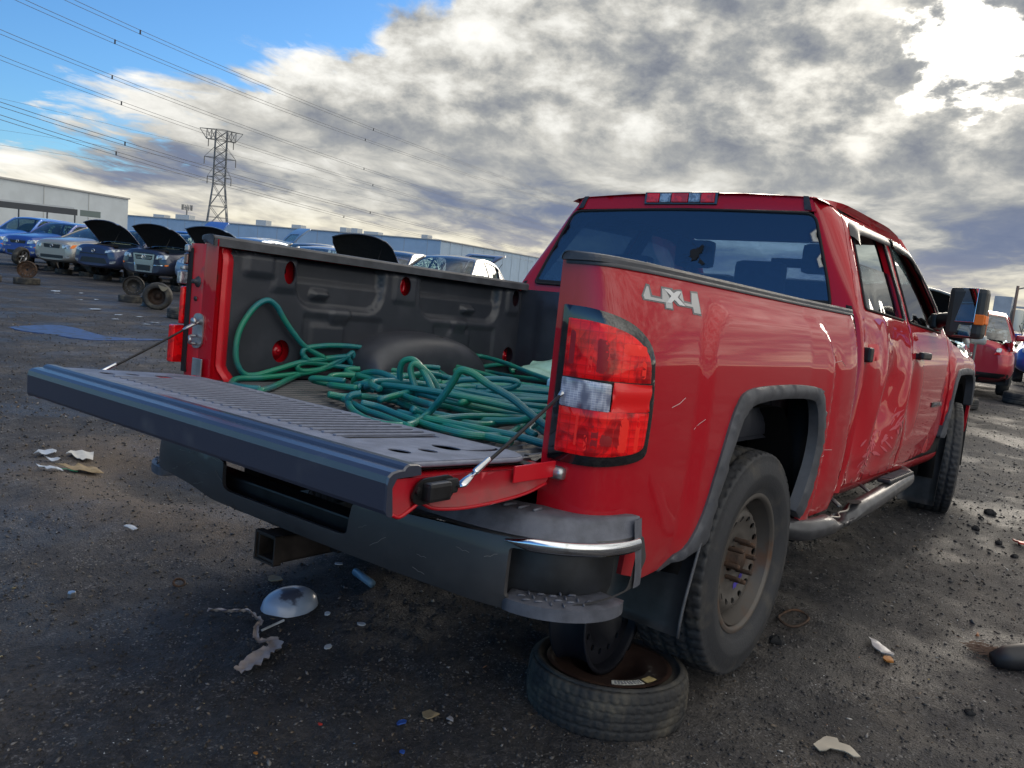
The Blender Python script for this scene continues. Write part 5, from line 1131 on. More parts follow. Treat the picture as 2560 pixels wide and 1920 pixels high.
a = T.m('SINE', T.m('MULTIPLY', T.m('ADD', T.m('MULTIPLY', x, 150), T.m('MULTIPLY', y, 6)), 2*math.pi/1.0*.9)); b = T.m('SINE', T.m('MULTIPLY', T.m('SUBTRACT', T.m('MULTIPLY', x, 150), T.m('MULTIPLY', y, 6)), 2*math.pi*.9))
w = T.m('MULTIPLY', a, b); ob = T.node('ShaderNodeTexCoord').outputs['Object']
g = T.mix(T.ss(T.noise(ob, 5, 3), .40, .62), (.003, .19, .22), (.008, .27, .15))
T.inp(bs, 'Base Color', T.mix(T.m('MULTIPLY_ADD', w, .3, .25, clamp=True), g, (.004, .06, .07))); bs.inputs['Roughness'].default_value = .32; bs.inputs['Coat Weight'].default_value = .3
bp = T.node('ShaderNodeBump'); bp.inputs['Strength'].default_value = .5; bp.inputs['Distance'].default_value = .0012; T.inp(bp, 'Height', w); T.l.new(bp.outputs[0], bs.inputs['Normal'])
h = obj('garden_hose', mb.v, mb.f, m, None, True, uv=uvl); label(h, 'long green woven hose heaped in loops on the truck bed floor', 'hose')
V, F = tube([W_(p) for p in ((.47, .62, .885), (.45, .56, .885), (.44, .545, .886), (.43, .50, .886), (.41, .43, .884))], [.016, .018, .014, .014, .010], 14)
label(obj('hose_nozzle', V, F, PLBLK, None, True), 'black ribbed hose nozzle lying at the edge of the green heap', 'nozzle')
# pale green sheet and blue printed pack behind the heap
V, F = gridf(lambda u, v: tuple(W_((1.55+.26*u, -.05+.62*v+.04*u, .93+.14*u*(1-.5*v)+.018*math.sin(9*v+3*u)+.01*math.sin(17*u)))), np.linspace(0, 1, 14), np.linspace(0, 1, 20))
k = len(V); mb = MB(); mb.add(V, F); mb.add([(a, b, c-.002) for a, b, c in V], [f[::-1] for f in F])
label(mb.build('plastic_sheet', mat('pale_green_plastic', (.33, .55, .46), .35, var=.15, vscale=14), None, True), 'crumpled pale green plastic sheet behind the hose', 'plastic sheet')
pk = empty('printed_pack', W_((1.30, .02, .93)), .5); label(pk, 'pale blue printed pack lying among the hose loops', 'pack')
obj('pack_body', *box(-.13, .13, -.11, .11, .0, .035, .010), mat('pale_blue_card', (.25, .50, .68), .5), pk)
obj('print', *box(-.125, -.05, -.09, .0, .0355, .0362), mat('white_card', (.62, .66, .68), .5), pk)
for k in range(4): obj('print_line', *box(-.115+k*.016, -.109+k*.016, -.08, -.02, .0363, .0368), mat('ink', (.03, .04, .08), .6), pk)

# ------------------------------------------------------------------ cars of the yard
def carpaint(name, col, metal=.3, rough=.35): return mat('paint_'+name, col, rough, metal, 1.0, .5, coatr=.05, dust=((.16, .15, .14), .45, .10, .62))
WSG = glassmat('windscreen_glass', (.45, .55, .62), ior=2.4); SIDEG = glassmat('side_glass', (.58, .66, .62), ior=1.5)
HLENS = mat('headlamp_lens', (.52, .56, .58), .12, .35, 1.0, .6, col2=(.20, .23, .27), thr=(.45, .6), vscale=14)
AMB = mat('amber_lens', (.80, .22, .02), .2, coat=1)
CARBLK = mat('car_black', (.012, .012, .014), .5); UNDERB = mat('bonnet_liner', (.010, .010, .011), .85, var=.3, vscale=9)
_tyreS = None
def car_wheel(parent, x, y, z, R=.315, side=1, alloy=True, turn=0):
    w = empty('wheel', (x, y, z), parent=parent); w.rotation_euler = (0, 0, turn)
    key = ('cw', round(R, 3))
    global _wc
    try: _wc
    except NameError: _wc = {}
    if key not in _wc:
        h = .10; pr = [(R-.115, h*.8), (R-.10, h), (R-.05, h*1.05), (R-.015, h*.9), (R, h*.6), (R-.006, h*.3), (R, 0), (R-.006, -h*.3), (R, -h*.6), (R-.015, -h*.9), (R-.05, -h*1.05), (R-.10, -h), (R-.115, -h*.8)]
        V, F = lathe(pr, 36); t = obj('tyre', V, F, RUBBER2, w, True)
        V, F = lathe([(R-.11, h*.9), (R-.118, h*.85), (R-.14, h*.2), (R-.14, -h*.9)], 32); r = obj('rim', V, F, mat('alloy', (.50, .51, .54), .3, .8), w, True)
        mb = MB()
        for k in range(5):
            a = 2*math.pi*k/5; mb.add(*xf(box(.0, R-.12, .045, .085, -.022, .022, .008), Matrix.Rotation(a, 4, 'Y')))
        mb.add(*lathe([(.001, .09), (.045, .088), (.05, .04)], 14)); s = mb.build('spokes', mat('alloy', (0, 0, 0)), w, True)
        V, F = lathe([(.001, .03), (R-.13, .03)], 24); d = obj('brake_disc', V, F, DARKRUST, w)
        V, F = lathe([(R-.135, .06), (R-.15, .052), (.09, .05), (.07, .075), (.001, .078)], 28); sd = obj('steel_disc', V, F, mat('black_steel', (.022, .02, .02), .5, .3), w, True)
        _wc[key] = (t.data, r.data, s.data, d.data, sd.data)
        for o in (t, r, s, d, sd): bpy.data.objects.remove(o)
    t, r, s, d, sd = _wc[key]
    for nm, me in (('tyre', t), ('rim', r)) + ((('spokes', s), ('brake_disc', d)) if alloy else (('steel_disc', sd),)):
        o = bpy.data.objects.new(nm, me); COL.objects.link(o); o.parent = w
        if side < 0: o.rotation_euler = (0, 0, math.pi)
    return w
def car(name, loc, heading, paint, p, lab, cat='car', group=None):
    """nose at the origin, body towards -x, left side +y"""
    L, Wd, H = p.get('L', 4.5), p.get('W', 1.78), p.get('H', 1.45); hz = p.get('hood', .92); nz = p.get('nosez', .72); belt = p.get('belt', .95)
    cow = p.get('cowl', -1.15); wb0, wb1 = p.get('fa', -.90), p.get('ra', -.90-2.65); wr = p.get('wr', .315); deck = p.get('deck', 1.0); kind = p.get('kind', 'sedan')
    R0 = p.get('round', .42); zb0 = .20
    root = empty(name, (loc[0], loc[1], loc[2] if len(loc) > 2 else p.get('lift', .22)), math.radians(heading)); label(root, lab, cat, group)
    cowz = p.get('cowz', 1.0)
    topx = [0, -.06, -.25, cow, -L*.55, -L*.86, -L+.05, -L]; topz = [nz, nz+.08, hz-.06, cowz, belt+.02, deck if kind == 'sedan' else belt+.03, (deck if kind == 'sedan' else belt+.03)-.03, deck-.12]
    botx = [0, -.15, -.5, -L+.5, -L+.1, -L]; botz = [.26, .20, .18, .20, .28, .36]
    def zt(x): return float(np.interp(-x, [-q for q in topx], topz))
    def zbf(x): return float(np.interp(-x, [-q for q in botx], botz))
    def hw(x):
        a = min(1, max(0, -x/R0)); b = min(1, max(0, (x+L)/.45))
        return Wd/2*(.60+.40*(1-(1-a)**2.4)**(1/2.0))*(.72+.28*(1-(1-b)**2.4)**(1/2.2))
    n_ = 4.6; th = np.linspace(-math.pi/2, math.pi*1.5, 97)[:-1]
    xs = list(np.concatenate([np.linspace(0, -.5, 12), np.arange(-.56, -L+.45, -.07), np.linspace(-L+.4, -L, 9)]))
    def sec(x, t):
        z0, z1 = zbf(x), zt(x); c, s = math.cos(t), math.sin(t)
        y = math.copysign(abs(c)**(2/n_), c); q = math.copysign(abs(s)**(2/n_), s); z = (z0+z1)/2+(z1-z0)/2*q
        k = 1-.07*ssf(z, z1-.35, z1)*1.0-.05*ssf(z, .42, .2)+.012*ssf(abs(z-.52), .10, .0)
        if q > .9: z += .035*(1-y*y)   # crown
        return [x, hw(x)*y*k, z]
    n = len(th); V = [sec(x, t) for x in xs for t in th]; wheels_x = (wb0, wb1); ar = wr+.045
    keep = []
    zc = wr-.01
    for v in V:
        for wx in wheels_x:
            d = math.hypot(v[0]-wx, v[2]-zc)
            if abs(v[1]) > .55*Wd/2 and v[2] < zc+ar+.12 and abs(d-ar) < .038 and v[2] > .1: k = ar/d; v[0] = wx+(v[0]-wx)*k; v[2] = zc+(v[2]-zc)*k
    F = []
    openhood = p.get('open_hood')
    for i in range(len(xs)-1):
        for j in range(n):
            f = (i*n+j, (i+1)*n+j, (i+1)*n+(j+1) % n, i*n+(j+1) % n); c = np.mean([V[q] for q in f], axis=0); ok = True
            for wx in wheels_x:
                if abs(c[1]) > .52*Wd/2 and math.hypot(c[0]-wx, c[2]-zc) < ar-.004: ok = False
            if openhood and -.12 > c[0] > cow+.02 and abs(c[1]) < .40*Wd and c[2] > zt(c[0])-.05: ok = False
            if c[0] < cow-.05 and c[0] > (-L+.75 if kind == 'sedan' else -L+.15) and abs(c[1]) < .42*Wd and c[2] > zt(c[0])-.02: ok = False
            if ok: F.append(f)
    F.append(tuple(range(n))[::-1]); F.append(tuple((len(xs)-1)*n+j for j in range(n)))
    bm = bmesh.new(); bv = [bm.verts.new(v) for v in V]
    for f in F: bm.faces.new([bv[i] for i in f])
    bmesh.ops.recalc_face_normals(bm, faces=bm.faces); me = bpy.data.meshes.new('body'); bm.to_mesh(me); bvh = BVHTree.FromBMesh(bm); bm.free()
    me.shade_smooth(); me.polygons[-1].use_smooth = False; me.polygons[-2].use_smooth = False
    body = bpy.data.objects.new('body', me); COL.objects.link(body); body.parent = root; me.materials.append(paint)
    # wells
    for wx in wheels_x:
        mb = MB()
        for sg in (-1, 1): mb.add(*gridf(lambda u, v: (wx+(ar-.01)*math.cos(u), sg*v, zc+(ar-.01)*math.sin(u)), np.linspace(-.3, math.pi+.3, 14), [Wd*.27, Wd*.40, Wd*.478]))
        mb.add(*box(wx-ar, wx+ar, -Wd*.27, Wd*.27, .22, zc+ar-.03)); mb.build('wheel_well', CARBLK, root, True)
    # floor and seats
    obj('floor', *box(-L+.4, -.35, -Wd*.42, Wd*.42, .20, .34), CARBLK, root)
    # greenhouse
    A0 = (cow-.02, cowz-.03); rf = p.get('roof', (-2.0, -3.2)); re = p.get('rear', -L+.85)
    prof = p.get('gh') or [(A0[0], A0[1]), (rf[0]+.12, H-.085), (rf[0]-.25, H-.02), ((rf[0]+rf[1])/2, H), (rf[1]+.1, H-.035), (rf[1]-.25, H-.13), (re, belt+.03)]
    sm = [(q.x, q.y) for q in catmull([(a, b, 0) for a, b in prof], 7)]
    def gy(z): t = (z-belt)/(H-belt); return Wd/2*(.925-.20*t-.06*t*t*t)
    outl = sm + [(re, belt-.03), (A0[0], belt-.03)]
    wtop = [(x-(.0), z-.065) for x, z in sm if z > belt+.10]
    x_b = p.get('bp', (rf[0]+rf[1])/2+.02)
    wpoly = [(A0[0]-.40, belt+.015)] + [(x, z) for x, z in wtop if x < A0[0]-.30 and x > re+.32] + [(re+.42, belt+.03)]
    w1 = [q for q in wpoly if q[0] > x_b+.035]; w2 = [q for q in wpoly if q[0] < x_b-.035]
    zz = lambda x: float(np.interp(-x, [-a for a, b in wtop], [b for a, b in wtop]))
    w1 = w1 + [(x_b+.035, zz(x_b)), (x_b+.035, belt+.02)]; w2 = [(x_b-.035, belt+.02), (x_b-.035, zz(x_b))] + w2
    for sg in (-1, 1):
        fr = panel('window_frame', outl, [w1, w2], .09, lambda x, z: (x, sg*gy(z), z), .03, (0, -sg, 0), paint, root, smooth=True)
        for w_ in (w1, w2): panel('side_window', w_, (), .2, lambda x, z: (x, sg*(gy(z)-.012), z), .004, (0, -sg, 0), SIDEG, root)
        if p.get('trim'): obj('window_trim', *tube([(x, sg*(gy(z)+.002), z) for x, z in [(a, b+.005) for a, b in wtop if x is not None] ] if False else [(a, sg*(gy(b)+.003), b) for a, b in wtop if a < A0[0]-.3], .008, 5), CHROME, root, True)
    # screens and roof spanned between the side frames
    def span(nm, pts, m_, dome, inset=.0, thick=False):
        V, F = gridf(lambda i, t: (lambda a: (a[0]+dome[0]*(1-t*t), (gy(a[1])-inset)*t, a[1]+dome[1]*(1-t*t)))(pts[i]), range(len(pts)), np.linspace(-1, 1, 11)); return obj(nm, V, F, m_, root, True)
    iw = max(i for i, (x, z) in enumerate(sm) if x > rf[0]+.10); ir = min(i for i, (x, z) in enumerate(sm) if x < rf[1]-.05)
    span('windscreen', sm[:iw+2], WSG, (.10, .015), .02); span('roof', sm[iw:ir+1], paint, (0, .035)); 
    if kind == 'sedan' or not p.get('open_hatch'): span('rear_screen', sm[ir-1:], WSG, (-.06, .01), .02)
    for sg in (-1, 1):
        obj('a_pillar', *tube([(x, sg*(gy(z)-.012), z) for x, z in sm[:iw+2]], .028, 6), paint if not p.get('dark_pillar') else CARBLK, root, True)
        obj('seat', *box(rf[0]-.35, rf[0]-.22, sg*.37-.22, sg*.37+.22, .35, 1.12, .05), CARBLK, root)
    obj('dashboard', *box(cow-.45, cow-.1, -Wd*.42, Wd*.42, .55, cowz-.05, .05), CARBLK, root)
    # front-end pieces pressed onto the body surface
    def hit(y, z, off):
        r = bvh.ray_cast(Vector((1, y, z)), Vector((-1, 0, 0)))
        return (r[0].x+off, y, z) if r[0] is not None else (-.3, y, z)
    def piece(nm, poly, m_, off=.008, th_=.03, sp=.05, r=.02, both=False, par=root):
        o = panel(nm, rounded(poly, r, 3), (), sp, lambda y, z: hit(y, z, off), th_, (-1, 0, 0), m_, par)
        if both: panel(nm, rounded([(-a, b) for a, b in poly][::-1], r, 3), (), sp, lambda y, z: hit(y, z, off), th_, (-1, 0, 0), m_, par)
        return o
    for nm, poly, m_, off, both in p.get('front', []): piece(nm, poly, m_, off, both=both)
    for nm, poly, m_, off in p.get('rearp', []):
        def hb(y, z, off=off):
            r = bvh.ray_cast(Vector((-L-1, y, z)), Vector((1, 0, 0))); return (r[0].x-off, y, z) if r[0] is not None else (-L, y, z)
        for s_ in (1, -1): 
            if s_ < 0 and min(q[0] for q in poly) < -.05: continue
            panel(nm, rounded([(s_*a, b) for a, b in poly], .02, 3), (), .05, hb, .03, (1, 0, 0), m_, root)
    if p.get('emblem'):
        ex, ez = 0, p['emblem']; q = hit(0, ez, .02); r_ = p.get('emr', .055)
        e = obj('emblem', *tube([(q[0], r_*math.cos(t), ez+r_*.9*math.sin(t)) for t in np.linspace(0, 6.283, 17)], .009, 5, False), CHROME, root, True)
        for st in p.get('emb', []): obj('emblem_stroke', *tube([(q[0]+.004, a*r_, ez+b*r_) for a, b in st], .007, 5), CHROME, e)
    # side features: shut lines, mirrors, handles
    def hs(x, z, sg, off=0):
        r = bvh.ray_cast(Vector((x, sg*3, z)), Vector((0, -sg, 0))); return (x, (r[0].y if r[0] is not None else sg*Wd/2)+sg*off, z)
    for sg in (-1, 1):
        for dx_ in (cow-.12, x_b-.02, x_b-1.0): obj('shut_line', *tube([hs(dx_, z, sg, .0005) for z in np.linspace(.32, belt-.03, 8)], .0045, 4), CARBLK, root)
        for dx_ in (x_b+.16, x_b-.82): q = hs(dx_, belt-.16, sg, .018); obj('door_handle', *box(q[0]-.09, q[0]+.09, q[1]-.012, q[1]+.012, q[2]-.014, q[2]+.014, .008), paint, root)
        q = (cow-.42, sg*(gy(belt)+.02), belt+.02); y0, y1 = sorted((q[1]-sg*.02, q[1]+sg*.17)); obj('wing_mirror', *box(q[0]-.06, q[0]+.05, y0, y1, q[2]+.0, q[2]+.115, .03), p.get('mirm', paint), root, True)
        q = hs(-.55, .56, sg, .006)
        if p.get('repeater') and sg > 0: obj('side_indicator', *box(q[0]-.06, q[0]+.06, q[1]-.006, q[1]+.01, q[2]-.018, q[2]+.018, .004), AMB, root)
    # wheels
    for k, (wx, sg) in enumerate(((wb0, 1), (wb0, -1), (wb1, 1), (wb1, -1))):
        if k in p.get('nowheel', ()): 
            q = empty('hub', (wx, sg*Wd*.36, zc), parent=root); obj('brake_disc', *lathe([(.001, sg*.05), (.05, sg*.05), (.055, 0), (.13, 0), (.13, -sg*.02), (.001, -sg*.02)], 20), RUST, q, True); continue
        car_wheel(root, wx, sg*(Wd*.5-.125), zc-p.get('droop', .05), wr, sg, p.get('alloy', True), math.radians(p.get('turn', 0)) if wx == wb0 else 0)
    # bonnet
    if openhood:
        mb = MB()   # engine bay
        mb.add(*box(cow-.02, -.10, -Wd*.39, Wd*.39, .34, .50)); mb.add(*box(-.62, -.25, -.30, .34, .45, .84, .04)); mb.add(*box(-.95, -.6, .35, .6, .45, .86, .03)); mb.add(*tube([(-.30, -.5, .80), (-.5, -.2, .88), (-.9, .1, .88)], .05, 8)); mb.build('engine_bay', CARBLK, root)
        hl = -cow-.10; a = math.radians(openhood)
        hd_ = empty('bonnet', (cow+.03, 0, zt(cow)+.02), parent=root); hd_.rotation_euler = (0, -a, 0)
        def hp(u, t, o): 
            w = Wd*.43*(1-.05*u-.28*max(0, u-.72)**1.2*2); return (u*hl*(1-.06*t*t*u), w*t, -.17*u*u+.045*(1-t*t)-.05*t*t*t*t+o-(.03 if u > .97 else 0))
        V, F = gridf(lambda u, t: hp(u, t, 0), np.linspace(0, 1, 14), np.linspace(-1, 1, 15)); obj('bonnet_skin', V, F, paint, hd_, True)
        V, F = gridf(lambda u, t: hp(u, t*.965, -.028), np.linspace(.01, .975, 14), np.linspace(-1, 1, 15)); obj('bonnet_liner', V, [f[::-1] for f in F], UNDERB, hd_, True)
        ed = [hp(u, -1, -.014) for u in np.linspace(0, 1, 14)]+[hp(1, t, -.014) for t in np.linspace(-.9, 1, 12)]+[hp(u, 1, -.014) for u in np.linspace(.95, 0, 13)]
        obj('bonnet_edge', *tube(ed, .016, 5), paint, hd_, True)
        obj('prop_rod', *tube([(-.15, .5, .8), (cow+.03+hl*.62*math.cos(a), .42, zt(cow)+hl*.62*math.sin(a))], .006, 5), CARBLK, root)
    else:
        obj('bonnet_line', *tube([hit2 for hit2 in [hs(x, zt(x)-.055, 1, .0) for x in np.linspace(-.2, cow, 8)]], .004, 4), CARBLK, root); obj('bonnet_line', *tube([hs(x, zt(x)-.055, -1, .0) for x in np.linspace(-.2, cow, 8)], .004, 4), CARBLK, root)
    if p.get('open_hatch'):
        hx, hzz = rf[1]-.1, H-.06; ht = empty('tailgate', (hx, 0, hzz), parent=root); ht.rotation_euler = (0, math.radians(p['open_hatch']), 0)
        hl = .95; hol = rounded([(-.52, .10), (.52, .10), (.46, .48), (-.46, .48)], .06)
        oh = rounded([(-.60, 0), (.60, 0), (.66, .55), (.60, hl), (-.60, hl), (-.66, .55)], .10)
        panel('hatch_shell', oh, [hol], .07, lambda y, u: (-u, y, .10*math.sin(u/hl*2.4)), .06, (0, 0, -1), paint, ht)
        panel('hatch_glass', hol, (), .1, lambda y, u: (-u, y, .10*math.sin(u/hl*2.4)-.01), .005, (0, 0, -1), SIDEG, ht)
        for sg in (-1, 1): obj('gas_strut', *tube([(hx-.30, sg*.56, H-.45), (hx-.30-.42*math.cos(math.radians(20)), sg*.58, H-.06)], .010, 6), CARBLK, root)
    return root
GRB = mat('grille_black', (.012, .012, .015), .4, coat=.3)
def hl_(y0, y1, z0, z1, sl=.04): return [(y0, z0), (y1, z0+sl), (y1+.015, z1+sl*.8), (y0+.05, z1)]
navy, beige, maz, vwp = carpaint('navy', (.02, .07, .33)), carpaint('champagne', (.36, .34, .31), .5), carpaint('midnight', (.018, .035, .11)), carpaint('black_blue', (.016, .024, .055))
cyan, grey, silver, blue2 = carpaint('pale_blue', (.16, .26, .42), .5), carpaint('warm_grey', (.22, .21, .20), .5), carpaint('silver', (.42, .43, .45), .6), carpaint('bright_blue', (.03, .17, .62))
G1 = 'cars parked nose out along the far row'; HD = 202
hyF = [('grille', [(-.30,.66),(.30,.66),(.34,.76),(-.34,.76)], GRB, .012, 0), ('headlight', hl_(.40, .74, .66, .79), HLENS, .014, 1), ('lower_intake', [(-.42,.30),(.42,.30),(.46,.42),(-.46,.42)], GRB, .01, 0), ('fog_light', [(.56,.34),(.68,.35),(.68,.42),(.56,.41)], HLENS, .012, 1), ('bumper_trim', [(.30,.55),(.62,.56),(.62,.575),(.30,.57)], CHROME, .012, 1), ('corner_lamp', [(.665,.54),(.75,.555),(.75,.585),(.665,.57)], AMB, .012, 1)]
car('blue_suv', (10.3, 32.0), HD, blue2, dict(H=1.62, hood=1.0, nosez=.80, belt=1.02, cowz=1.08, kind='suv', L=4.4, front=hyF, roof=(-1.9, -3.7), rear=-4.15), 'bright blue car at the left edge of the photo, cut off by the frame', group=G1)
c1 = car('navy_sedan', (10.3, 29.2), HD, navy, dict(H=1.52, hood=.98, nosez=.80, cowz=1.06, belt=1.0, cowl=-1.2, L=4.4, kind='hatch', roof=(-1.95, -3.3), rear=-3.9, front=hyF, emblem=.72, emb=[[(-.6,.5),(0,-.5),(.6,.5)]], droop=.12, turn=24), 'dark blue compact car with a silver five-spoke wheel hanging at an angle', group=G1)
c2 = car('champagne_sedan', (10.3, 26.55), HD, beige, dict(H=1.46, hood=.97, nosez=.78, cowz=1.02, belt=.96, L=4.7, roof=(-2.15, -3.3), front=[('grille', [(-.30,.64),(.30,.64),(.33,.76),(-.33,.76)], GRB, .012, 0), ('headlight', hl_(.38, .66, .64, .76, .02), HLENS, .014, 1), ('corner_lamp', [(.685,.66),(.78,.68),(.79,.79),(.72,.78)], AMB, .014, 1), ('lower_intake', [(-.45,.32),(.45,.32),(.45,.42),(-.45,.42)], GRB, .01, 0), ('fog_light', [(.55,.34),(.68,.35),(.68,.42),(.55,.41)], HLENS, .012, 1)], emblem=.70, emb=[[(-.4,-.5),(-.2,.5)],[(.2,-.5),(.4,.5)],[(-.3,0),(.3,0)]], turn=0, nowheel=(1,)), 'champagne sedan with an orange corner lamp, its bonnet shut', group=G1)
c3 = car('midnight_sedan', (10.35, 23.8), HD, maz, dict(H=1.46, hood=.93, nosez=.78, cowz=1.0, L=4.5, open_hood=45, roof=(-2.0, -3.2), front=[('headlight', hl_(.42, .78, .66, .75, .07), HLENS, .014, 1), ('lower_intake', [(-.50,.34),(.50,.34),(.42,.50),(-.42,.50)], GRB, .012, 0), ('grille', [(-.52,.60),(.52,.60),(.50,.625),(-.50,.625)], GRB, .01, 0), ('fog_light', [(.58,.34),(.74,.36),(.76,.44),(.60,.42)], HLENS, .014, 1)], emblem=.70, emb=[[(-.6,.1),(-.2,-.3),(0,.2),(.2,-.3),(.6,.1)]], alloy=False), 'midnight blue sedan with an open bonnet and low smiling bumper intake', group=G1)
c4 = car('black_sedan', (10.35, 20.8), HD, vwp, dict(H=1.46, hood=.95, nosez=.80, cowz=1.0, L=4.55, open_hood=44, roof=(-2.0, -3.2), repeater=1, nowheel=(0,), alloy=False, front=[('chrome_surround', [(-.36,.78),(.36,.78),(.29,.27),(-.29,.27)], CHROME, .008, 0), ('grille', [(-.29,.745),(.29,.745),(.26,.62),(-.26,.62)], GRB, .02, 0), ('lower_intake', [(-.235,.47),(.235,.47),(.215,.31),(-.215,.31)], GRB, .02, 0), ('grille_bar', [(-.28,.70),(.28,.70),(.275,.688),(-.275,.688)], CHROME, .03, 0), ('grille_bar', [(-.27,.665),(.27,.665),(.265,.653),(-.265,.653)], CHROME, .03, 0), ('headlight', hl_(.40, .72, .65, .77, .03), HLENS, .016, 1), ('bumper_trim', [(.34,.475),(.64,.485),(.64,.505),(.34,.495)], CHROME, .012, 1), ('side_marker', [(.68,.475),(.77,.49),(.77,.53),(.68,.515)], AMB, .014, 1)], emblem=.69, emr=.065, emb=[[(-.45,.75),(-.12,0),(0,.3),(.12,0),(.45,.75)],[(-.8,.2),(-.4,-.7),(0,.1),(.4,-.7),(.8,.2)]]), 'black-blue sedan with a chrome-framed grille and its bonnet up', group=G1)
genF = [('grille', [(-.34,.64),(.34,.64),(.36,.74),(-.36,.74)], GRB, .012, 0), ('headlight', hl_(.42, .76, .64, .76), HLENS, .014, 1), ('lower_intake', [(-.45,.32),(.45,.32),(.45,.43),(-.45,.43)], GRB, .01, 0)]
car('pale_blue_car', (10.4, 18.1), HD, cyan, dict(H=1.50, cowz=1.0, L=4.3, kind='hatch', open_hood=47, roof=(-2.0, -3.3), rear=-4.0, front=genF, trim=1), 'pale blue car half hidden behind the red rear post, bonnet raised', group=G1)
car('grey_coupe', (11.6, 16.6), HD, grey, dict(H=1.52, cowz=1.0, L=4.4, kind='hatch', roof=(-2.0, -3.25), rear=-4.1, front=genF, trim=1, bp=-2.95), 'warm grey curved-roof car seen above the rear end of the bed rail', group=G1)
car('silver_sedan', (10.5, 14.9), HD, silver, dict(H=1.43, cowz=1.0, L=4.6, roof=(-2.1, -3.2), front=genF, trim=1), 'silver sedan showing only its roof left of the raised black bonnet', group=G1)
car('dark_sedan', (10.6, 12.35), HD, vwp, dict(H=1.47, cowz=1.0, L=4.7, open_hood=52, roof=(-2.1, -3.25), front=genF, trim=1), 'dark sedan with chrome window trim behind the raised black bonnet', group=G1)
car('charcoal_sedan', (10.3, 10.05), HD, carpaint('charcoal', (.05, .052, .058)), dict(H=1.46, cowz=1.0, L=4.7, roof=(-2.1, -3.25), front=genF, trim=1), 'charcoal sedan with a wide blue windscreen just left of the cab', group=G1)
G2 = 'cars in the second row behind'
def second(nm, x, y, hd, pt, lab, **k): return car(nm, (x, y), hd, pt, dict(dict(H=1.48, L=4.4, kind='hatch', roof=(-2.0, -3.3), rear=-4.0, front=genF), **k), lab, group=G2)
second('pale_hatchback', 15.2, 26.2, 165, cyan, 'pale blue hatchback in the second row with its tailgate raised high', open_hatch=38, H=1.68)
second('blue_hatchback', 15.8, 31.4, 190, blue2, 'blue hatchback with raised tailgate under the pylon', open_hatch=42, H=1.72)
second('tan_sedan', 18.5, 43.0, 190, grey, 'grey saloon roof visible between the two raised bonnets')
second('navy_hatchback', 16.9, 20.4, 190, navy, 'navy car in the second row with its boot lid up beside the long building', open_hatch=12)
second('dark_hatchback', 15.4, 15.1, 190, maz, 'dark car with a domed raised boot lid left of the charcoal sedan', open_hatch=14, H=1.58)
second('purple_sedan', 18.0, 29.9, 35, carpaint('plum', (.06, .03, .08)), 'plum coloured roof peeping over the warm grey car')
second('silver_sedan', 17.0, 38.5, 30, silver, 'silver sedan behind the champagne one with an open door')
# right of the truck
car('red_hatchback', (19.25, 1.25, .06), 6, carpaint('cherry', (.42, .012, .03)), dict(H=1.50, L=4.3, W=1.72, belt=.97, kind='hatch', deck=1.0, roof=(-2.0, -3.75), rear=-4.15, gh=[(-1.17,.97),(-1.9,1.40),(-2.3,1.48),(-3.0,1.50),(-3.7,1.45),(-3.95,1.30),(-4.18,1.0)], alloy=False, droop=.0, rearp=[('tail_light', [(.52,.74),(.80,.76),(.80,.98),(.66,.98)], mat('tail_red', (.70, .01, .02), .2, coat=1), .012), ('tail_light_inner', [(.56,.80),(.64,.80),(.64,.87),(.56,.87)], HLENS, .03), ('bumper_skirt', [(-.80,.26),(.80,.26),(.80,.42),(-.80,.42)], CARBLK, .012)]), 'cherry red hatchback seen from behind at the right edge')
car('white_wreck', (8.9, .56, .08), 180+9, carpaint('white', (.36, .36, .34), .1), dict(H=1.44, L=4.4, cowz=1.0, open_hood=43, roof=(-2.0, -3.2), front=genF, mirm=carpaint('white', (0,0,0)), nowheel=(0,)), 'white crumpled car beyond the truck with its dark bonnet open')
car('dark_blue_wreck', (20.3, -.35, .1), 186, navy, dict(H=1.5, L=4.4, cowz=1.0, open_hood=55, roof=(-2.0, -3.2), front=genF), 'dark blue car with an open bonnet at the far right edge of the photo')

# ------------------------------------------------------------------ wheel stands (a lying wheel with a second rim welded upright on it)
def lying_tyre(nm, loc, R, h, m_, lab, cat='tyre', group=None, seg=120, nb=44, hub=True, tilt=(0, 0, 0), kr=.62):
    t = empty(nm, loc); t.rotation_euler = tilt; label(t, lab, cat, group)
    V, F = tyre_mesh(R, R*kr, h, seg, nb, .005); V = [(x, z, y+h/2) for x, y, z in V]; obj('tyre', V, [f[::-1] for f in F], m_, t, True)
    if hub:
        r = R*kr; V, F = lathe([(r+.006, h*.96), (r-.004, h*.98), (r-.012, h*.96), (r-.018, h*.92), (r*.66, h*.93), (r*.58, h*.76), (r*.30, h*.60), (r*.2, h*.3), (.001, h*.3)], 40, axis='z'); obj('rim', V, F, mat('brown_rim', (.055, .030, .022), .5, .2, col2=(.025, .012, .009), vscale=9, thr=(.4, .65)) if kr > .7 else DARKRUST, t, True)
    return t
spare = lying_tyre('wheel_stand', (.575, -.70, ghs(.575, -.70)-.01), .258, .155, RUBBER2, 'flat spare wheel stand propping the red truck, lying by its right rear wheel', 'wheel stand', seg=240, nb=52, tilt=(math.radians(-3), math.radians(2), .4), kr=.75)
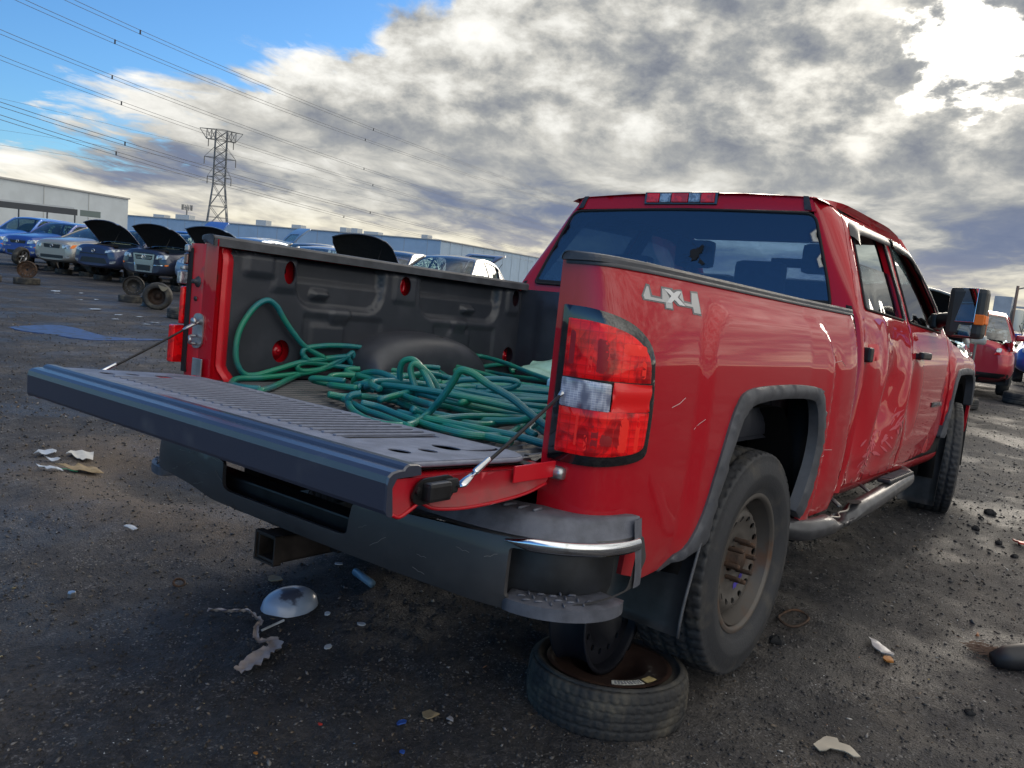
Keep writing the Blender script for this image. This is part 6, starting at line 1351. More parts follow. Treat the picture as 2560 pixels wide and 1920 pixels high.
# upright rim welded on it
def upright(parent, z0, R, w, m_, rz=0, y=0, holes=14):
    u = empty('upright_rim', (0, y, z0+R), rz, parent=parent)
    V, F = lathe([(R*.93, -w/2), (R, -w/2), (R, -w*.46), (R*.94, -w*.40), (R*.88, -w*.1), (R*.88, w*.2), (R*.94, w*.40), (R, w*.46), (R, w/2), (R*.93, w/2), (R*.92, w*.40), (R*.85, w*.2), (R*.85, -w*.1), (R*.92, -w*.40)], 44, closed=True); obj('barrel', V, F, m_, u, True)
    hs = [ [(R*.66*math.cos(2*math.pi*k/holes)+R*.055*math.cos(t), R*.66*math.sin(2*math.pi*k/holes)+R*.055*math.sin(t)) for t in np.linspace(0, 6.283, 9)[:-1]] for k in range(holes)] + [ell(0, 0, R*.14, R*.14, 14)]
    panel('disc', ell(0, 0, R*.87, R*.87, 40), hs, R*.12, lambda x, z: (x, -w*.12+.03*ssf(math.hypot(x, z), R*.55, R*.3)-.02*ssf(math.hypot(x, z), R*.5, R*.6), z), .005, (0, 1, 0), m_, u)
    return u
upright(spare, .10, .195, .13, mat('dark_blue_steel', (.012, .013, .020), .5, .2), .35, .075)
# part-worn caution label on the spare's rim
for a0, a1, cc, nm in ((-128, -92, (.50, .50, .46), 'caution_label'), (-88, -72, (.42, .33, .16), 'torn_label')):
    arc = [(.172*math.cos(math.radians(a)), .172*math.sin(math.radians(a))) for a in np.linspace(a0, a1, 12)]+[(.144*math.cos(math.radians(a)), .144*math.sin(math.radians(a))) for a in np.linspace(a1, a0, 12)]
    lb = panel(nm, arc, (), .02, lambda x, y: (x, y, .155*.93+.0025), .0015, (0, 0, -1), mat(nm, cc, .5, var=.3, vscale=90, spec=.3), spare)
    if nm == 'caution_label':
        for k in range(9):
            for rr in (.151, .158, .165):
                a = math.radians(a0+3+k*3.6); p0 = Vector((rr*math.cos(a), rr*math.sin(a), .1472)); a = a+math.radians(2.3); p1 = Vector((rr*math.cos(a), rr*math.sin(a), .1472)); obj('print_line', *tube([p0, p1], .0011, 4), mat('ink', (.03, .04, .08), .6), lb)
spare.rotation_euler.z = math.radians(-18)
def stand(x, y, lab, rz=0, m_=None, R=.27, group=None):
    s = lying_tyre('wheel_stand', (x, y, ghs(x, y)-.01), R, .17, RUBBER2, lab, 'wheel stand', group, 48, 24); s.rotation_euler.z = rz
    upright(s, .15, .215, .18, m_ or mat('black_steel', (.022, .02, .02), .5, .3), 0); return s
stand(7.15, 20.4, 'rusty brown rim standing on a flat tyre, alone in the open yard', math.radians(-30), RUST, .30)
stand(7.40, 15.6, 'black rim with bright round holes standing on a flat tyre', math.radians(-32), None, .30)
# proto for the row, two under every nose
GS = 'wheel stands under the row of cars'; pr_ = None
names = {29.2: 'navy compact', 26.55: 'champagne sedan', 23.8: 'midnight blue sedan', 20.8: 'black-blue sedan', 18.1: 'pale blue car', 14.9: 'silver sedan', 12.35: 'dark sedan'}
ch = math.radians(HD)
for Yc, nm in names.items():
    for (dx_, dy_, wh) in ((-.95, .50, 'right-hand'), (-.95, -.50, 'left-hand'), (-3.3, .5, 'back right'), (-3.3, -.5, 'back left')):
        x = 10.35+dx_*math.cos(ch)-dy_*math.sin(ch); y = Yc+dx_*math.sin(ch)+dy_*math.cos(ch)
        if pr_ is None: s = stand(x, y, '', math.radians(25)); pr_ = s
        else:
            s = pr_.copy(); COL.objects.link(s)
            for c in pr_.children:
                d = c.copy(); COL.objects.link(d); d.parent = s
                for g_ in c.children: e = g_.copy(); COL.objects.link(e); e.parent = d
            s.location = (x, y, ghs(x, y)-.01); s.rotation_euler.z = random.uniform(0, 3)
        label(s, 'dark wheel stand under the %s corner of the %s' % (wh, nm), 'wheel stand', GS)
# loose tyres and rims
t = empty('collapsed_tyre', (7.05, 13.95, ghs(7.05, 13.95)+.27), math.radians(-40)); label(t, 'split tyre standing on edge with its sidewall peeled back', 'tyre')
V, F = lathe([(.17, .10), (.20, .12), (.25, .115), (.275, .08), (.28, 0), (.275, -.08), (.25, -.115), (.20, -.12), (.17, -.10)], 40); obj('tyre', V, F, RUBBER2, t, True)
V, F = lathe([(.17, -.07), (.155, -.05), (.15, .05), (.06, .04), (.05, .0), (.001, .0)], 30); obj('rim', V, F, DARKRUST, t, True)
obj('torn_flap', *gridf(lambda u, v: (.02+.20*u, -.12-.02*math.sin(3*u), .24-.10*v*math.sin(math.pi*u)-.05*u), np.linspace(0, 1, 8), [0, .5, 1]), mat('tyre_tan', (.20, .18, .14), .8), t, True)
t = empty('bare_rim', (7.25, 14.55, ghs(7.25, 14.55)+.0), 0); label(t, 'black wheel rim lying flat beside the split tyre', 'wheel rim'); V, F = lathe([(.21, 0), (.215, .01), (.18, .04), (.175, .14), (.21, .19), (.215, .20), (.17, .16), (.16, .05), (.001, .06)], 36, axis='z'); obj('rim', V, F, BLKM, t, True)
lying_tyre('flat_tyre', (6.55, 12.1, ghs(6.55, 12.1)), .29, .18, RUBBER2, 'tyre lying flat just left of the red rear post', seg=48, nb=24, hub=False)
lying_tyre('flat_tyre', (15.2, -.25, ghs(15.2, -.25)), .31, .20, RUBBER2, 'single tyre lying on the dirt right of the cherry red hatchback', seg=48, nb=24, hub=False)
lying_tyre('flat_tyre', (12.6, .35, ghs(12.6, .35)), .31, .16, RUBBER2, 'flat black tyre in front of the cherry red hatchback bumper', seg=48, nb=24, hub=False)
s = stand(6.45, 20.9, 'wheel stand with a pale rim cut off by the left edge of the photo', .3, mat('alloy', (0,0,0)), .30)
w = car_wheel(None, 10.9, 25.0, .62, .31, 1, True, math.radians(-60)); label(w, 'silver five-spoke alloy wheel leaning by the champagne sedan', 'wheel'); w.rotation_euler = (math.radians(-16), 0, math.radians(-150)); w.name = 'alloy_wheel'; w.location = (9.9, 27.9, ghs(9.9, 27.9)+.47)

WIRES=[(0.05,[[17.32,59.19,18.1],[19.31,60.84,18.3],[21.47,62.55,18.5],[23.83,64.34,18.71],[26.4,66.21,18.92],[29.2,68.16,19.13],[32.27,70.21,19.36],[35.63,72.36,19.58],[39.32,74.62,19.82],[43.38,77.01,20.06],[47.87,79.53,20.31],[52.83,82.21,20.57],[58.34,85.07,20.85],[64.48,88.14,21.14],[71.37,91.46,21.46],[79.13,95.07,21.8],[87.93,99.04,22.18],[98.0,103.45,22.61],[109.62,108.42,23.1],[123.19,114.09,23.67],[139.26,120.68,24.36],[158.59,128.5,25.19],[182.33,138.0,26.23],[212.26,149.87,27.57],[251.23,165.27,29.36],[304.23,186.16,31.85]]),(0.05,[[15.26,60.69,17.56],[17.22,62.4,17.71],[19.36,64.18,17.87],[21.71,66.04,18.04],[24.27,67.98,18.2],[27.07,70.0,18.37],[30.14,72.12,18.55],[33.51,74.33,18.73],[37.22,76.65,18.91],[41.31,79.08,19.1],[45.82,81.65,19.3],[50.82,84.36,19.51],[56.37,87.23,19.73],[62.55,90.29,19.96],[69.48,93.57,20.21],[77.27,97.11,20.49],[86.09,100.96,20.81],[96.15,105.21,21.16],[107.72,109.93,21.57],[121.16,115.28,22.06],[136.99,121.42,22.65],[155.91,128.62,23.38],[178.95,137.26,24.3],[207.7,147.93,25.49],[244.67,161.57,27.08],[294.14,179.75,29.29]]),(0.05,[[15.75,65.22,16.06],[17.82,67.05,16.17],[20.07,68.95,16.28],[22.54,70.94,16.4],[25.23,73.0,16.51],[28.19,75.16,16.61],[31.42,77.42,16.72],[34.97,79.77,16.82],[38.87,82.24,16.92],[43.16,84.82,17.01],[47.9,87.54,17.1],[53.14,90.41,17.18],[58.96,93.44,17.26],[65.44,96.67,17.34],[72.68,100.11,17.42],[80.81,103.82,17.49],[90.0,107.84,17.56],[100.44,112.24,17.64],[112.42,117.12,17.73],[126.29,122.6,17.83],[142.54,128.86,17.95],[161.86,136.14,18.11],[185.24,144.81,18.33],[214.16,155.4,18.63],[250.94,168.77,19.05],[299.46,186.32,19.67]]),(0.045,[[15.74,65.2,14.31],[17.81,67.03,14.37],[20.07,68.93,14.43],[22.54,70.91,14.49],[25.24,72.98,14.55],[28.2,75.14,14.6],[31.43,77.39,14.66],[34.98,79.74,14.71],[38.89,82.21,14.76],[43.18,84.79,14.81],[47.93,87.51,14.86],[53.17,90.37,14.91],[58.99,93.4,14.96],[65.47,96.63,15.02],[72.71,100.08,15.08],[80.83,103.79,15.15],[90.02,107.81,15.23],[100.46,112.23,15.33],[112.43,117.12,15.45],[126.29,122.62,15.61],[142.53,128.91,15.82],[161.84,136.24,16.1],[185.21,144.96,16.48],[214.12,155.63,16.99],[250.91,169.11,17.71],[299.45,186.83,18.73]]),(0.055,[[14.67,61.09,10.3],[16.58,62.74,10.32],[18.65,64.46,10.33],[20.9,66.24,10.34],[23.35,68.1,10.35],[26.03,70.03,10.35],[28.95,72.04,10.34],[32.15,74.13,10.33],[35.65,76.31,10.32],[39.49,78.6,10.29],[43.71,80.99,10.26],[48.35,83.5,10.22],[53.48,86.14,10.17],[59.15,88.93,10.11],[65.46,91.9,10.04],[72.5,95.07,9.96],[80.39,98.48,9.87],[89.29,102.18,9.77],[99.39,106.23,9.66],[110.96,110.73,9.54],[124.34,115.79,9.41],[139.99,121.57,9.27],[158.57,128.3,9.12],[181.02,136.32,8.97],[208.76,146.13,8.8],[243.98,158.5,8.64]]),(0.055,[[14.45,60.23,9.42],[16.24,61.91,9.42],[18.18,63.66,9.43],[20.29,65.5,9.42],[22.59,67.42,9.42],[25.1,69.43,9.41],[27.84,71.54,9.4],[30.83,73.76,9.38],[34.12,76.09,9.35],[37.72,78.56,9.32],[41.69,81.17,9.29],[46.07,83.94,9.24],[50.91,86.9,9.2],[56.29,90.07,9.14],[62.28,93.47,9.08],[69.0,97.17,9.0],[76.56,101.2,8.93],[85.13,105.64,8.84],[94.92,110.57,8.74],[106.2,116.12,8.64],[119.33,122.45,8.53],[134.81,129.78,8.42],[153.36,138.43,8.29],[176.01,148.87,8.16],[204.32,161.8,8.03],[240.8,178.37,7.9]]),(0.05,[[31.29,125.23,18.88],[35.12,128.37,19.29],[39.29,131.62,19.7],[43.81,134.97,20.11],[48.72,138.43,20.52],[54.05,142.01,20.92],[59.86,145.71,21.31],[66.19,149.54,21.7],[73.08,153.49,22.07],[80.61,157.58,22.42],[88.84,161.81,22.75],[97.85,166.21,23.06],[107.74,170.77,23.34],[118.62,175.52,23.58],[130.61,180.49,23.79],[143.88,185.7,23.94],[158.62,191.2,24.04],[175.06,197.04,24.08],[193.51,203.29,24.04],[214.34,210.06,23.91],[238.04,217.47,23.69],[265.26,225.7,23.35],[296.88,234.99,22.86],[334.1,245.68,22.2],[378.65,258.24,21.32],[433.04,273.41,20.16]]),(0.05,[[30.98,124.06,11.86],[34.66,127.24,12.29],[38.66,130.54,12.72],[42.99,133.97,13.15],[47.69,137.53,13.58],[52.79,141.22,14.02],[58.35,145.07,14.46],[64.4,149.07,14.9],[70.99,153.24,15.33],[78.19,157.6,15.76],[86.08,162.15,16.17],[94.72,166.91,16.58],[104.21,171.92,16.97],[114.67,177.2,17.35],[126.23,182.79,17.7],[139.06,188.73,18.02],[153.34,195.09,18.31],[169.34,201.94,18.56],[187.35,209.38,18.75],[207.78,217.55,18.89],[231.13,226.61,18.96],[258.1,236.81,18.95],[289.61,248.46,18.83],[326.96,262.02,18.58],[371.98,278.14,18.17],[427.42,297.79,17.54]]),(0.045,[[31.19,124.86,13.71],[34.98,128.01,14.23],[39.1,131.27,14.77],[43.56,134.64,15.31],[48.41,138.14,15.85],[53.68,141.75,16.4],[59.41,145.5,16.94],[65.64,149.38,17.49],[72.44,153.4,18.03],[79.86,157.58,18.57],[87.97,161.92,19.1],[96.86,166.43,19.61],[106.62,171.15,20.11],[117.35,176.08,20.58],[129.19,181.25,21.02],[142.31,186.71,21.44],[156.89,192.5,21.8],[173.17,198.69,22.12],[191.46,205.35,22.39],[212.15,212.59,22.58],[235.72,220.57,22.69],[262.85,229.46,22.69],[294.42,239.55,22.58],[331.67,251.2,22.32],[376.35,264.94,21.86],[431.07,281.59,21.17]])]

# ------------------------------------------------------------------ far buildings
def prism(poly, z0, z1):
    n = len(poly); V = [(x, y, z0) for x, y in poly]+[(x, y, z1) for x, y in poly]; F = [(i, (i+1) % n, (i+1) % n+n, i+n) for i in range(n)]+[tuple(range(n))[::-1], tuple(range(n, 2*n))]; return V, F
wallA = mat('white_wall', (.52, .58, .64), .8, var=.06, vscale=.3); wallB = mat('blue_grey_wall', (.30, .43, .60), .7, var=.05, vscale=.3)
b = empty('warehouse', (100, 198, 0)); label(b, 'tall plain white warehouse at the far left', 'building')
def bx_(parent, nm, poly, z0, z1, m_): o = obj(nm, *prism([(x-parent.location.x, y-parent.location.y) for x, y in poly], z0, z1), m_, parent); return o
bx_(b, 'walls', [(-40, 142), (100.5, 200), (84, 240), (-56, 182)], -1, 11.4, wallA)
bx_(b, 'parapet', [(-40.3, 141.6), (100.9, 199.8), (84.2, 240.5), (-56.5, 182.5)], 11.4, 11.75, mat('coping', (.36, .37, .38), .6))
for i in range(1, 12):
    t = i/12; x, y = -40+140.5*t, 142+58*t; d = Vector((140.5, 58, 0)).normalized(); n_ = Vector((d.y, -d.x, 0))*.08
    o = obj('wall_joint', *prism([(x-b.location.x+n_.x, y-b.location.y+n_.y), (x+d.x*.12-b.location.x+n_.x, y+d.y*.12-b.location.y+n_.y), (x+d.x*.12-b.location.x, y+d.y*.12-b.location.y), (x-b.location.x, y-b.location.y)], 0, 11.3), mat('joint_grey', (.41, .42, .42), .8), b)
bx_(b, 'roof_unit', [(52, 184), (56, 185.6), (54.5, 189), (50.5, 187.4)], 11.75, 14.0, mat('coping', (0,0,0)))
b = empty('long_building', (163.5, 153.8, 0)); label(b, 'long low pale building crossing the horizon behind the parked cars', 'building')
bx_(b, 'walls', [(136, 271.4), (163.5, 153.8), (330, 205), (300, 320)], -1, 9.7, wallB)
bx_(b, 'coping', [(135.6, 271.8), (163.3, 153.4), (330.4, 204.8), (300, 320.4)], 9.7, 9.95, mat('coping', (0,0,0)))
dA = (Vector((163.5, 153.8, 0))-Vector((136, 271.4, 0))); LA = dA.length; dA.normalize(); nA = Vector((dA.y, -dA.x, 0)) 
if nA.dot(Vector((-1, -1, 0))) < 0: nA = -nA
for s0, s1, z0, z1, m_ in ((58, 112, 3.4, 4.3, mat('green_trim', (.12, .24, .24), .6)),):
    a = Vector((136, 271.4, 0))+dA*s0+nA*.2; c = Vector((136, 271.4, 0))+dA*s1+nA*.2
    o = obj('canopy_band', *prism([(q.x-b.location.x, q.y-b.location.y) for q in (a, c, c-nA*.2, a-nA*.2)], z0, z1), m_, b)
for s0 in np.arange(4, LA-3, 7.5):
    a = Vector((136, 271.4, 0))+dA*s0+nA*.06; c = a+dA*.15; obj('wall_joint', *prism([(q.x-b.location.x, q.y-b.location.y) for q in (a, c, c-nA*.06, a-nA*.06)], 0, 9.6), mat('joint_blue', (.30, .36, .44), .8), b)
dB = (Vector((330, 205, 0))-Vector((163.5, 153.8, 0))).normalized(); nB = Vector((dB.y, -dB.x, 0))
for s0 in np.arange(6, 160, 8):
    a = Vector((163.5, 153.8, 0))+dB*s0+nB*.06; c = a+dB*.15; obj('wall_joint', *prism([(q.x-b.location.x, q.y-b.location.y) for q in (a, c, c-nB*.06, a-nB*.06)], 0, 9.6), mat('joint_blue', (0,0,0)), b)
for s0, w_, h_ in ((18, 6, 1.6), (52, 4, 1.8), (66, 3.5, 1.2), (84, 2.2, 1.5), (88, 2.2, 1.5), (92.5, 5, .9), (112, 2, 1.2), (8, 5, 1.1)):
    a = Vector((136, 271.4, 0))+dA*s0-nA*4; c = a+dA*w_; obj('roof_unit', *prism([(q.x-b.location.x, q.y-b.location.y) for q in (a, c, c-nA*2.5, a-nA*2.5)], 9.95, 9.95+h_), mat('roof_unit', (.42, .45, .48), .6), b)
# open-sided canopy in front of the white warehouse
c = empty('steel_canopy', (31, 87.3, 0)); label(c, 'long dark-edged steel canopy in front of the white warehouse', 'canopy')
def cb(nm, x0, y0, x1, y1, w, z0, z1, m_):
    d = Vector((x1-x0, y1-y0, 0)).normalized(); n_ = Vector((d.y, -d.x, 0))*w; o = obj(nm, *prism([(x0-31+n_.x, y0-87.3+n_.y), (x1-31+n_.x, y1-87.3+n_.y), (x1-31, y1-87.3), (x0-31, y0-87.3)], z0, z1), m_, c); return o
DKM = mat('dark_fascia', (.055, .06, .07), .6)
cb('fascia', 18, 93.2, 37.1, 84.8, .25, 3.35, 3.95, DKM); cb('roof_sheet', 18, 93.4, 36.9, 85.1, -7, 3.95, 4.12, mat('white_sheet', (.50, .52, .54), .6)); cb('side_fascia', 37.3, 84.7, 39.0, 84.0, .3, 3.35, 3.95, mat('green_grey_panel', (.16, .20, .19), .6))
for k in range(9): x = 19+k*2.2; cb('post', x, 92.8-(x-18)*.44-.3, x+.07, 92.7-(x-18)*.44-.3, .07, 0, 3.35, DKM)
# tree-like mast: cell tower, far
c = empty('cell_mast', (149.4, 257.3, 0)); label(c, 'thin mobile phone mast with a ring of antennas', 'mast')
STL = mat('galv_steel_far', (.16, .165, .17), .6, .3)
obj('mast', *tube([(0, 0, 0), (0, 0, 14.8)], .24, 8), STL, c, True)
for k in range(9): a = k*.7; obj('antenna', *box(1.6*math.cos(a)-.10, 1.6*math.cos(a)+.10, 1.6*math.sin(a)-.10, 1.6*math.sin(a)+.10, 13.4, 15.2), STL, c)
obj('ring', *tube([(1.1*math.cos(t), 1.1*math.sin(t), 14.2) for t in np.linspace(0, 6.3, 13)], .07, 5), STL, c)
# ------------------------------------------------------------------ lattice pylon
py_ = empty('pylon', (170.9, 273.5, 0), math.atan2(275.4, 172.5)-math.pi/2+.08); label(py_, 'grey lattice electricity pylon with three levels of arms', 'pylon')
def hwid(z): return float(np.interp(z, [0, 25, 44], [4.6, 2.05, 1.95]))
LEV = [0, 9, 17, 25, 28.2, 31.2, 34.2, 37.4, 40.6, 44]
def cor(z, i): h = hwid(z); return Vector(((h, h), (h, -h), (-h, -h), (-h, h))[i]+(z,))
mb = MB()
for i in range(4):
    for a, c in zip(LEV[:-1], LEV[1:]): mb.add(*tube([cor(a, i), cor(c, i)], .17, 4))
mb.build('corner_legs', STL, py_)['kind'] = 'stuff'
mb = MB()
for k, (a, c) in enumerate(zip(LEV[:-1], LEV[1:])):
    for i in range(4):
        j = (i+1) % 4; mb.add(*tube([cor(a, i), cor(c, j)], .10, 4)); mb.add(*tube([cor(a, j), cor(c, i)], .10, 4))
        if a > 5: mb.add(*tube([cor(a, i), cor(a, j)], .09, 4))
        if a < 24: m1 = (cor(a, i)+cor(c, j))/2; mb.add(*tube([m1, (cor(a, i)+cor(c, i))/2], .07, 4)); mb.add(*tube([m1, (cor(a, j)+cor(c, j))/2], .07, 4))
br = mb.build('lattice_bracing', STL, py_); br['kind'] = 'stuff'
for z, hw_, zt_ in ((34.2, 5.4, 38.2), (27.4, 4.1, 31.2)):
    mb = MB()
    for sg in (-1, 1):
        for q in (-1, 1):
            mb.add(*tube([(sg*hwid(z), q*hwid(z), z), (sg*hw_, 0, z)], .11, 4)); mb.add(*tube([(sg*hwid(zt_), q*hwid(zt_), zt_), (sg*hw_, 0, z+.1)], .07, 4))
        mb.add(*tube([(sg*hwid(z), -hwid(z), z), (sg*hwid(z), hwid(z), z)], .09, 4))
    mb.build('cross_arm', STL, py_)
mb = MB()
for sg in (-1, 1):
    for q in (-1, 1):
        mb.add(*tube([(0, q*1.6, 44.3), (sg*7.4, 0, 43.9)], .11, 4)); mb.add(*tube([(0, q*1.95, 40.6), (sg*5.0, q*.5, 40.6)], .12, 4)); mb.add(*tube([(sg*5.0, q*.5, 40.6), (sg*7.4, 0, 43.9)], .10, 4))
        for x0_, x1_ in ((2, 3.4), (3.4, 5.0), (3.4, 2), (5, 3.4)): mb.add(*tube([(sg*x0_, q*1.0, 40.6), (sg*x1_, q*.9, 43.9)], .07, 4))
        for x0_ in (3.4, 5.0): mb.add(*tube([(sg*x0_, q*.8, 40.6), (sg*x0_, q*.8, 43.95)], .07, 4))
mb.build('cross_arm', STL, py_)
for (x, z) in ((4.3, 40.4), (5.4, 34.1), (4.1, 27.3)):
    for sg in (-1, 1): obj('insulator', *tube([(sg*x, 0, z), (sg*x, 0, z-2.5)], .16, 6), mat('insulator', (.06, .062, .065), .5), py_)
# overhead wires
CBL = mat('cable_far', (.05, .05, .06), .6)
for k, (r, pts) in enumerate(WIRES):
    nm = ['uppermost wire of the bundle crossing the blue sky', 'second wire down crossing the blue sky', 'third wire, crossing the clouds above the pylon top', 'fourth wire, passing just over the pylon head', 'fifth wire, crossing the pylon at its lowest arm', 'sixth wire, crossing the pylon at its waist', 'faint distant wire behind the pylon head', 'faint lowest distant wire', 'faint distant wire behind the middle arm'][k]
    p = catmull(pts, 3); w = empty('power_line', p[0]); label(w, nm, 'power line', 'overhead power lines')
    obj('wire', *tube([q-p[0] for q in p], [r*.42]*len(p), 5), CBL, w, True)
    if k < 6:
        w2 = obj('wire', *tube([q-p[0]+Vector((0, 0, .34)) for q in p], [r*(.45 if k < 6 else .30)]*len(p), 5), CBL, w, True)
        for i in (22, 48): q = p[min(i+k, len(p)-1)]-p[0]; obj('spacer', *xf(box(-.055, .055, -.055, .055, -.03, .37, .02), Matrix.Translation(q)), CBL, w)
# ------------------------------------------------------------------ right-hand distance
def pole(x, y, h, lab, lean=0, arm=None, r=.13):
    p = empty('utility_pole', (x, y, 0)); label(p, lab, 'pole'); obj('shaft', *tube([(0, 0, -.3), (0, 0, h)], [r, r*.75], 8), mat('weathered_wood', (.16, .11, .09), .8), p, True)
    if arm: obj('lamp_arm', *tube([(0, 0, h-.25), (arm[0], arm[1], h+.1)], .05, 5), STL, p); obj('lamp_head', *xf(box(-.25, .25, -.12, .12, -.05, .05, .02), Matrix.Translation((arm[0]*1.2, arm[1]*1.2, h+.1))), STL, p)
    return p
pole(67.9, 6.4, 4.35, 'taller brown pole at the far right with a small lamp arm', arm=(.2, -1.0)); pole(87.4, 10.9, 4.1, 'shorter brown pole left of the pale silo', arm=(.2, .9)); pole(89, 12.6, 2.0, 'thin short post left of both brown poles', r=.07)
s = empty('silo_plant', (493.9, 64.8, 0)); label(s, 'pale concrete silo tower block far off on the right horizon', 'tower'); PC = mat('pale_concrete', (.42, .44, .48), .9, var=.1, vscale=.2)
obj('tower', *box(-4, 4, -6.5, 1.5, 0, 17.0), PC, s)
for k in range(2): obj('silo', *lathe([(3.3, 0), (3.3, 10.5), (.01, 11.0)], 16, (0, -9.8-k*6.8, 0), 'z'), mat('pale_silo', (.62, .60, .52), .8), s, True)
obj('gantry', *box(-1, 1, -20, -6.5, 11.5, 12.6), PC, s)
# distant hill, with the blue haze of the air put into its colour
V, F = gridf(lambda u, v: (5200+600*v, -1400+2600*u, (1-v)*-20+v*(150*math.exp(-((u-.66)/.10)**2)+95*math.exp(-((u-.50)/.10)**2)+60*math.exp(-((u-.80)/.12)**2)+12*math.sin(u*40))), np.linspace(0, 1, 90), np.linspace(0, 1, 6))
h = obj('hill', V, F, mat('haze_tinted_hill', (.16, .22, .30), .95), None, True); h['kind'] = 'structure'
# scrub on the right skyline
rg = random.Random(4)
def bush(x, y, w_, h_, lab):
    b = empty('shrub', (x, y, 0)); label(b, lab, 'shrub', 'scrub on the right skyline'); mb = MB()
    for k in range(420):
        a = rg.uniform(0, 6.28); r = rg.random()**.5*w_/2; z = rg.random()*h_*(1-(r/(w_/2))**2*.6)*rg.uniform(.5, 1.15); s_ = rg.uniform(.05, .16)
        c = Vector((r*math.cos(a), r*math.sin(a), z)); d1 = Vector((rg.gauss(0, 1), rg.gauss(0, 1), rg.gauss(0, 1))).normalized()*s_; d2 = Vector((rg.gauss(0, 1), rg.gauss(0, 1), rg.gauss(0, 1))).normalized()*s_*.6
        mb.add([c-d1, c+d2, c+d1, c-d2], [(0, 1, 2, 3)])
    f = mb.build('foliage', mat('scrub_leaf', (.055, .085, .03), .7, var=.4, vscale=2), b)
    for k in range(5): a = rg.uniform(0, 6.28); obj('stem', *tube([(0, 0, 0), (w_*.2*math.cos(a), w_*.2*math.sin(a), h_*.8)], .03, 5), mat('weathered_wood', (0,0,0)), b)
bush(62, 4.6, 3.2, 1.9, 'low green bush at the foot of the taller pole'); bush(62, 7.4, 3.0, 2.3, 'leafy shrub between the two brown poles'); bush(60, 2.3, 2.4, 2.9, 'tall sparse shrub right of the taller pole'); bush(66, 9.6, 2.0, 1.4, 'small shrub behind the red hatchback roof')
bl_ = empty('upright_board', (13.2, .31, 0)); label(bl_, 'narrow blue upright panel with an orange edge right of the towing mirror', 'panel'); obj('post', *tube([(0, 0, 0), (0, 0, 1.0)], .02, 6), STL, bl_); obj('board', *box(-.02, .02, -.09, .09, 1.0, 1.5), mat('blue_board', (.03, .09, .36), .5), bl_); obj('edge_strip', *box(-.022, .022, -.112, -.092, 1.0, 1.52), mat('orange_edge', (.5, .12, .03), .5), bl_)
# ------------------------------------------------------------------ litter one can tell apart
def sheet(nm, pts, th_, m_, lab, cat, wav=.012, sp=.03, lift=.004, curl=0):
    cx, cy = np.mean([p[0] for p in pts]), np.mean([p[1] for p in pts])
    o = panel(nm, pts, (), sp, lambda x, y: (x, y, ghs(x, y)+lift+wav*(.5+.5*math.sin(x*61+y*37)*math.cos(y*53-x*17))+curl*((x-cx)**2+(y-cy)**2)), th_, (0, 0, -1), m_)
    label(o, lab, cat); return o
PAP = mat('torn_paper', (.42, .37, .36), .8, var=.25, vscale=14); WHT = mat('white_plastic', (.46, .50, .56), .35, var=.2, vscale=20); TAN = mat('tan_card', (.26, .20, .12), .8, var=.2, vscale=20)
path = [(-0.023, 0.614), (0.026, 0.555), (0.071, 0.514), (0.07, 0.459), (0.065, 0.417), (0.025, 0.389), (-0.021, 0.311), (0.015, 0.28), (-0.012, 0.234), (-0.055, 0.229), (-0.131, 0.19), (-0.184, 0.174)]
wid = [.006, .005, .005, .007, .008, .009, .010, .022, .026, .030, .030, .020]
pc = catmull([(a, b, 0) for a, b in path], 5); ww = np.interp(np.linspace(0, 11, len(pc)), range(12), wid); V = []; F = []
for i, q in enumerate(pc):
    t = (pc[min(i+1, len(pc)-1)]-pc[max(i-1, 0)]).normalized(); n_ = Vector((-t.y, t.x, 0))
    for j, s_ in enumerate((-1, -.5, 0, .5, 1)): w_ = q+n_*s_*float(ww[i])*(1+.2*math.sin(i*2.1+j)); V.append((w_.x, w_.y, ghs(w_.x, w_.y)+.008+.010*abs(math.sin(i*.9+j*1.3))+.006*abs(s_)))
for i in range(len(pc)-1):
    for j in range(4): F.append((i*5+j, i*5+j+1, (i+1)*5+j+1, (i+1)*5+j))
k = len(V); V += [(a, b, c-.002) for a, b, c in V]; F += [tuple(q+k for q in f[::-1]) for f in F]
label(obj('paper_strip', V, F, PAP, None, True), 'long torn strip of pinkish paper curling over the dirt', 'paper')
V, F = gridf(lambda u, v: (.250+(.118*u)*math.cos(v), .500+(.088*u)*math.sin(v), ghs(.25, .5)-.006+.072*math.sqrt(max(0, 1-u**2.6))), np.linspace(0, 1, 12), np.linspace(0, 6.2832, 33)); label(obj('mirror_shell', V, F, mat('blue_white_shell', (.30, .38, .52), .3, 0, .4, col2=(.08, .09, .13), thr=(.55, .60), vscale=5), None, True), 'glossy white domed mirror cover lying upside down under the tailgate', 'mirror cover')
label(obj('plastic_tube', *tube([(.66, .60, ghs(.66, .6)+.016), (.63, .46, ghs(.63, .46)+.016)], .0165, 12), mat('blue_tube', (.14, .24, .34), .35), None, True), 'short pale blue tube in the shade under the bumper', 'tube')
label(obj('white_stick', *tube([(.045, .384, ghs(.05, .384)+.006), (.145, .394, ghs(.145, .394)+.012)], .0045, 6), WHT), 'thin pale stick beside the paper strip', 'stick')
def star(cx, cy, r, n=7, sx=1, rot=0, sd=0):
    g = random.Random(sd); out = []
    for k in range(n): a = 2*math.pi*k/n+rot; q = r*g.uniform(.55, 1.1); out.append((cx+q*math.cos(a)*sx, cy+q*math.sin(a)))
    return out
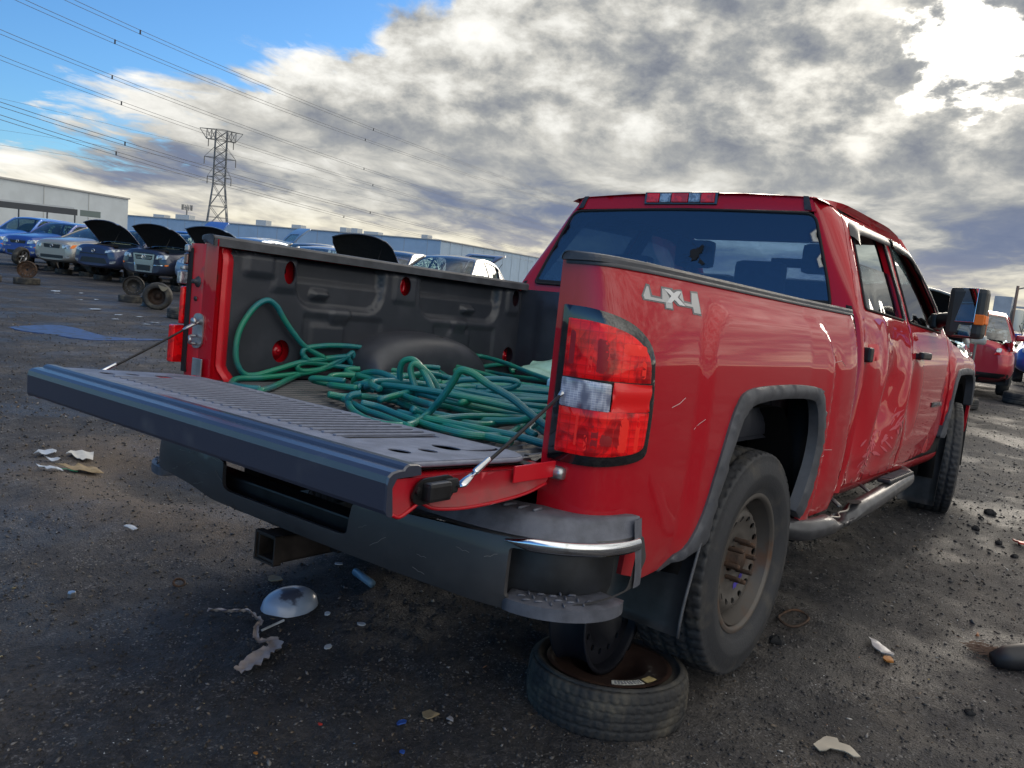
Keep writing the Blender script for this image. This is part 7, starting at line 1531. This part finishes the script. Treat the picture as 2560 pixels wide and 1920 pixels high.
for i, (x, y, r, m_, lab) in enumerate([(.34, .724, .05, TAN, 'curled brown leaf of card behind the mirror cover'), (.672, .72, .022, WHT, 'small white plastic chip farthest under the bumper'), (.34, .198, .022, WHT, 'blue-white shard right of the paper strip'), (.134, .138, .020, WHT, 'white pebble-like chip below the blue-white shard'), (.302, .343, .02, WHT, 'grey chip nearest the mirror cover'), (-.006, -.368, .028, mat('blue_board', (.03, .09, .36), .5), 'thin blue sliver left of the spare wheel stand'), (-.116, -.481, .022, mat('blue_board', (0,0,0)), 'small blue block in the bottom middle'), (-.407, -.237, .014, mat('amber_chip', (.34, .13, .02), .5), 'amber lens fragment near the bottom edge, left of centre'), (.105, -.458, .018, mat('grey_stone', (.30, .30, .33), .8), 'flat grey oval pebble by the spare wheel stand'), (.083, -.396, .032, TAN, 'tan leaf-like scrap left of the spare wheel stand'), (-.189, -.227, .016, mat('red_shard', (.5, .04, .03), .4), 'tiny orange-red shard in the bottom foreground')]):
    sheet('scrap', star(x, y, r*(.5 if i in (5, 6, 7, 10) else .8), 7, 1.2 if i % 2 else .8, i, i), .004, m_, lab, 'scrap', .006, .012, .010)
WSC = [([(0.40,3.13),(0.45,3.16),(0.52,3.11),(0.49,3.06),(0.42,3.07)], WHT, 'flat pale blue piece of plastic, leftmost of the white litter'), ([(0.39,2.97),(0.43,2.98),(0.46,2.92),(0.42,2.90)], WHT, 'smaller pale blue piece just below the leftmost white one'), ([(0.28,2.80),(0.36,2.76),(0.37,2.67),(0.30,2.71)], WHT, 'grey torn strip at the lower left of the litter patch'), ([(0.55,3.06),(0.62,3.09),(0.71,3.05),(0.66,2.95),(0.59,2.93)], mat('white_rag', (.50, .50, .49), .8), 'crumpled white plastic sheet, brightest of the litter patch'), ([(0.39,2.84),(0.46,2.80),(0.52,2.83),(0.60,2.78),(0.61,2.71),(0.54,2.70),(0.46,2.74)], TAN, 'dirty tan rag with a green edge in the litter patch'), ([(.17,1.61),(.20,1.62),(.215,1.57),(.19,1.56)], WHT, 'small pale triangle of plastic in the open dirt, left')]
for i, (pts, m_, lab) in enumerate(WSC): sheet('litter', pts, .003, m_, lab, 'litter', .022, .025, .012)
sheet('green_shred', [(.40, 2.79), (.47, 2.745), (.475, 2.73), (.40, 2.765)], .003, mat('green_plastic', (.02, .30, .16), .5), 'small green shred along the tan rag', 'litter', .01, .03, .010)
for i, (x, y) in enumerate([(5.55, 13.4), (6.85, 18.1), (6.5, 17.2), (7.2, 17.6), (6.3, 15.7), (6.7, 15.8), (5.5, 12.4), (5.0, 11.5), (5.7, 12.1), (5.15, 10.8), (5.5, 11.15), (6.6, 12.7)]):
    r = .10 if i in (0, 1) else .05
    sheet('litter', star(x, y, r, 6, 1.5, i, 40+i), .004, WHT, 'pale scrap in the open yard, %s' % ['long bar shape in front of the black rim stand', 'wide flat piece behind the others', 'bright bit left of the long dark streak', 'bluish bit furthest back', 'pair of bits on the dark streak, left one', 'bit on the dark streak, right one', 'upper one of two near the muddy patch', 'lower one of two near the muddy patch', 'slanted sliver', 'nearest flat piece above the puddle', 'middle of the row nearest the red post', 'piece below the split tyre'][i], 'litter', .01, .06, .012)
# puddle sheet, its blue reflection painted into the base colour
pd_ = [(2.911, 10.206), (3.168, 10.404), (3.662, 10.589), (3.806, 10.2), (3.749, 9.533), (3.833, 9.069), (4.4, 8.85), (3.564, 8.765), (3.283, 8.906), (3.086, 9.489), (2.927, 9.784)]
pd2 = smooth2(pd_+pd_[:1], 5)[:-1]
pud = panel('puddle', pd2, (), .10, lambda x, y: (x, y, max(ghs(x, y), 0)*.0+ghs(3.5, 9.5)+.012), .03, (0, 0, -1), mat('puddle_painted_sheen', (.040, .075, .20), .5, 0, 0, .4, bump=.8, bscale=40, col2=(.035, .040, .060), thr=(.46, .66), vscale=9)); pud['kind'] = 'structure'
# right-hand litter
label(obj('clamp_ring', *tube([(1.80+.10*math.cos(t), -.885+.055*math.sin(t), ghs(1.8, -.88)+.008+.004*math.sin(3*t)) for t in np.linspace(0, 6.3, 30)], .006, 6, False), RUST, None, True), 'rusty oval clamp ring behind the rear wheel', 'ring')
label(obj('clamp_ring', *tube([(.04+.022*math.cos(t), .915+.016*math.sin(t), ghs(.04, .915)+.010+.010*math.sin(t)) for t in np.linspace(0, 6.3, 20)], .005, 6, False), RUST, None, True), 'small rusty ring in the open dirt left of the white mirror cover', 'ring')
V, F = lathe([(.001, .022), (.013, .022), (.015, .018), (.015, .002), (.001, .0)], 6, (-.308, 1.036, ghs(-.308, 1.036)+.002), 'z'); label(obj('hex_nut', V, F, GALV), 'shiny hexagonal nut on the dirt, lower left', 'nut')
sheet('lens_shard', [(1.83, -1.18), (1.80, -1.22), (1.74, -1.30), (1.70, -1.305), (1.705, -1.26), (1.75, -1.215)], .004, mat('grey_lens', (.34, .34, .37), .3), 'grey teardrop shard of plastic right of the wheel', 'shard', .004, .02, .014)
sheet('amber_shard', star(1.661, -1.297, .028, 6, 1, 0, 3), .006, mat('amber_chip', (.34, .13, .02), .5), 'amber chip beside the grey teardrop shard', 'shard', .004, .02, .012)
for i, (x, y, r, lab) in enumerate([(4.9, -1.19, .035, 'largest black clod on the pale dirt, furthest back'), (4.66, -1.17, .018, 'small black clod below the largest'), (4.31, -1.19, .026, 'round black clod right of the side step'), (4.08, -1.35, .022, 'ragged black clod further right'), (3.86, -1.46, .02, 'black clod nearest the right edge'), (4.60, -.87, .016, 'tiny clod by the front tyre'), (1.46, -1.607, .016, 'flat dark stone in the lower right dirt'), (1.51, -.92, .028, 'dark block of rubber behind the rear wheel')]):
    V, F = gridf(lambda u, v: (x+r*math.sin(u)*math.cos(v)*(1+.25*math.sin(3*v+i)), y+r*math.sin(u)*math.sin(v)*(1+.2*math.cos(4*v+i)), ghs(x, y)+r*.35+r*.7*math.cos(u)*(1+.15*math.sin(5*v))), np.linspace(0, math.pi, 8), np.linspace(0, 2*math.pi, 13)); label(obj('clod', V, F, mat('black_clod', (.012, .012, .014), .9), None, False), lab, 'clod')
sheet('red_shard', star(4.16, -1.455, .05, 6, 1, 0, 8), .01, mat('red_shard', (.5, .04, .03), .4), 'bright red shard at the right edge', 'shard', .01, .03, .02)
br_ = [(.86, -1.30), (.80, -1.29), (.785, -1.315), (.80, -1.33), (.82, -1.335), (.835, -1.37), (.83, -1.40), (.845, -1.415), (.875, -1.375), (.87, -1.345), (.885, -1.335), (.88, -1.305)]
sheet('metal_bracket', br_, .003, mat('pale_metal', (.34, .32, .28), .5, .4), 'pale stamped metal bracket in the bottom right', 'bracket', .003, .02, .016)
V, F = tube([(2.00, -1.60, ghs(2, -1.6)+.03), (2.03, -1.64, ghs(2, -1.6)+.045), (2.10, -1.72, ghs(2, -1.6)+.055), (2.18, -1.80, ghs(2, -1.6)+.055), (2.30, -1.93, ghs(2, -1.6)+.055), (2.7, -2.3, ghs(2, -1.6)+.055), (2.95, -2.75, ghs(2, -1.6)+.055)], [.028, .045, .056, .058, .058, .058, .058], 18); label(obj('black_duct', V, F, mat('duct_rubber', (.022, .022, .026), .5), None, True), 'end of a thick black rubber duct cut off by the right edge', 'duct')
mb = MB()
for k in range(160):
    x, y = 2.10+rg.gauss(0, .03), -1.55+rg.gauss(0, .04); a = rg.uniform(-.5, .5)-1.2; L = rg.uniform(.02, .06); z = ghs(x, y)+rg.uniform(.003, .02); mb.add(*tube([(x, y, z), (x+L*math.cos(a), y+L*math.sin(a), z+rg.uniform(-.004, .008))], .0014, 3))
label(mb.build('dry_straw', mat('straw_brown', (.16, .10, .07), .8)), 'tuft of brown dry straw in front of the black duct', 'straw', kind='stuff')
